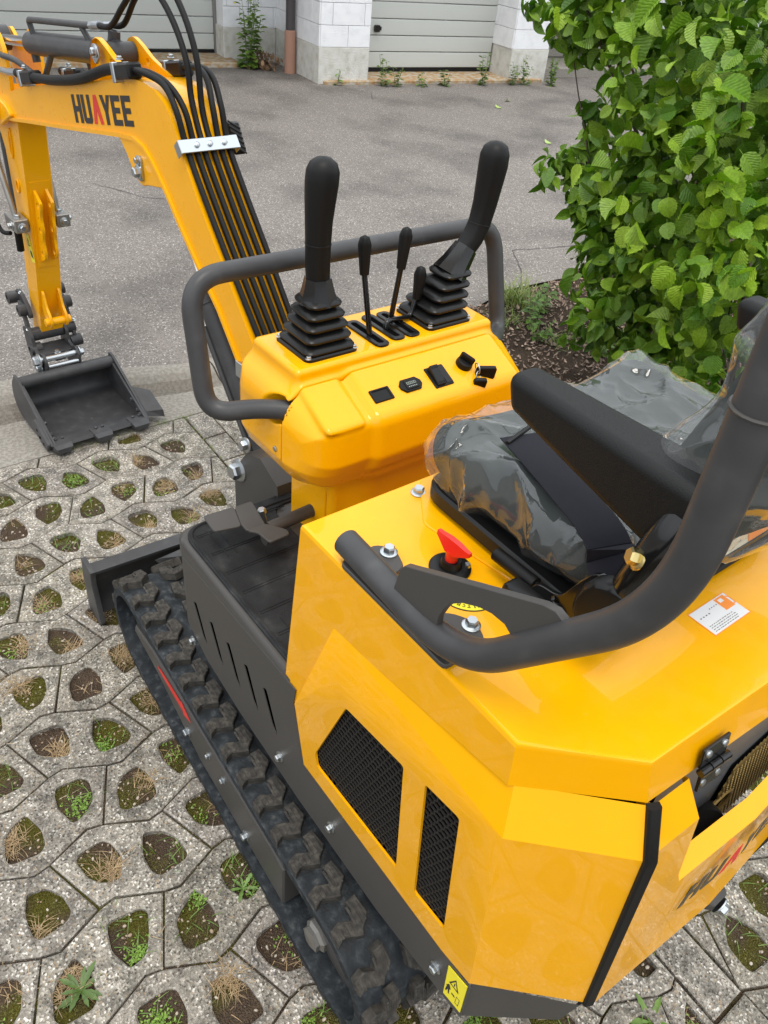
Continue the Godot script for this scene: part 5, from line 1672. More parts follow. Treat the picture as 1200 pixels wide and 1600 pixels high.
func seat() -> void:
	wr.noise_type = FastNoiseLite.TYPE_SIMPLEX_SMOOTH; wr.frequency = 5.5; wr.seed = 5; wr.fractal_type = FastNoiseLite.FRACTAL_NONE
	var cu := put_part("seat_cushion", nets(Vector3(-0.25, 1.03, -0.73), Vector3(0.29, 1.22, -0.32), 0.008, cushion), M.fabric)
	put_part("plastic_wrap", nets(Vector3(-0.29, 1.03, -0.76), Vector3(0.32, 1.23, -0.30), 0.0040, func(p): return cushion(p) - maxf(0.0022, 0.0060 + wrinkle(p) * (0.95 + 0.7 * clampf((-0.10 - p.x) * 8.0, 0.0, 1.0)))), M.film, cu)
	var bk := put_part("backrest", nets(Vector3(-0.24, 1.12, -0.42), Vector3(0.24, 1.74, -0.08), 0.009, backrest), M.fabric)
	put_part("plastic_wrap", nets(Vector3(-0.29, 1.12, -0.46), Vector3(0.29, 1.78, -0.04), 0.0065, func(p): return backrest(p) - 0.014 - wrinkle(p * 0.8)), M.film, bk)
	# pan under the cushion
	var g := G.new()
	g.xf = Transform3D(Basis(Vector3(1, 0, 0), Vector3(0, 0, 1), Vector3(0, 1, 0)), Vector3(0, 0, 0))
	g.prism(round_poly(pv([-0.215, -0.685, 0.215, -0.685, 0.222, -0.345, -0.222, -0.345]), 0.05, 6), [], 1.054, 1.078, 0.004)
	g.xf = Transform3D()
	g.box(Vector3(-0.165, 1.050, -0.50), Vector3(0.04, 0.014, 0.28), 0.004)
	g.box(Vector3(0.165, 1.050, -0.50), Vector3(0.04, 0.014, 0.28), 0.004)
	part("seat_pan", g, M.boot, null, 40)
	g = G.new()
	g.tube([Vector3(-0.236, 1.077, -0.500), Vector3(-0.236, 1.080, -0.428)], 0.0095, 14)
	g.tube([Vector3(-0.236, 1.080, -0.436), Vector3(-0.232, 1.083, -0.39), Vector3(-0.21, 1.083, -0.37)], 0.0035, 8)
	part("slide_handle", g, M.plastic)
	# recliner
	g = G.new(); g.xf = side(-0.246)
	g.prism(round_poly(pv([-0.43, 1.062, -0.418, 1.100, -0.380, 1.106, -0.362, 1.145, -0.345, 1.174, -0.30, 1.180, -0.285, 1.140, -0.345, 1.066]), 0.012, 4), [circle(0.006, 10, Vector2(-0.385, 1.098))], 0.0, 0.006, 0.001)
	var rc := part("recliner_bracket", g, M.gloss_black)
	g = G.new(); g.xf = side(-0.252)
	g.prism(round_poly(pv([-0.350, 1.120, -0.350, 1.150, -0.340, 1.176, -0.310, 1.194, -0.278, 1.192, -0.268, 1.165, -0.285, 1.125, -0.330, 1.100]), 0.016, 5), [], 0.0, 0.024, 0.006)
	part("recliner_cover", g, M.boot, rc, 50)
	g = G.new(); g.xf = side(-0.25)
	g.prism(round_poly(pv([-0.455, 1.060, -0.452, 1.084, -0.400, 1.088, -0.372, 1.078, -0.372, 1.060]), 0.010, 4), [], 0.0, 0.022, 0.004)
	part("recliner_lever", g, M.boot, rc, 50)
	g = G.new()
	g.tube(spline([Vector3(-0.250, 1.175, -0.300), Vector3(-0.252, 1.210, -0.292), Vector3(-0.248, 1.260, -0.283), Vector3(-0.235, 1.290, -0.280)], 5), 0.024, 18)
	var ap := part("armrest_pivot", g, M.gloss_black, null, 60)
	bolt(Vector3(-0.268, 1.240, -0.296), Vector3(-0.75, 0.25, -0.6), 0.0095, ap, M.brass)
	# armrests
	var prof := pv([-0.522, 1.318, -0.515, 1.298, -0.300, 1.257, -0.276, 1.262, -0.272, 1.318])
	for sx in [-1.0, 1.0]:
		put_part("armrest", nets(Vector3(-0.27 if sx < 0 else 0.17, 1.22, -0.56), Vector3(-0.17 if sx < 0 else 0.30, 1.36, -0.24), 0.004, func(p):
			var w := Vector2(sd_poly(Vector2(p.z, p.y), prof), absf(p.x - (0.245 if sx > 0 else -0.2205)) - 0.0155 - 0.055 * clampf(p.z + 0.42, -0.12, 0.1) )
			return minf(maxf(w.x, w.y), 0.0) + Vector2(maxf(w.x, 0), maxf(w.y, 0)).length() - 0.0145), M.armrest)
	# belt
	for q in [[[Vector3(-0.142, 1.186, -0.580), Vector3(-0.158, 1.187, -0.525), Vector3(-0.180, 1.186, -0.450), Vector3(-0.204, 1.182, -0.375), Vector3(-0.222, 1.140, -0.325), Vector3(-0.224, 1.095, -0.315)], 0.030], [[Vector3(-0.20, 1.165, -0.400), Vector3(-0.10, 1.155, -0.425), Vector3(0.02, 1.152, -0.440), Vector3(0.13, 1.158, -0.435)], 0.024]]:
		g = G.new()
		var sp := spline(q[0], 6)
		var rings := []
		for i in sp.size():
			var t: Vector3 = (sp[mini(i + 1, sp.size() - 1)] - sp[maxi(i - 1, 0)]).normalized()
			var n := Vector3.UP
			if absf(t.y) > 0.5: n = Vector3(-0.6, 0.6, 0)
			var w: Vector3 = t.cross(n).normalized() * float(q[1]); n = w.cross(t).normalized()
			rings.append(PackedVector3Array([sp[i] - w, sp[i] - w + n * 0.0016, sp[i] + w + n * 0.0016, sp[i] + w]))
		g.loft(rings)
		part("seat_belt", g, M.webbing, null, 40)
	g = G.new()
	g.tube([Vector3(-0.174, 1.189, -0.572), Vector3(-0.110, 1.189, -0.588)], 0.0035, 8)
	part("belt_tip", g, M.boot)
	# riser with paper and label behind the seat
	g = G.new()
	g.xf = frame(Vector3(0.02, 1.052, -0.337), Vector3(1, 0, 0), Vector3(0, 1, -0.45))
	g.box(Vector3(0.10, 0.05, -0.004), Vector3(0.42, 0.10, 0.006), 0.001)
	var rs := part("seat_riser", g, M.skirt)
	g = G.new(); g.xf = frame(Vector3(0.02, 1.052, -0.337), Vector3(1, 0, 0), Vector3(0, 1, -0.45))
	g.box(Vector3(0.105, 0.042, 0.0), Vector3(0.19, 0.074, 0.0012))
	part("paper_sheet", g, M.cream, rs)
	g = G.new(); g.xf = frame(Vector3(0.02, 1.052, -0.337), Vector3(1, 0, 0), Vector3(0, 1, -0.45))
	g.box(Vector3(0.160, 0.034, 0.0012), Vector3(0.12, 0.056, 0.0012))
	var lab := part("label", g, M.orange, rs)
	g = G.new(); g.xf = frame(Vector3(0.02, 1.052, -0.337), Vector3(1, 0, 0), Vector3(0, 1, -0.45))
	g.box(Vector3(0.160, 0.050, 0.0022), Vector3(0.12, 0.008, 0.0008))
	part("stripe", g, M.ink, lab)
	g = G.new()
	g.tube([Vector3(-0.16, 1.049, -0.331), Vector3(0.3, 1.049, -0.331)], 0.005, 10)
	part("edge_seal", g, M.seal)

# ---- boom, arm, bucket
func bt() -> Transform3D:
	return frame(BOx, BFx, Vector3.UP)

func strip(g: G, line: Array, o0: float, o1: float, th: float) -> void:     # (s, y) polyline swept across the boom, th to the left of travel
	var rings := []
	for i in line.size():
		var t: Vector2 = (line[mini(i + 1, line.size() - 1)] - line[maxi(i - 1, 0)]).normalized()
		var n := Vector2(-t.y, t.x) * th
		var a: Vector2 = line[i]; var b: Vector2 = line[i] + n
		rings.append(PackedVector3Array([Vector3(a.x, a.y, o0), Vector3(a.x, a.y, o1), Vector3(b.x, b.y, o1), Vector3(b.x, b.y, o0)]))
	g.loft(rings)

func boom() -> void:
	var T := bt()
	var up := [1.80, 1.105, 1.655, 1.140, 1.415, 1.209, 1.038, 1.290, 0.740, 1.354, 0.660, 1.367, 0.616, 1.368, 0.570, 1.362, 0.529, 1.346, 0.502, 1.322, 0.480, 1.290, 0.449, 1.240, 0.405, 1.178, 0.357, 1.122, 0.299, 1.056, 0.040, 0.755, -0.030, 0.690]
	var low := [-0.030, 0.600, 0.040, 0.590, 0.213, 0.810, 0.333, 0.948, 0.412, 1.014, 0.494, 1.090, 0.553, 1.150, 0.610, 1.198, 0.650, 1.222, 0.700, 1.230, 0.777, 1.220, 1.086, 1.166, 1.439, 1.106, 1.562, 1.084, 1.695, 1.066, 1.80, 1.040]
	var poly := pv(up + low)
	var g := G.new(); g.xf = T
	g.prism(poly, [], -0.063, 0.063, 0.004)
	var bm := part("boom", g, M.yellow, null, 30)
	var lowp := []
	for i in range(2, 30, 2): lowp.append(Vector2(low[i], low[i + 1]))
	g = G.new(); g.xf = T
	strip(g, lowp, -0.069, 0.069, 0.010)
	part("lower_flange", g, M.yellow, bm, 50)
	# boss and end plates near the arm joint
	g = G.new(); g.xf = T
	for o in [-1.0, 1.0]:
		g.xf = T * frame(Vector3(0, 0, 0.063 * o), Vector3(1, 0, 0), Vector3.UP)
		g.prism(round_poly(pv([1.84, 1.03, 1.84, 1.13, 1.70, 1.135, 1.60, 1.125, 1.555, 1.10, 1.600, 1.082, 1.68, 1.045]), 0.02, 3), [], 0.0, 0.012 * o, 0.003)
		g.xf = T * along(Vector3(1.70, 1.095, 0.075 * o), Vector3(0, 0, o))
		g.lathe([Vector2(0.036, 0), Vector2(0.036, 0.022), Vector2(0.022, 0.024), Vector2(0.022, 0.012)], 22)
	part("boom_end", g, M.yellow, bm, 40)
	# lettering
	var lm := func(u: float, v: float) -> Vector3:
		var top := Vector2(1.063, 1.258).lerp(Vector2(0.703, 1.326), u); var btm := Vector2(1.052, 1.192).lerp(Vector2(0.691, 1.262), u)
		var q := btm.lerp(top, v)
		return T * Vector3(q.x, q.y, -0.0635)
	letters(lm, T.basis * Vector3(0, 0, -0.0005), bm)
	# cylinder ears
	for o in [-1.0, 1.0]:
		g = G.new(); g.xf = T * frame(Vector3(0, 0, 0.040 * o), Vector3(1, 0, 0), Vector3.UP)
		g.prism(round_poly(pv([0.945, 1.305, 0.935, 1.355, 0.915, 1.405, 0.880, 1.418, 0.845, 1.408, 0.790, 1.385, 0.690, 1.362]), 0.015, 3), [circle(0.009, 12, Vector2(0.808, 1.373))], 0.0, 0.012 * o, 0.002)
		part("cylinder_ear", g, M.yellow, bm, 40)
	g = G.new(); g.xf = T * frame(Vector3(0.885, 1.380, -0.0525), Vector3(1, 0.2, 0), Vector3.UP)
	g.prism(round_poly(pv([-0.024, 0.0, -0.010, 0.024, 0.018, 0.018, 0.022, -0.010, 0.0, -0.026]), 0.010, 4), [], 0.0, -0.006, 0.001)
	var pp := part("pin_plate", g, M.zinc, bm)
	bolt(T * Vector3(0.880, 1.386, -0.0585), T.basis * Vector3(0, 0, -1), 0.009, pp)
	# ear for the boom cylinder
	for o in [-1.0, 1.0]:
		g = G.new(); g.xf = T * frame(Vector3(0, 0, 0.052 * o), Vector3(1, 0, 0), Vector3.UP)
		g.prism(round_poly(pv([0.785, 1.222, 0.745, 1.190, 0.722, 1.160, 0.698, 1.140, 0.672, 1.132, 0.645, 1.142, 0.560, 1.158, 0.62, 1.21, 0.70, 1.235]), 0.012, 3), [], 0.0, 0.014 * o, 0.002)
		part("cylinder_ear", g, M.yellow, bm, 40)
	g = G.new(); g.xf = T * frame(Vector3(0.672, 1.176, -0.0665), Vector3(1, 0, 0), Vector3.UP)
	g.prism(round_poly(pv([-0.015, -0.030, 0.015, -0.030, 0.013, 0.028, -0.013, 0.028]), 0.012, 4), [], 0.0, -0.006, 0.001)
	pp = part("pin_plate", g, M.zinc, bm)
	bolt(T * Vector3(0.672, 1.167, -0.0725), T.basis * Vector3(0, 0, -1), 0.012, pp)
	bolt(T * Vector3(0.671, 1.194, -0.0725), T.basis * Vector3(0, 0, -1), 0.007, pp)
	# boom cylinder under the boom
	g = G.new(); g.xf = T
	g.tube([Vector3(0.50, 0.905, 0), Vector3(0.10, 0.42, 0)], 0.030, 20)
	g.tube([Vector3(0.512, 0.920, 0), Vector3(0.485, 0.888, 0)], 0.033, 20)
	g.tube([Vector3(0.47, 0.84, -0.030), Vector3(0.16, 0.46, -0.030)], 0.008, 10)
	var bc := part("boom_cylinder", g, M.grey, null, 50)
	g = G.new(); g.xf = T
	g.tube([Vector3(0.672, 1.170, 0), Vector3(0.48, 0.885, 0)], 0.0145, 16)
	part("piston_rod", g, M.chrome, bc, 50)
	bolt(T * Vector3(0.235, 0.65, -0.035), T.basis * Vector3(-0.5, 0.3, -1), 0.010, bc)
	bolt(T * Vector3(0.20, 0.60, -0.035), T.basis * Vector3(-0.5, 0.3, -1), 0.012, bc)
	# arm cylinder on top
	g = G.new(); g.xf = T
	g.tube([Vector3(1.475, 1.309, 0), Vector3(1.470, 1.3095, 0), Vector3(0.99, 1.366, 0), Vector3(0.985, 1.3665, 0)], [0.027, 0.031, 0.031, 0.027], 26)
	g.tube([Vector3(0.99, 1.366, 0), Vector3(0.88, 1.380, 0)], [0.022, 0.030], 18)
	g.xf = T * along(Vector3(0.88, 1.380, 0), Vector3(0, 0, 1))
	g.lathe([Vector2(0.026, -0.038), Vector2(0.026, 0.038)], 20)
	g.xf = T
	g.tube([Vector3(0.905, 1.39, 0), Vector3(0.900, 1.425, 0.004)], [0.016, 0.014], 14)
	g.tube(fillet([Vector3(1.415, 1.335, -0.012), Vector3(1.430, 1.374, -0.016), Vector3(1.398, 1.378, -0.018), Vector3(0.975, 1.425, -0.018)], 0.02, 5), 0.0082, 12)
	g.tube(fillet([Vector3(1.02, 1.385, -0.012), Vector3(1.045, 1.412, -0.018)], 0.02, 3), 0.0075, 10)
	var ac := part("arm_cylinder", g, M.grey, null, 50)
	g = G.new(); g.xf = T
	g.tube([Vector3(1.76, 1.277, 0), Vector3(1.47, 1.310, 0)], 0.0145, 16)
	part("piston_rod", g, M.chrome, ac, 50)
	g = G.new(); g.xf = T * along(Vector3(1.79, 1.274, 0), Vector3(0, 0, 1))
	g.lathe([Vector2(0.036, -0.034), Vector2(0.036, 0.034)], 22)
	part("rod_eye", g, M.grey, ac, 40)
	g = G.new(); g.xf = T
	for q in [[Vector3(0.985, 1.424, -0.018), Vector3(0.935, 1.432, -0.016)], [Vector3(0.975, 1.424, 0.006), Vector3(0.925, 1.432, 0.010)]]:
		g.tube([q[0], q[0].lerp(q[1], 0.35)], 0.0105, 6)
		g.tube([q[0].lerp(q[1], 0.35), q[1]], 0.0095, 12)
	part("hose_fitting", g, M.zinc, ac, 30)
	# arm
	g = G.new(); g.xf = T
	var armp := pv([1.585, 1.115, 1.602, 1.050, 1.628, 0.890, 1.700, 0.550, 1.782, 0.262, 1.800, 0.245, 1.850, 0.245, 1.862, 0.270, 1.835, 0.42, 1.785, 0.68, 1.775, 0.95, 1.82, 1.09, 1.80, 1.14, 1.70, 1.16])
	g.prism(armp, [], -0.045, 0.045, 0.004)
	var arm := part("arm", g, M.yellow, null, 30)
	for o in [-1.0, 1.0]:
		g = G.new(); g.xf = T * frame(Vector3(0, 0, 0.046 * o), Vector3(1, 0, 0), Vector3.UP)
		g.prism(round_poly(pv([1.585, 1.115, 1.560, 1.20, 1.565, 1.275, 1.595, 1.318, 1.635, 1.325, 1.66, 1.29, 1.74, 1.27, 1.80, 1.31, 1.86, 1.26, 1.82, 1.12, 1.70, 1.09]), 0.02, 3), [], 0.0, 0.012 * o, 0.002)
		part("arm_head_plate", g, M.yellow, arm, 40)
	# raised rail on the arm's side, oval hollows, near-face plate
	var face := frame(Vector3(0, 0, -0.0455), Vector3(1, 0, 0), Vector3.UP)
	for q in [[1.700, 0.985, 0.013, 0.050], [1.712, 0.845, 0.016, 0.024]]:
		g = G.new(); g.xf = T * face
		var ov := PackedVector2Array(); var iv := PackedVector2Array()
		for k in 16:
			var a := TAU * k / 16.0
			ov.push_back(Vector2(q[0] + cos(a) * q[2] - sin(a) * q[3] * 0.18, q[1] + sin(a) * q[3])); iv.push_back(Vector2(q[0] + cos(a) * q[2] * 0.7 - sin(a) * q[3] * 0.16, q[1] + sin(a) * q[3] * 0.85))
		g.prism(ov, [iv], 0.0, -0.005, 0.001)
		part("rim", g, M.yellow, arm, 40)
	g = G.new(); g.xf = T
	# plate on the face that looks at the operator
	g.loft([PackedVector3Array([Vector3(1.636, 0.880, -0.037), Vector3(1.636, 0.880, 0.037), Vector3(1.628, 0.878, 0.035), Vector3(1.628, 0.878, -0.035)]), PackedVector3Array([Vector3(1.701, 0.565, -0.037), Vector3(1.701, 0.565, 0.037), Vector3(1.692, 0.563, 0.035), Vector3(1.692, 0.563, -0.035)])])
	part("face_plate", g, M.yellow, arm, 30)
	for o in [-1.0, 1.0]:
		g = G.new(); g.xf = T * frame(Vector3(0, 0, 0.020 * o - 0.005), Vector3(1, 0, 0), Vector3.UP)
		var ear := PackedVector2Array()
		ear.push_back(Vector2(1.640, 0.858))
		for k in 49:
			var t := k / 48.0
			var yy := lerpf(0.850, 0.588, t)
			var sb := 1.700 + (0.550 - yy) * 0.2118
			var out := 0.050 * minf(1.0, t * 7.0 + 0.15) * minf(1.0, (1.0 - t) * 9.0 + 0.3)
			ear.push_back(Vector2(sb - out + 0.0045 * cos(t * TAU * 3.0), yy))
		ear.push_back(Vector2(1.697, 0.580))
		var hl := []
		for yy in [0.805, 0.715, 0.625]: hl.append(circle(0.011, 12, Vector2(1.700 + (0.550 - yy) * 0.2118 - 0.032, yy)))
		for yy in [0.760, 0.670]: hl.append(circle(0.004, 8, Vector2(1.700 + (0.550 - yy) * 0.2118 - 0.028, yy)))
		g.prism(ear, hl, 0.0, 0.010, 0.001)
		part("bracket_ear", g, M.yellow, arm, 40)
	# lower yellow bracket with a cross pin
	for o in [-1.0, 1.0]:
		g = G.new(); g.xf = T * frame(Vector3(0, 0, 0.030 * o - 0.005), Vector3(1, 0, 0), Vector3.UP)
		g.prism(round_poly(pv([1.722, 0.465, 1.712, 0.455, 1.700, 0.400, 1.678, 0.375, 1.672, 0.345, 1.690, 0.322, 1.715, 0.322, 1.745, 0.39]), 0.012, 4), [], 0.0, 0.010, 0.002)
		part("bracket_ear", g, M.yellow, arm, 40)
	g = G.new(); g.xf = T
	g.tube([Vector3(1.697, 0.347, -0.048), Vector3(1.697, 0.347, 0.048)], 0.015, 16)
	part("cross_pin", g, M.yellow, arm, 40)
	# hydraulic block, guarded hoses
	for o in [-1.0, 1.0]:
		g = G.new(); g.xf = T
		g.box(Vector3(1.715, 0.725, 0.073 * o), Vector3(0.10, 0.045, 0.048), 0.003)
		var blk := part("valve_block", g, M.cast, arm)
		for q in [[0.0, 0.0, 1.0], [-1.0, 0.0, 0.0], [0.0, 1.0, 0.0]]:
			var nrm := Vector3(q[0], q[1], q[2] * o)
			bolt(T * (Vector3(1.700, 0.722, 0.073 * o) + nrm * Vector3(0.036, 0.022, 0.024)), T.basis * nrm, 0.011, blk)
		g = G.new(); g.xf = T
		g.tube(spline([Vector3(1.72, 0.745, 0.073 * o), Vector3(1.735, 0.80, 0.076 * o), Vector3(1.775, 0.90, 0.078 * o), Vector3(1.80, 0.98, 0.076 * o)], 6), 0.0095, 12)
		for k in 44:
			var t := 0.25 + 0.75 * k / 43.0
			var p := Vector3(1.735, 0.80, 0.076 * o).lerp(Vector3(1.80, 0.98, 0.076 * o), (t - 0.25) / 0.75) + Vector3(0.006 * sin(t * 3.0), 0, 0)
			g.xf = T * along(p, Vector3(0.30, 0.95, 0))
			g.lathe([Vector2(0.0105, -0.0013), Vector2(0.0118, 0), Vector2(0.0105, 0.0013)], 10)
		part("spring_hose", g, M.cast, arm, 30)
		g = G.new(); g.xf = T
		g.tube(spline([Vector3(1.80, 0.96, 0.11 * o), Vector3(1.81, 0.85, 0.115 * o), Vector3(1.79, 0.72, 0.118 * o), Vector3(1.76, 0.685, 0.115 * o), Vector3(1.72, 0.690, 0.10 * o)], 6), 0.0075, 10)
		g.tube([Vector3(1.72, 0.69, 0.075 * o), Vector3(1.735, 0.62, 0.073 * o)], 0.013, 12)
		if o < 0.0: part("hose", g, M.hose, arm, 50)
	g = G.new(); g.xf = T * frame(Vector3(1.712, 0.63, -0.0460), Vector3(1, -0.2, 0), Vector3(0.2, 1, 0))
	g.prism(pv([-0.018, -0.05, 0.018, -0.05, 0.018, 0.05, -0.018, 0.05]), [], 0.0, -0.0008)
	var wl := part("warning_label", g, M.decal_yellow, arm)
	g = G.new(); g.xf = T * frame(Vector3(1.712, 0.63, -0.0470), Vector3(1, -0.2, 0), Vector3(0.2, 1, 0))
	g.prism(pv([-0.013, 0.008, 0.013, 0.008, 0.0, 0.036]), [pv([-0.0085, 0.011, 0.0085, 0.011, 0.0, 0.029])], 0.0, -0.0004)
	g.prism(pv([-0.012, -0.036, 0.006, -0.03, 0.008, -0.012, 0.0, -0.006, -0.010, -0.014]), [], 0.0, -0.0004)
	part("pictogram", g, M.ink, wl)
	# bucket cylinder in front of the arm, links
	g = G.new(); g.xf = T
	g.tube([Vector3(1.875, 0.98, 0), Vector3(1.885, 0.62, 0)], 0.028, 18)
	g.tube([Vector3(1.88, 0.62, 0), Vector3(1.895, 0.39, 0)], 0.014, 14)
	part("bucket_cylinder", g, M.grey, null, 50)
	for o in [-1.0, 1.0]:
		g = G.new(); g.xf = T * frame(Vector3(0, 0, 0.060 * o), Vector3(1, 0, 0), Vector3.UP)
		g.prism(round_poly(pv([1.93, 0.385, 1.90, 0.415, 1.85, 0.41, 1.80, 0.375, 1.785, 0.345, 1.80, 0.325, 1.86, 0.345, 1.92, 0.350]), 0.014, 4), [], 0.0, 0.014 * o, 0.003)
		g.prism(round_poly(pv([1.865, 0.385, 1.835, 0.380, 1.800, 0.300, 1.770, 0.235, 1.785, 0.225, 1.820, 0.275]), 0.010, 4), [], 0.016 * o, 0.028 * o, 0.002)
		for q in [[1.905, 0.380, 0.052], [1.825, 0.357, 0.044], [1.800, 0.262, 0.034], [1.772, 0.215, 0.044]]:
			g.xf = T * along(Vector3(q[0], q[1], 0.058 * o), Vector3(0, 0, o))
			g.lathe([Vector2(0.023, 0), Vector2(0.023, q[2]), Vector2(0.014, q[2] + 0.002), Vector2(0.013, q[2] - 0.006)], 18)
		var lk := part("link_plate", g, M.grey, null, 40)
		bolt(T * Vector3(1.865, 0.408, 0.07 * o), T.basis * Vector3(-0.3, 1, 0), 0.005, lk)
		bolt(T * Vector3(1.79, 0.292, 0.09 * o), T.basis * Vector3(-0.5, 1, 0), 0.005, lk)
		bolt(T * Vector3(1.762, 0.185, 0.09 * o), T.basis * Vector3(-0.5, -1, 0), 0.005, lk)
	# quick hitch
	var OB := -0.020
	g = G.new()
	for o in [-1.0, 1.0]:
		g.xf = T * frame(Vector3(0, 0, OB + 0.062 * o), Vector3(1, 0, 0), Vector3.UP)
		g.prism(round_poly(pv([1.845, 0.285, 1.790, 0.305, 1.760, 0.270, 1.755, 0.225, 1.715, 0.215, 1.690, 0.195, 1.700, 0.165, 1.735, 0.115, 1.790, 0.120, 1.830, 0.19]), 0.010, 3), [], 0.0, 0.012 * o, 0.002)
	g.xf = T
	g.box(Vector3(1.760, 0.205, OB), Vector3(0.10, 0.02, 0.13), 0.003)
	g.tube([Vector3(1.800, 0.262, OB - 0.06), Vector3(1.800, 0.262, OB + 0.06)], 0.026, 16)
	g.box(Vector3(1.705, 0.208, OB - 0.038), Vector3(0.055, 0.018, 0.022), 0.004)
	g.box(Vector3(1.705, 0.208, OB + 0.034), Vector3(0.055, 0.018, 0.022), 0.004)
	g.box(Vector3(1.715, 0.200, OB), Vector3(0.07, 0.020, 0.044), 0.004)
	var qh := part("quick_hitch", g, M.grey, null, 35)
	bolt(T * Vector3(1.712, 0.211, OB), T.basis * Vector3(-0.2, 1, 0), 0.0085, qh)
	# bucket
	var hb := 0.184
	var shell := [Vector2(1.640, 0.172), Vector2(1.672, 0.168), Vector2(1.700, 0.140), Vector2(1.715, 0.100), Vector2(1.715, 0.062), Vector2(1.698, 0.028), Vector2(1.664, 0.010), Vector2(1.600, 0.003), Vector2(1.520, 0.002), Vector2(1.440, 0.010), Vector2(1.372, 0.024)]
	g = G.new(); g.xf = T
	var shp := []
	for q in shell: shp.append(Vector3(q.x, q.y, 0))
	shp = spline(shp, 4)
	var sh2 := []
	for q in shp: sh2.append(Vector2(q.x, q.y))
	strip(g, sh2, OB - hb, OB + hb, -0.008)
	var bk := part("bucket", g, M.grey, null, 60)
	g = G.new(); g.xf = T
	g.tube([Vector3(1.640, 0.158, OB - hb), Vector3(1.640, 0.158, OB + hb)], 0.0225, 20)
	part("bucket_tube", g, M.grey, bk, 50)
	for o in [-1.0, 1.0]:
		g = G.new(); g.xf = T * frame(Vector3(0, 0, OB + hb * o), Vector3(1, 0, 0), Vector3.UP)
		var pl := PackedVector2Array([Vector2(1.632, 0.186), Vector2(1.660, 0.188)])
		for k in range(4, sh2.size()): pl.push_back(sh2[k])
		pl.push_back(Vector2(1.352, 0.036))
		g.prism(pl, [], 0.0, 0.010 * o, 0.0015)
		part("side_plate", g, M.grey, bk, 40)
		# doubler along the opening with bolts, inside
		g = G.new(); g.xf = T * frame(Vector3(0, 0, OB + (hb - 0.001) * o), Vector3(1, 0, 0), Vector3.UP)
		g.prism(pv([1.615, 0.160, 1.352, 0.040, 1.372, 0.026, 1.620, 0.140]), [], 0.0, -0.008 * o, 0.001)
		var db := part("edge_doubler", g, M.grey, bk)
		for q in [[1.455, 0.075], [1.408, 0.052], [1.385, 0.044]]:
			bolt(T * Vector3(q[0], q[1], OB + (hb - 0.009) * o), T.basis * Vector3(0, 0.2, -o), 0.0075, db, M.grey)
	# side cutters
	g = G.new(); g.xf = T * frame(Vector3(0, 0, OB + hb + 0.010), Vector3(1, 0, 0.0), Vector3.UP)
	g.loft([PackedVector3Array([Vector3(1.490, 0.098, 0.0), Vector3(1.490, 0.108, 0.0), Vector3(1.380, 0.052, 0.0), Vector3(1.370, 0.038, 0.0)]), PackedVector3Array([Vector3(1.480, 0.085, 0.012), Vector3(1.480, 0.110, 0.012), Vector3(1.372, 0.054, 0.012), Vector3(1.362, 0.036, 0.012)]), PackedVector3Array([Vector3(1.448, 0.050, 0.055), Vector3(1.450, 0.100, 0.050), Vector3(1.350, 0.060, 0.052), Vector3(1.345, 0.030, 0.055)]), PackedVector3Array([Vector3(1.446, 0.045, 0.060), Vector3(1.448, 0.098, 0.056), Vector3(1.348, 0.058, 0.058), Vector3(1.343, 0.028, 0.060)])])
	part("side_cutter", g, M.grey, bk, 25)
	g = G.new(); g.xf = T * frame(Vector3(0, 0, OB - hb - 0.010), Vector3(1, 0, 0), Vector3.UP)
	g.prism(round_poly(pv([1.475, 0.098, 1.355, 0.042, 1.372, 0.006, 1.430, 0.012, 1.480, 0.055]), 0.010, 3), [], 0.0, -0.012, 0.003)
	var sc := part("side_cutter", g, M.grey, bk, 40)
	for q in [[1.450, 0.060], [1.425, 0.040], [1.400, 0.026], [1.440, 0.035]]:
		g = G.new(); g.xf = T * along(Vector3(q[0], q[1], OB - hb - 0.0215), Vector3(0, 0, -1))
		g.lathe([Vector2(0.006, 0), Vector2(0.006, 0.001)], 12)
		part("bolt_hole", g, M.black_hole, sc)
	# lip and teeth
	g = G.new(); g.xf = T
	g.loft([PackedVector3Array([Vector3(1.405, 0.012, OB - hb), Vector3(1.405, 0.030, OB - hb), Vector3(1.352, 0.040, OB - hb), Vector3(1.345, 0.030, OB - hb)]), PackedVector3Array([Vector3(1.405, 0.012, OB + hb), Vector3(1.405, 0.030, OB + hb), Vector3(1.352, 0.040, OB + hb), Vector3(1.345, 0.030, OB + hb)])])
	part("lip", g, M.grey, bk, 20)
	for q in [-0.155, 0.0, 0.150]:
		g = G.new(); g.xf = T
		g.loft([PackedVector3Array([Vector3(1.395, 0.038, OB + q - 0.034), Vector3(1.395, 0.038, OB + q + 0.034), Vector3(1.395, 0.006, OB + q + 0.034), Vector3(1.395, 0.006, OB + q - 0.034)]), PackedVector3Array([Vector3(1.340, 0.042, OB + q - 0.034), Vector3(1.340, 0.042, OB + q + 0.034), Vector3(1.350, 0.008, OB + q + 0.032), Vector3(1.350, 0.008, OB + q - 0.032)]), PackedVector3Array([Vector3(1.322, 0.034, OB + q - 0.030), Vector3(1.322, 0.034, OB + q + 0.030), Vector3(1.322, 0.014, OB + q + 0.020), Vector3(1.322, 0.014, OB + q - 0.020)])])
		part("tooth", g, M.grey, bk, 25)
		bolt(T * Vector3(1.382, 0.038, OB + q - 0.012), T.basis * Vector3(0, 1, 0), 0.007, bk, M.grey)
		bolt(T * Vector3(1.382, 0.038, OB + q + 0.014), T.basis * Vector3(0, 1, 0), 0.007, bk, M.grey)
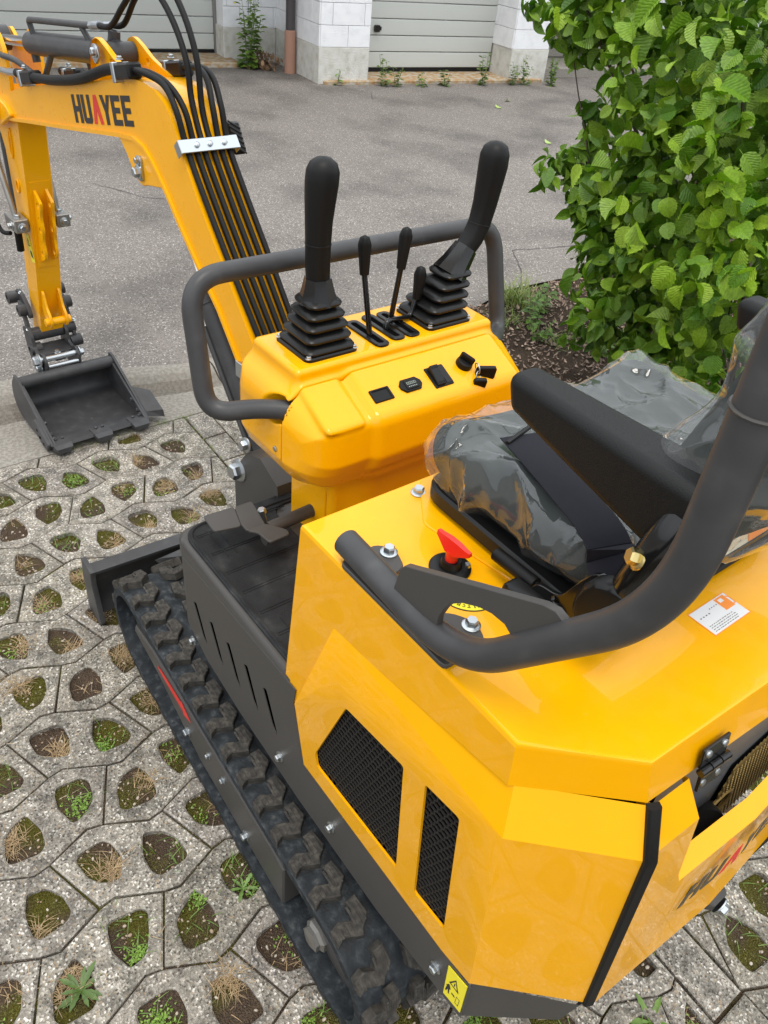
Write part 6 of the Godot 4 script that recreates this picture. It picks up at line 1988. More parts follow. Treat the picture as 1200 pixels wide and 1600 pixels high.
	for q in [[1.46, 0.0105, -0.09], [1.50, 0.0105, 0.02]]:
		g = G.new(); g.xf = T * along(Vector3(q[0], 0.0105, OB + q[2]), Vector3(0, 1, 0))
		g.lathe([Vector2(0.007, 0), Vector2(0.007, 0.0015)], 12)
		part("drain_hole", g, M.lug, bk)
	# ears on the bucket and the chromed hitch pin
	for o in [-1.0, 1.0]:
		g = G.new(); g.xf = T * frame(Vector3(0, 0, OB + 0.060 * o), Vector3(1, 0, 0), Vector3.UP)
		g.prism(round_poly(pv([1.655, 0.172, 1.652, 0.212, 1.675, 0.236, 1.712, 0.226, 1.745, 0.17, 1.715, 0.10]), 0.012, 3), [], 0.0, 0.010 * o, 0.002)
		part("bucket_ear", g, M.grey, bk, 35)
	g = G.new(); g.xf = T
	g.tube([Vector3(1.680, 0.210, OB - 0.085), Vector3(1.680, 0.210, OB + 0.075)], 0.0115, 16)
	g.tube([Vector3(1.660, 0.185, OB - 0.058), Vector3(1.660, 0.185, OB + 0.058)], 0.009, 12)
	var hp := part("hitch_pin", g, M.zinc, bk, 40)
	bolt(T * Vector3(1.680, 0.210, OB + 0.072), T.basis * Vector3(0, 0, 1), 0.015, hp)
	bolt(T * Vector3(1.690, 0.205, OB - 0.078), T.basis * Vector3(0, 0, -1), 0.019, hp)
	bolt(T * Vector3(1.700, 0.165, OB - 0.075), T.basis * Vector3(0, 0, -1), 0.015, hp)
	# hoses down the boom, clamp bar, side blocks
	var nrm := Vector3(-0.765, 0.644, 0)
	var cl := Vector3(0.468, 1.262, 0) + nrm * 0.010
	var xs := [-0.051, -0.031, -0.011, 0.010, 0.031, 0.052]
	for k in 6:
		var o: float = xs[k]
		var pts := [Vector3(0.06, 0.775, o * 0.9) + nrm * 0.012, Vector3(0.18, 0.915, o * 0.95) + nrm * 0.014, Vector3(0.30, 1.056, o) + nrm * 0.012, Vector3(0.40, 1.172, o) + nrm * 0.012, cl + Vector3(0, 0, o)]
		if k < 2: pts += [Vector3(0.500, 1.330, o - 0.004) + nrm * 0.012, Vector3(0.545, 1.376, -0.052 + 0.012 * k), Vector3(0.610, 1.388, -0.062 + 0.012 * k), Vector3(0.665, 1.386, -0.066 + 0.006 * k)]
		elif k >= 4: pts += [Vector3(0.500, 1.335, o + 0.002) + nrm * 0.012, Vector3(0.540, 1.388, 0.064 - 0.016 * (5 - k)), Vector3(0.600, 1.398, 0.067 - 0.014 * (5 - k)), Vector3(0.70, 1.380, 0.066 - 0.010 * (5 - k))]
		elif k == 2: pts += [Vector3(0.515, 1.350, -0.004), Vector3(0.535, 1.420, 0.0), Vector3(0.585, 1.485, 0.002), Vector3(0.650, 1.532, 0.0), Vector3(0.72, 1.542, -0.006), Vector3(0.80, 1.490, -0.012), Vector3(0.870, 1.440, -0.016), Vector3(0.940, 1.431, -0.016)]
		else: pts += [Vector3(0.503, 1.335, 0.014), Vector3(0.522, 1.425, 0.018), Vector3(0.570, 1.500, 0.020), Vector3(0.632, 1.552, 0.018), Vector3(0.70, 1.562, 0.014), Vector3(0.785, 1.505, 0.011), Vector3(0.855, 1.446, 0.010), Vector3(0.930, 1.432, 0.010)]
		g = G.new(); g.xf = T
		g.tube(spline(pts, 7), 0.0068, 12)
		part("hose", g, M.hose, bm, 60)
	for o in [-1.0, 1.0]:
		for j in 2:
			g = G.new(); g.xf = T
			g.tube(spline([Vector3(0.70, 1.380, (0.066 + 0.0 * j) * o), Vector3(0.80, 1.362, 0.070 * o), Vector3(0.95, 1.316, 0.074 * o), Vector3(1.15, 1.275, 0.072 * o), Vector3(1.35, 1.248, 0.068 * o), Vector3(1.45, 1.238, 0.066 * o)], 6), 0.0125, 12)
			if j == 0: part("hose", g, M.hose, bm, 60)
		for s in [[0.705, 1.376, 0.075], [1.355, 1.244, 0.085]]:
			g = G.new(); g.xf = T * frame(Vector3(s[0], s[1], 0.064 * o), Vector3(1, -0.2, 0), Vector3.UP)
			g.box(Vector3(-0.012, 0, 0), Vector3(s[2], 0.034, 0.036), 0.005)
			var cb := part("hose_clamp", g, M.boot, bm)
			g = G.new(); g.xf = T * frame(Vector3(s[0], s[1], 0.064 * o), Vector3(1, -0.2, 0), Vector3.UP)
			g.box(Vector3(s[2] * 0.5 - 0.008, -0.002, 0), Vector3(0.016, 0.042, 0.042), 0.002)
			part("clamp_strap", g, M.zinc, cb)
			bolt(T * Vector3(s[0] + s[2] * 0.4, s[1] + 0.018, 0.064 * o), Vector3.UP, 0.006, cb)
	g = G.new(); g.xf = T
	g.tube([Vector3(1.45, 1.238, -0.066), Vector3(1.52, 1.228, -0.066)], 0.011, 8)
	g.tube([Vector3(1.52, 1.228, -0.066), Vector3(1.66, 1.214, -0.064)], 0.009, 12)
	part("hose_fitting", g, M.zinc, bm, 30)
	g = G.new(); g.xf = T
	g.tube([Vector3(1.46, 1.262, 0.0), Vector3(1.47, 1.30, 0.0)], 0.012, 10)
	for q in [[Vector3(1.33, 1.245, -0.03), Vector3(1.30, 1.31, -0.012)], [Vector3(1.10, 1.27, 0.02), Vector3(1.095, 1.33, 0.01)]]: g.tube(q, 0.0085, 10)
	g.tube(spline([Vector3(1.42, 1.24, -0.03), Vector3(1.50, 1.262, -0.05), Vector3(1.60, 1.262, -0.06), Vector3(1.70, 1.272, -0.05)], 5), 0.0085, 10)
	part("pipe", g, M.grey, bm, 50)
	# clamp bar over the six hoses
	g = G.new(); g.xf = T * frame(Vector3(0.468, 1.262, 0) + nrm * 0.0215, Vector3(0, 0, 1), Vector3(0.644, 0.765, 0))
	g.box(Vector3(0, 0, 0.0), Vector3(0.146, 0.030, 0.004), 0.0012)
	g.box(Vector3(-0.072, 0, -0.011), Vector3(0.003, 0.030, 0.024), 0.001)
	g.box(Vector3(0.072, 0, -0.011), Vector3(0.003, 0.030, 0.024), 0.001)
	var cbar := part("clamp_bar", g, M.zinc, bm)
	for q in [-0.032, 0.0, 0.036]:
		g = G.new(); g.xf = T * along(Vector3(0.468, 1.262, q) + nrm * 0.0235, nrm)
		g.lathe([Vector2(0.0062, 0), Vector2(0.0062, 0.0035), Vector2(0.0035, 0.0055)], 14)
		part("screw", g, M.zinc, cbar)
	# black rubber pad beside the clamp
	g = G.new(); g.xf = T * frame(Vector3(0.505, 1.268, 0.098), Vector3(0, 0, 1), Vector3(0.5, 0.86, 0))
	g.box(Vector3(0, 0, 0), Vector3(0.036, 0.072, 0.014), 0.006)
	for k in 6:
		g.xf = T * frame(Vector3(0.505, 1.268, 0.098), Vector3(0, 0, 1), Vector3(0.5, 0.86, 0)) * Transform3D(Basis(Vector3(0, 0, 1), -0.6), Vector3(0, -0.028 + 0.011 * k, 0.0078))
		g.box(Vector3.ZERO, Vector3(0.034, 0.0045, 0.003), 0.001)
	part("work_lamp", g, M.boot, bm)
	# small steel tab where the hoses enter the console
	g = G.new(); g.xf = T
	g.box(Vector3(0.232, 0.838, -0.068), Vector3(0.035, 0.040, 0.008), 0.001)
	part("tab", g, M.zinc, bm)

# ---------------------------------------------------------------- plants
func leaf_mesh(kind: int, bend := 0.20, fold := 0.16) -> ArrayMesh:
	# unit leaf along +y from the stalk, face +z; kind 0 round toothed hazel leaf, 1 oval pointed leaf
	var n := 15 if kind == 0 else 8
	var us := [-1.0, -0.55, -0.04, 0.04, 0.55, 1.0] if kind == 0 else [-1.0, -0.5, 0.0, 0.5, 1.0]
	var vs := PackedVector3Array(); var uv := PackedVector2Array(); var cs := PackedColorArray(); var ix := PackedInt32Array()
	for i in n + 1:
		var t := float(i) / n
		var w: float
		if kind == 0:
			w = 0.47 * pow(maxf(0.0, sin(PI * pow(minf(t, 1.0), 0.86))), 0.55) * (1.0 - 0.22 * t * t)
			if i > 0 and i < n: w *= 1.06 if i % 2 else 0.93
			if i == n - 1: w *= 0.62
		else: w = 0.30 * pow(maxf(0.0, sin(PI * pow(t, 0.85))), 0.9)
		if i == 0 or i == n: w = 0.004
		for k in us.size():
			var u: float = us[k]
			var z := fold * absf(u) * w * 1.4 - bend * t * t + 0.05 * fold * 6.0 * u * w * sin(t * 5.0) + (0.022 if (i % 2 == 0) else -0.012) * absf(u) * (1.0 if kind == 0 else 0.4)
			vs.push_back(Vector3(u * w, t + (0.10 * absf(u) * w * (1.0 if i > 0 and i < n else 0.0)), z))
			uv.push_back(Vector2(0.5 + u * w * 1.05, t)); cs.push_back(Color.WHITE)
			if i < n and k < us.size() - 1:
				var a := i * us.size() + k
				ix.append_array([a, a + us.size(), a + us.size() + 1, a, a + us.size() + 1, a + 1])
	var s0 := vs.size()
	for q in [Vector3(-0.010, -0.20, 0.02), Vector3(-0.010, 0.03, 0.0), Vector3(0.010, 0.03, 0.0), Vector3(0.010, -0.20, 0.02)]:
		vs.push_back(q); uv.push_back(Vector2(0.5, 0.1)); cs.push_back(Color.WHITE)
	ix.append_array([s0, s0 + 1, s0 + 2, s0, s0 + 2, s0 + 3])
	var ns := PackedVector3Array(); ns.resize(vs.size())
	for i in range(0, ix.size(), 3):
		var f := (vs[ix[i + 2]] - vs[ix[i]]).cross(vs[ix[i + 1]] - vs[ix[i]])
		for k in 3: ns[ix[i + k]] += f
	for i in ns.size(): ns[i] = ns[i].normalized() if ns[i].length() > 1e-12 else Vector3(0, 0, 1)
	var arr := []; arr.resize(Mesh.ARRAY_MAX)
	arr[Mesh.ARRAY_VERTEX] = vs; arr[Mesh.ARRAY_NORMAL] = ns; arr[Mesh.ARRAY_TEX_UV] = uv; arr[Mesh.ARRAY_COLOR] = cs; arr[Mesh.ARRAY_INDEX] = ix
	var m := ArrayMesh.new()
	m.add_surface_from_arrays(Mesh.PRIMITIVE_TRIANGLES, arr)
	return m

func shrub(root: Node3D, blobs: Array, kind: int, count: int, size: Vector2, base: Color, lite: Color, singles: int) -> void:
	var lm := leaf_mesh(kind)
	var forms := [lm, leaf_mesh(kind, 0.42, 0.45), leaf_mesh(kind, 0.05, 0.75), leaf_mesh(kind, 0.55, 0.10), leaf_mesh(kind, 0.30, -0.25)]
	var xs := []; var cs := []
	var tot := 0.0
	for b in blobs: tot += pow(b[1], 1.9)
	var eye := Vector3(-0.873, 1.75, 0.0)
	for b in blobs:
		var m := int(count * pow(b[1], 1.9) / tot)
		for i in m:
			var d := Vector3(R.randfn(), R.randfn() * 0.9, R.randfn()).normalized()
			var rr: float = b[1] * pow(R.randf(), 0.45)
			var p: Vector3 = b[0] + d * rr
			if p.y < 0.03: continue
			var outv := (d * 0.9 + Vector3(R.randfn(), R.randfn(), R.randfn()) * 0.60 + Vector3(0, 0.55, 0)).normalized()
			# the blade hangs: tip outwards and down
			var tip := (d * 0.6 + Vector3(R.randfn() * 0.5, -0.55 + R.randfn() * 0.45, R.randfn() * 0.5))
			tip = (tip - outv * tip.dot(outv)).normalized()
			var s := R.randf_range(size.x, size.y) * (0.55 + 0.55 * R.randf())
			xs.append(Transform3D(Basis(tip.cross(outv), tip, outv).scaled_local(Vector3(s * R.randf_range(0.85, 1.1), s, s)), p - tip * s * 0.4 - root.position))
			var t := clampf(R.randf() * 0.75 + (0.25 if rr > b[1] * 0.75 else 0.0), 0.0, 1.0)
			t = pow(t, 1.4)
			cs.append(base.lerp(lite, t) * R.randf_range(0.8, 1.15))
	# nearest leaves as pieces of their own
	var order := range(xs.size())
	order.sort_custom(func(a, b): return (xs[a].origin + root.position).distance_squared_to(eye) < (xs[b].origin + root.position).distance_squared_to(eye))
	var near := {}
	var mats := []
	for i in 10:
		var c := base.lerp(lite, pow(i / 9.0, 1.2))
		var lf := mat(lin(c.r, c.g, c.b), 0.36 if kind == 0 else 0.40)
		lf.backlight_enabled = true; lf.backlight = lin(c.r * 0.9, c.g * 1.0, c.b * 0.5); lf.metallic_specular = 0.35
		lf.albedo_texture = leaf_tex[0]; bump(lf, leaf_tex[1], 0.14)
		mats.append(lf)
	for i in mini(singles, order.size()):
		near[order[i]] = true
		var k: int = order[i]
		put("leaf", forms[R.randi() % 5], mats[R.randi() % 10], root, xs[k])
	var fx := []; var fc := []
	for i in xs.size():
		if not near.has(i): fx.append(xs[i]); fc.append(cs[i])
	for f in 3:
		var px := []; var pc := []
		for i in fx.size():
			if i % 3 == f: px.append(fx[i]); pc.append(fc[i])
		scatter("foliage", forms[f * 2 if f < 2 else 1], M.leaf, px, pc, root)

func twigs(root: Node3D, foot: Vector3, blobs: Array, rad: float) -> void:
	for b in blobs:
		var g := G.new()
		var e: Vector3 = b[0]
		var f := foot + Vector3(R.randf_range(-0.12, 0.12), 0, R.randf_range(-0.12, 0.12))
		var big: float = b[1]
		if big < 0.14:        # a side shoot springs from the nearest main bough
			var best := 1e9
			for o in blobs:
				var d: float = e.distance_to(o[0])
				if o[1] > big * 1.25 and d < best: best = d; f = o[0]
		var m := f.lerp(e, 0.5) + Vector3(R.randfn() * 0.03, 0.06, R.randfn() * 0.03)
		var tip := e if big < 0.14 else e + (e - m) * 0.2
		var sp := spline([f - root.position, f.lerp(m, 0.5) + Vector3(0, 0.02, 0) - root.position, m - root.position, e.lerp(m, 0.15) - root.position, tip - root.position], 4)
		var rs := []
		var r0 := rad if big >= 0.14 else rad * 0.4
		for i in sp.size(): rs.append(lerpf(r0, r0 * 0.25, float(i) / sp.size()))
		g.tube(sp, rs, 7)
		put("branch", g.mesh(60), M.bark, root)

func blade_mesh(curve: float) -> ArrayMesh:
	var g := G.new()
	var a := []
	for i in 5:
		var t := i / 4.0
		a.append([Vector3(-0.5 * (1.0 - t * t), t, curve * t * t), Vector3(0.5 * (1.0 - t * t), t, curve * t * t)])
	for i in 4:
		if i == 3: g.tri(a[i][0], a[4][0], a[i][1])
		else: g.quad(a[i][0], a[i + 1][0], a[i + 1][1], a[i][1])
	return g.mesh(60)

func leafy(n: String, label: String, p: Vector3, group: String, stems: int, h: float, ls: float, spread: float, c0: Color, c1: Color, kind := 1, flowers := 0) -> void:
	var o := thing(n, label, "weed", p, group)
	var g := G.new()
	var xs := []; var cs := []
	for i in stems:
		var a := R.randf() * TAU
		var tip := Vector3(cos(a) * spread * R.randf_range(0.2, 1.0), h * R.randf_range(0.6, 1.0), sin(a) * spread * R.randf_range(0.2, 1.0))
		var st := Vector3(cos(a), 0, sin(a)) * spread * 0.15 * R.randf()
		g.tube(spline([st, st.lerp(tip, 0.5) + Vector3(0, 0.02 * h, 0), tip], 3), 0.0022, 5)
		var m := 4 + int(h / ls * 1.6)
		for k in m:
			var t := (k + 0.6) / m
			var q := st.lerp(tip, t)
			var b := R.randf() * TAU
			var d := Vector3(cos(b), R.randf_range(-0.15, 0.5), sin(b)).normalized()
			var nn := (Vector3.UP + d * -0.3 + Vector3(R.randfn(), R.randfn(), R.randfn()) * 0.25)
			nn = (nn - d * nn.dot(d)).normalized()
			var s := ls * R.randf_range(0.6, 1.1) * (1.1 - 0.4 * t)
			xs.append(Transform3D(Basis(d.cross(nn), d, nn).scaled_local(Vector3(s, s, s)), q + d * s * 0.2))
			cs.append(c0.lerp(c1, R.randf()) * R.randf_range(0.8, 1.15))
	put("stem", g.mesh(60), M.stem, o)
	scatter("foliage", leaf_mesh(kind), M.leaf, xs, cs, o)
	if flowers:
		var fl := G.new()
		for i in flowers:
			fl.xf = Transform3D(Basis(), Vector3(R.randf_range(-1, 1) * spread, h * R.randf_range(0.8, 1.05), R.randf_range(-1, 1) * spread))
			fl.lathe([Vector2(0.003, -0.01), Vector2(0.014, 0.0), Vector2(0.006, 0.004)], 6)
		put("flower", fl.mesh(), M.decal_yellow, o)

func rosette(n: String, label: String, p: Vector3, count: int, ln: float, c: Color, group := "") -> void:
	var o := thing(n, label, "weed", p, group)
	for i in count:
		var g := G.new()
		g.colored = true
		var a := TAU * i / count + R.randf() * 0.5
		var l := ln * R.randf_range(0.65, 1.1)
		var tilt := R.randf_range(0.25, 0.9)
		var pts := []
		for k in 8:
			var t := k / 7.0
			var w := l * 0.15 * pow(sin(PI * clampf(0.08 + t * 0.9, 0, 1)), 0.8) * (1.0 if k % 2 else 0.72) * (0.5 + 0.7 * t)
			var r := l * t
			pts.append([Vector3(r, l * tilt * t * (1.0 - 0.6 * t), -w), Vector3(r, l * tilt * t * (1.0 - 0.6 * t) - w * 0.3, 0), Vector3(r, l * tilt * t * (1.0 - 0.6 * t), w)])
		for k in 7:
			g.col = c * R.randf_range(0.85, 1.15); g.col.a = 1
			g.quad(pts[k][0], pts[k + 1][0], pts[k + 1][1], pts[k][1])
			g.quad(pts[k][1], pts[k + 1][1], pts[k + 1][2], pts[k][2])
		put("leaf", g.mesh(60), M.leaf, o, Transform3D(Basis(Vector3.UP, a), Vector3(0, 0.002, 0)))

func plants() -> void:
	R.seed = 99
	# what grows in the paver openings
	var bm := blade_mesh(0.5)
	var dry := []; var dryc := []; var grn := []; var grnc := []; var sed := []; var sedc := []; var peb := []; var pebc := []; var moss := []; var mossc := []
	for h in holes_at:
		var c: Vector2 = h[0]; var poly: PackedVector2Array = h[1]
		if c.x > 0.9 or c.x < -1.7: continue
		var mode := R.randi() % 10
		var pick := func() -> Vector2:
			for t in 12:
				var q := c + Vector2(R.randf_range(-1, 1), R.randf_range(-1, 1)) * 0.062
				if Geometry2D.is_point_in_polygon(q, poly): return q
			return c
		var hot: Vector2 = pick.call()
		var nd := 0; var ng := 0; var ns := 0
		if mode < 5: nd = R.randi_range(90, 260)
		elif mode < 7: nd = R.randi_range(10, 60)
		if mode >= 7: ng = R.randi_range(6, 30)
		if mode >= 8: ns = R.randi_range(120, 320)
		elif mode == 2 or mode == 5: ns = R.randi_range(20, 70)
		for i in nd:
			var q: Vector2 = hot + Vector2(R.randfn(), R.randfn()) * 0.016
			var a := R.randf() * TAU
			var lean := R.randf_range(0.5, 1.5)
			var b := Basis(Vector3.UP, a) * Basis(Vector3(1, 0, 0), lean)
			var l := R.randf_range(0.018, 0.048)
			dry.append(Transform3D(b.scaled_local(Vector3(0.0016, l, l)), Vector3(q.x, soil_h(q.x, q.y) - 0.001, q.y)))
			dryc.append(Color(0.44, 0.31, 0.17).lerp(Color(0.33, 0.22, 0.12), R.randf()) * R.randf_range(0.7, 1.25))
		for i in ng:
			var q: Vector2 = pick.call()
			var b := Basis(Vector3.UP, R.randf() * TAU) * Basis(Vector3(1, 0, 0), R.randf_range(0.2, 1.1))
			var l := R.randf_range(0.02, 0.05)
			grn.append(Transform3D(b.scaled_local(Vector3(0.0022, l, l)), Vector3(q.x, soil_h(q.x, q.y) - 0.001, q.y)))
			grnc.append(Color(0.10, 0.19, 0.03).lerp(Color(0.18, 0.27, 0.06), R.randf()))
		var hot2: Vector2 = pick.call()
		for i in ns:
			var q: Vector2 = hot2 + Vector2(R.randfn(), R.randfn()) * 0.018
			if not Geometry2D.is_point_in_polygon(q, poly): continue
			var b := Basis(Vector3.UP, R.randf() * TAU) * Basis(Vector3(1, 0, 0), R.randf_range(0.2, 1.3))
			var l := R.randf_range(0.004, 0.0075)
			sed.append(Transform3D(b.scaled_local(Vector3(l * 0.6, l, l)), Vector3(q.x, soil_h(q.x, q.y) + R.randf_range(0.0, 0.014), q.y)))
			sedc.append(Color(0.12, 0.22, 0.025).lerp(Color(0.22, 0.36, 0.05), R.randf()))
		for i in R.randi_range(6, 18):
			var q: Vector2 = pick.call()
			var s := R.randf_range(0.0012, 0.0042)
			peb.append(Transform3D(Basis(Vector3(R.randfn(), R.randfn(), R.randfn()).normalized(), R.randf() * 3.0).scaled_local(Vector3(s * 1.3, s * 0.7, s)), Vector3(q.x, soil_h(q.x, q.y) + s * 0.3, q.y)))
			pebc.append(Color(0.45, 0.40, 0.33).lerp(Color(0.25, 0.16, 0.10), R.randf()))
		for i in R.randi_range(160, 420):
			var q: Vector2 = pick.call()
			if soil_n.get_noise_2d(q.x * 14.0 + 50.0, q.y * 14.0) < -0.05: continue
			var b := Basis(Vector3.UP, R.randf() * TAU) * Basis(Vector3(1, 0, 0), R.randf_range(0.0, 1.2))
			var l := R.randf_range(0.003, 0.006)
			moss.append(Transform3D(b.scaled_local(Vector3(l * 0.5, l, l)), Vector3(q.x, soil_h(q.x, q.y) - 0.001, q.y)))
			mossc.append(Color(0.085, 0.090, 0.014).lerp(Color(0.16, 0.145, 0.028), R.randf()))
	# moss and grass in the joint along the kerb and the border course
	for i in 900:
		var t := R.randf()
		var q := Vector2(lerpf(-0.75, 0.30, t), -2.603 + R.randfn() * 0.008) if i < 500 else Vector2(lerpf(0.262, 0.163, t) + R.randfn() * 0.003, lerpf(-2.6, -0.1, t))
		if i < 500 and soil_n.get_noise_2d(q.x * 6.0, 3.0) < -0.1: continue
		if i >= 500 and q.y > -1.9 and R.randf() < 0.6: continue
		var b := Basis(Vector3.UP, R.randf() * TAU) * Basis(Vector3(1, 0, 0), R.randf_range(0.1, 1.2))
		var l := R.randf_range(0.008, 0.020)
		grn.append(Transform3D(b.scaled_local(Vector3(0.0022, l, l)), Vector3(q.x, -0.004, q.y)))
		grnc.append(Color(0.12, 0.20, 0.03).lerp(Color(0.22, 0.22, 0.06), R.randf()))
	# grit, crumbs of soil and straw lying loose on the stones
	for i in 1500:
		var q := Vector2(R.randf_range(-1.3, 0.6), R.randf_range(-2.6, 0.1))
		var s := R.randf_range(0.0008, 0.0026)
		peb.append(Transform3D(Basis(Vector3.UP, R.randf() * 3.0).scaled_local(Vector3(s * 1.4, s * 0.7, s)), Vector3(q.x, s * 0.4, q.y)))
		pebc.append(Color(0.30, 0.25, 0.19).lerp(Color(0.10, 0.07, 0.045), R.randf()))
		if i % 4 == 0:
			var l := R.randf_range(0.012, 0.035)
			dry.append(Transform3D((Basis(Vector3.UP, R.randf() * TAU) * Basis(Vector3(1, 0, 0), 1.5)).scaled_local(Vector3(0.0013, l, l * 0.1)), Vector3(q.x, 0.0022, q.y)))
			dryc.append(Color(0.42, 0.31, 0.18) * R.randf_range(0.6, 1.2))
	var ps := SphereMesh.new(); ps.radius = 1.0; ps.height = 2.0; ps.radial_segments = 7; ps.rings = 4
	var field := get_node("soil")
	for q in [["dry_grass", bm, dry, dryc], ["young_grass", bm, grn, grnc], ["stonecrop", bm, sed, sedc], ["moss", bm, moss, mossc]]:
		var o := scatter(q[0], q[1], M.blade, q[2], q[3], self)
		tag(o, {"dry_grass": "straw coloured dead grass tufts in the paver openings", "young_grass": "short green grass blades in the paver openings and joints", "stonecrop": "bright green creeping stonecrop mats in the paver openings", "moss": "olive green moss on the soil of the paver openings"}[q[0]], {"dry_grass": "dry grass", "young_grass": "grass", "stonecrop": "ground cover", "moss": "moss"}[q[0]])
	var pe := scatter("gravel", ps, M.pebble, peb, pebc, self)
	tag(pe, "small pale pebbles lying on the soil of the paver openings", "gravel")
	# single weeds in the openings
	rosette("rosette_weed", "large rosette weed with toothed leaves in the opening at the lower left corner", Vector3(-0.845, -0.012, -0.785), 13, 0.050, Color(0.11, 0.20, 0.05))
	rosette("rosette_weed", "pale green rosette weed beside the rubber track's lower edge", Vector3(-0.484, -0.012, -0.782), 7, 0.036, Color(0.20, 0.36, 0.10))
	rosette("rosette_weed", "young broad leaved weed in the bottom opening behind the excavator", Vector3(0.055, -0.012, -0.075), 6, 0.05, Color(0.16, 0.30, 0.05))
	rosette("rosette_weed", "leafy weed among dry grass at the left edge of the pavers", Vector3(-0.80, -0.010, -1.72), 8, 0.05, Color(0.15, 0.27, 0.06))
	# planting bed: litter, grass clumps, weeds
	var lit := []; var litc := []
	for i in 15000:
		var x := 1.3 + 2.6 * R.randf(); var z := R.randf_range(-3.2, -0.4)
		if z < -2.96 + 0.0 * x and x < 3.0: continue
		var b := Basis(Vector3(R.randfn(), R.randfn(), R.randfn()).normalized(), R.randf() * 0.8) * Basis(Vector3.UP, R.randf() * TAU) * Basis(Vector3(1, 0, 0), PI * 0.5 + R.randf_range(-0.5, 0.5))
		var s := R.randf_range(0.010, 0.030)
		lit.append(Transform3D(b.scaled_local(Vector3(s * R.randf_range(0.5, 1.0), s, s * 1.5)), Vector3(x, bed_h(x, z) + R.randf_range(0.001, 0.012), z)))
		litc.append(Color(0.22, 0.145, 0.105).lerp(Color(0.40, 0.29, 0.22), R.randf()) * R.randf_range(0.45, 1.15))
	var lt := scatter("leaf_litter", leaf_mesh(1), M.litter, lit, litc, self)
	tag(lt, "brown dead leaf litter covering the planting bed under the shrubs", "leaf litter")
	var gcs := [[2.32, -2.78, 170, 0.20, "clump of long grass on the bed edge beside the asphalt"], [2.45, -2.18, 70, 0.14, "thin grass tuft in the leaf litter behind the console"], [2.20, -2.32, 70, 0.10, "small grass tuft near the leafy weeds in the bed"], [2.62, -1.84, 60, 0.17, "sparse upright grass under the low shrub branches"], [2.38, -1.92, 50, 0.09, "short grass tuft in the leaf litter above the seat"], [2.12, -2.62, 60, 0.09, "short grass tuft at the corner of the bed behind the grab bar"]]
	for q in gcs:
		var xs := []; var cs := []
		for i in q[2]:
			var b := Basis(Vector3.UP, R.randf() * TAU) * Basis(Vector3(1, 0, 0), R.randf_range(0.1, 0.9))
			var l: float = q[3] * R.randf_range(0.5, 1.1)
			xs.append(Transform3D(b.scaled_local(Vector3(0.006, l, l)), Vector3(R.randfn() * 0.05, 0, R.randfn() * 0.05)))
			cs.append(Color(0.13, 0.22, 0.04).lerp(Color(0.30, 0.31, 0.10), R.randf()) * R.randf_range(0.7, 1.1))
		var o := thing("grass_clump", q[4], "grass", Vector3(q[0], bed_h(q[0], q[1]), q[1]), "grass clumps in the planting bed")
		scatter("blades", bm, M.blade, xs, cs, o)
	for q in [[2.20, -2.52, 0.22, 5, "nettle like leafy weed in the bed beyond the grab bar"], [2.12, -2.40, 0.12, 4, "small leafy weed at the front of the planting bed"], [2.28, -2.12, 0.12, 3, "light green seedling in the leaf litter above the armrest"], [2.36, -2.62, 0.16, 4, "leafy weed beside the grass clump on the bed edge"]]:
		leafy("bed_weed", q[4], Vector3(q[0], bed_h(q[0], q[1]), q[1]), "weeds in the planting bed", q[3], q[2], 0.05, 0.09, Color(0.10, 0.22, 0.03), Color(0.20, 0.36, 0.06))
	# weeds along the garages
	var at := func(x: int) -> Vector3: return Vector3(0, 0, 0)
	var row := [[0.17, -0.05, 0.20, 2, "single weed at the foot of the middle pier"], [0.72, 0.02, 0.32, 4, "tall grey green weed at the left end of the right door sill"], [0.86, 0.04, 0.24, 4, "second weed at the left end of the right door sill"], [1.20, 0.04, 0.14, 3, "smallest weed below the right garage door"], [1.52, 0.05, 0.22, 4, "bushy weed below the middle of the right garage door"], [2.08, 0.04, 0.36, 5, "broad leaved weed below the right half of the garage door"], [2.52, 0.03, 0.26, 5, "weed near the right end of the garage sill"], [2.68, 0.03, 0.34, 4, "narrow weed beside the right pier"], [3.05, 0.10, 0.32, 9, "light green bushy weed at the foot of the right pier"]]
	var ex := Vector3(0.989, 0, 0.148); var eq := Vector3(-0.148, 0, 0.989)
	for q in row:
		var p: Vector3 = Vector3(4.57, 0.0, -8.05) + ex * q[0] + eq * (q[1] + 0.06)
		var c1 := Color(0.20, 0.38, 0.05) if q[3] >= 9 or q[2] < 0.21 else Color(0.20, 0.28, 0.09)
		leafy("wall_weed", q[4], p, "weeds along the garage fronts", q[3], q[2], 0.07, 0.10, Color(0.11, 0.20, 0.04), c1)
	leafy("celandine", "tall yellow flowering weed in the wall corner beside the downpipe", Vector3(4.20, 0.0, -9.02), "", 16, 0.80, 0.11, 0.22, Color(0.12, 0.24, 0.04), Color(0.26, 0.42, 0.08), 1, 6)
	var hp := scatter("dead_leaves", leaf_mesh(1), M.litter, range(160).map(func(i): return Transform3D(Basis(Vector3(R.randfn(), R.randfn(), R.randfn()).normalized(), R.randf() * 3.0).scaled_local(Vector3.ONE * R.randf_range(0.03, 0.07)), Vector3(4.36 + R.randfn() * 0.07, absf(R.randfn()) * 0.07, -8.98 + R.randfn() * 0.12))), range(160).map(func(i): return Color(0.16, 0.095, 0.05) * R.randf_range(0.6, 1.5)), self)
	tag(hp, "heap of brown dead leaves in the wall corner behind the downpipe", "leaf litter")
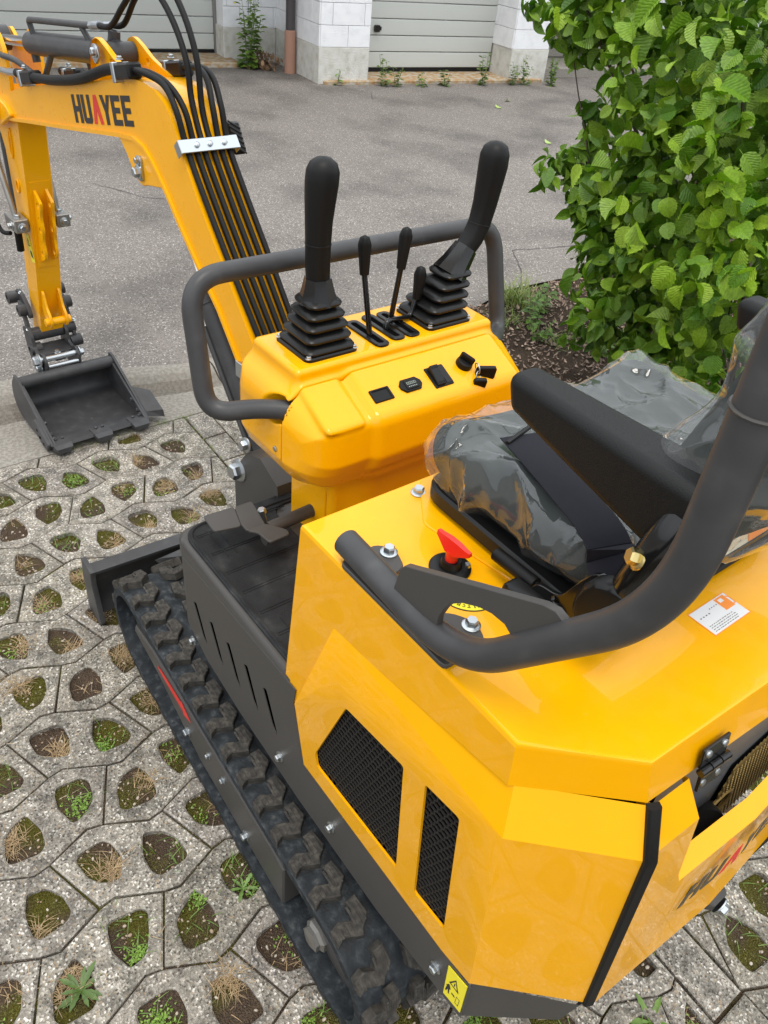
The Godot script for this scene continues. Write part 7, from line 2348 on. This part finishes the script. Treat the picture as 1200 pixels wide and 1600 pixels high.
	# leaves lying on the yard
	for q in [[6.3, -6.9, "farther of two small leaves on the asphalt below the right garage pier"], [5.9, -6.6, "nearer of two small leaves on the asphalt below the right garage pier"], [5.3, -5.3, "small pale leaf on the asphalt close to the upper hazel branches"], [5.2, -4.9, "small pale leaf on the asphalt left of the drooping dogwood branch"], [1.55, -5.9, "lone greenish leaf on the open asphalt behind the left joystick"], [2.3, -3.9, "small leaf on the asphalt beyond the grab bar"]]:
		var o := put(numbered("fallen_leaf"), leaf_mesh(1), mat(lin(0.30, 0.42, 0.12), 0.6), self, Transform3D(Basis(Vector3.UP, R.randf() * TAU) * Basis(Vector3(1, 0, 0), PI * 0.5).scaled(Vector3.ONE * 0.09), Vector3(q[0], 0.014, q[1])))
		tag(o, q[2], "leaf", "leaves fallen on the yard")
	# shrubs
	var hz := thing("hazel_shrub", "large hazel shrub with broad toothed bright green leaves at the right", "shrub", Vector3(2.55, 0, -1.60))
	var hb := []
	for q in [[1.87, 1.49, -1.73, 0.358], [1.97, 1.46, -2.11, 0.223], [1.71, 1.25, -1.45, 0.344], [1.82, 1.22, -1.91, 0.196], [1.66, 1.01, -1.49, 0.322], [1.80, 1.00, -1.87, 0.143], [1.55, 0.87, -1.19, 0.304], [1.70, 0.75, -1.52, 0.231], [1.92, 1.43, -1.45, 0.405], [1.66, 1.05, -1.11, 0.330], [1.62, 0.63, -1.21, 0.131], [1.90, 1.41, -2.29, 0.146], [1.75, 0.85, -1.75, 0.131], [2.05, 1.70, -1.96, 0.350], [2.04, 1.61, -2.37, 0.267], [2.34, 0.99, -1.63, 0.502], [2.35, 1.20, -2.02, 0.440], [1.99, 0.69, -1.63, 0.351]]:
		hb.append([Vector3(q[0], q[1], q[2]), q[3]])
	var sprays := []
	for b in hb.slice(0, 14):
		for k in 5:
			var d := Vector3(R.randf_range(-1.0, 0.2), R.randf_range(-0.5, 0.9), R.randf_range(-0.6, 1.0)).normalized()
			sprays.append([b[0] + d * b[1] * R.randf_range(0.95, 1.15), R.randf_range(0.05, 0.085)])
	hb.append_array(sprays)
	for b in hb: b[0].y = maxf(b[0].y, 0.30)
	twigs(hz, Vector3(2.55, 0.0, -1.60), hb.slice(0, 14), 0.014)
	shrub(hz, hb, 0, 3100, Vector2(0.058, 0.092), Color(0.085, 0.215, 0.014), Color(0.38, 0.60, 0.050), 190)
	var dw := thing("dogwood_shrub", "lower shrub with smaller oval dark green leaves beside the hazel", "shrub", Vector3(2.65, 0, -2.30))
	var db := []
	for q in [[1.79, 0.64, -1.84, 0.191], [1.61, 0.48, -1.74, 0.120], [1.75, 0.51, -1.65, 0.176], [1.94, 0.92, -2.25, 0.091], [1.84, 0.89, -2.30, 0.080], [1.95, 0.84, -2.16, 0.123], [1.88, 0.77, -2.14, 0.091], [2.03, 0.98, -2.23, 0.096], [1.95, 0.77, -2.01, 0.145], [1.74, 0.55, -1.45, 0.179], [1.63, 0.44, -1.51, 0.097], [2.03, 1.37, -2.30, 0.113], [1.93, 1.41, -2.44, 0.095], [1.83, 1.43, -2.54, 0.060], [1.63, 0.45, -1.36, 0.089], [1.66, 0.45, -1.24, 0.069], [1.87, 0.70, -1.99, 0.105], [1.91, 1.33, -2.37, 0.065], [1.96, 1.10, -2.25, 0.078]]:
		db.append([Vector3(q[0], q[1], q[2]), q[3]])
	for b in db: b[0].y = maxf(b[0].y, 0.22)
	twigs(dw, Vector3(2.70, 0.0, -2.25), db, 0.010)
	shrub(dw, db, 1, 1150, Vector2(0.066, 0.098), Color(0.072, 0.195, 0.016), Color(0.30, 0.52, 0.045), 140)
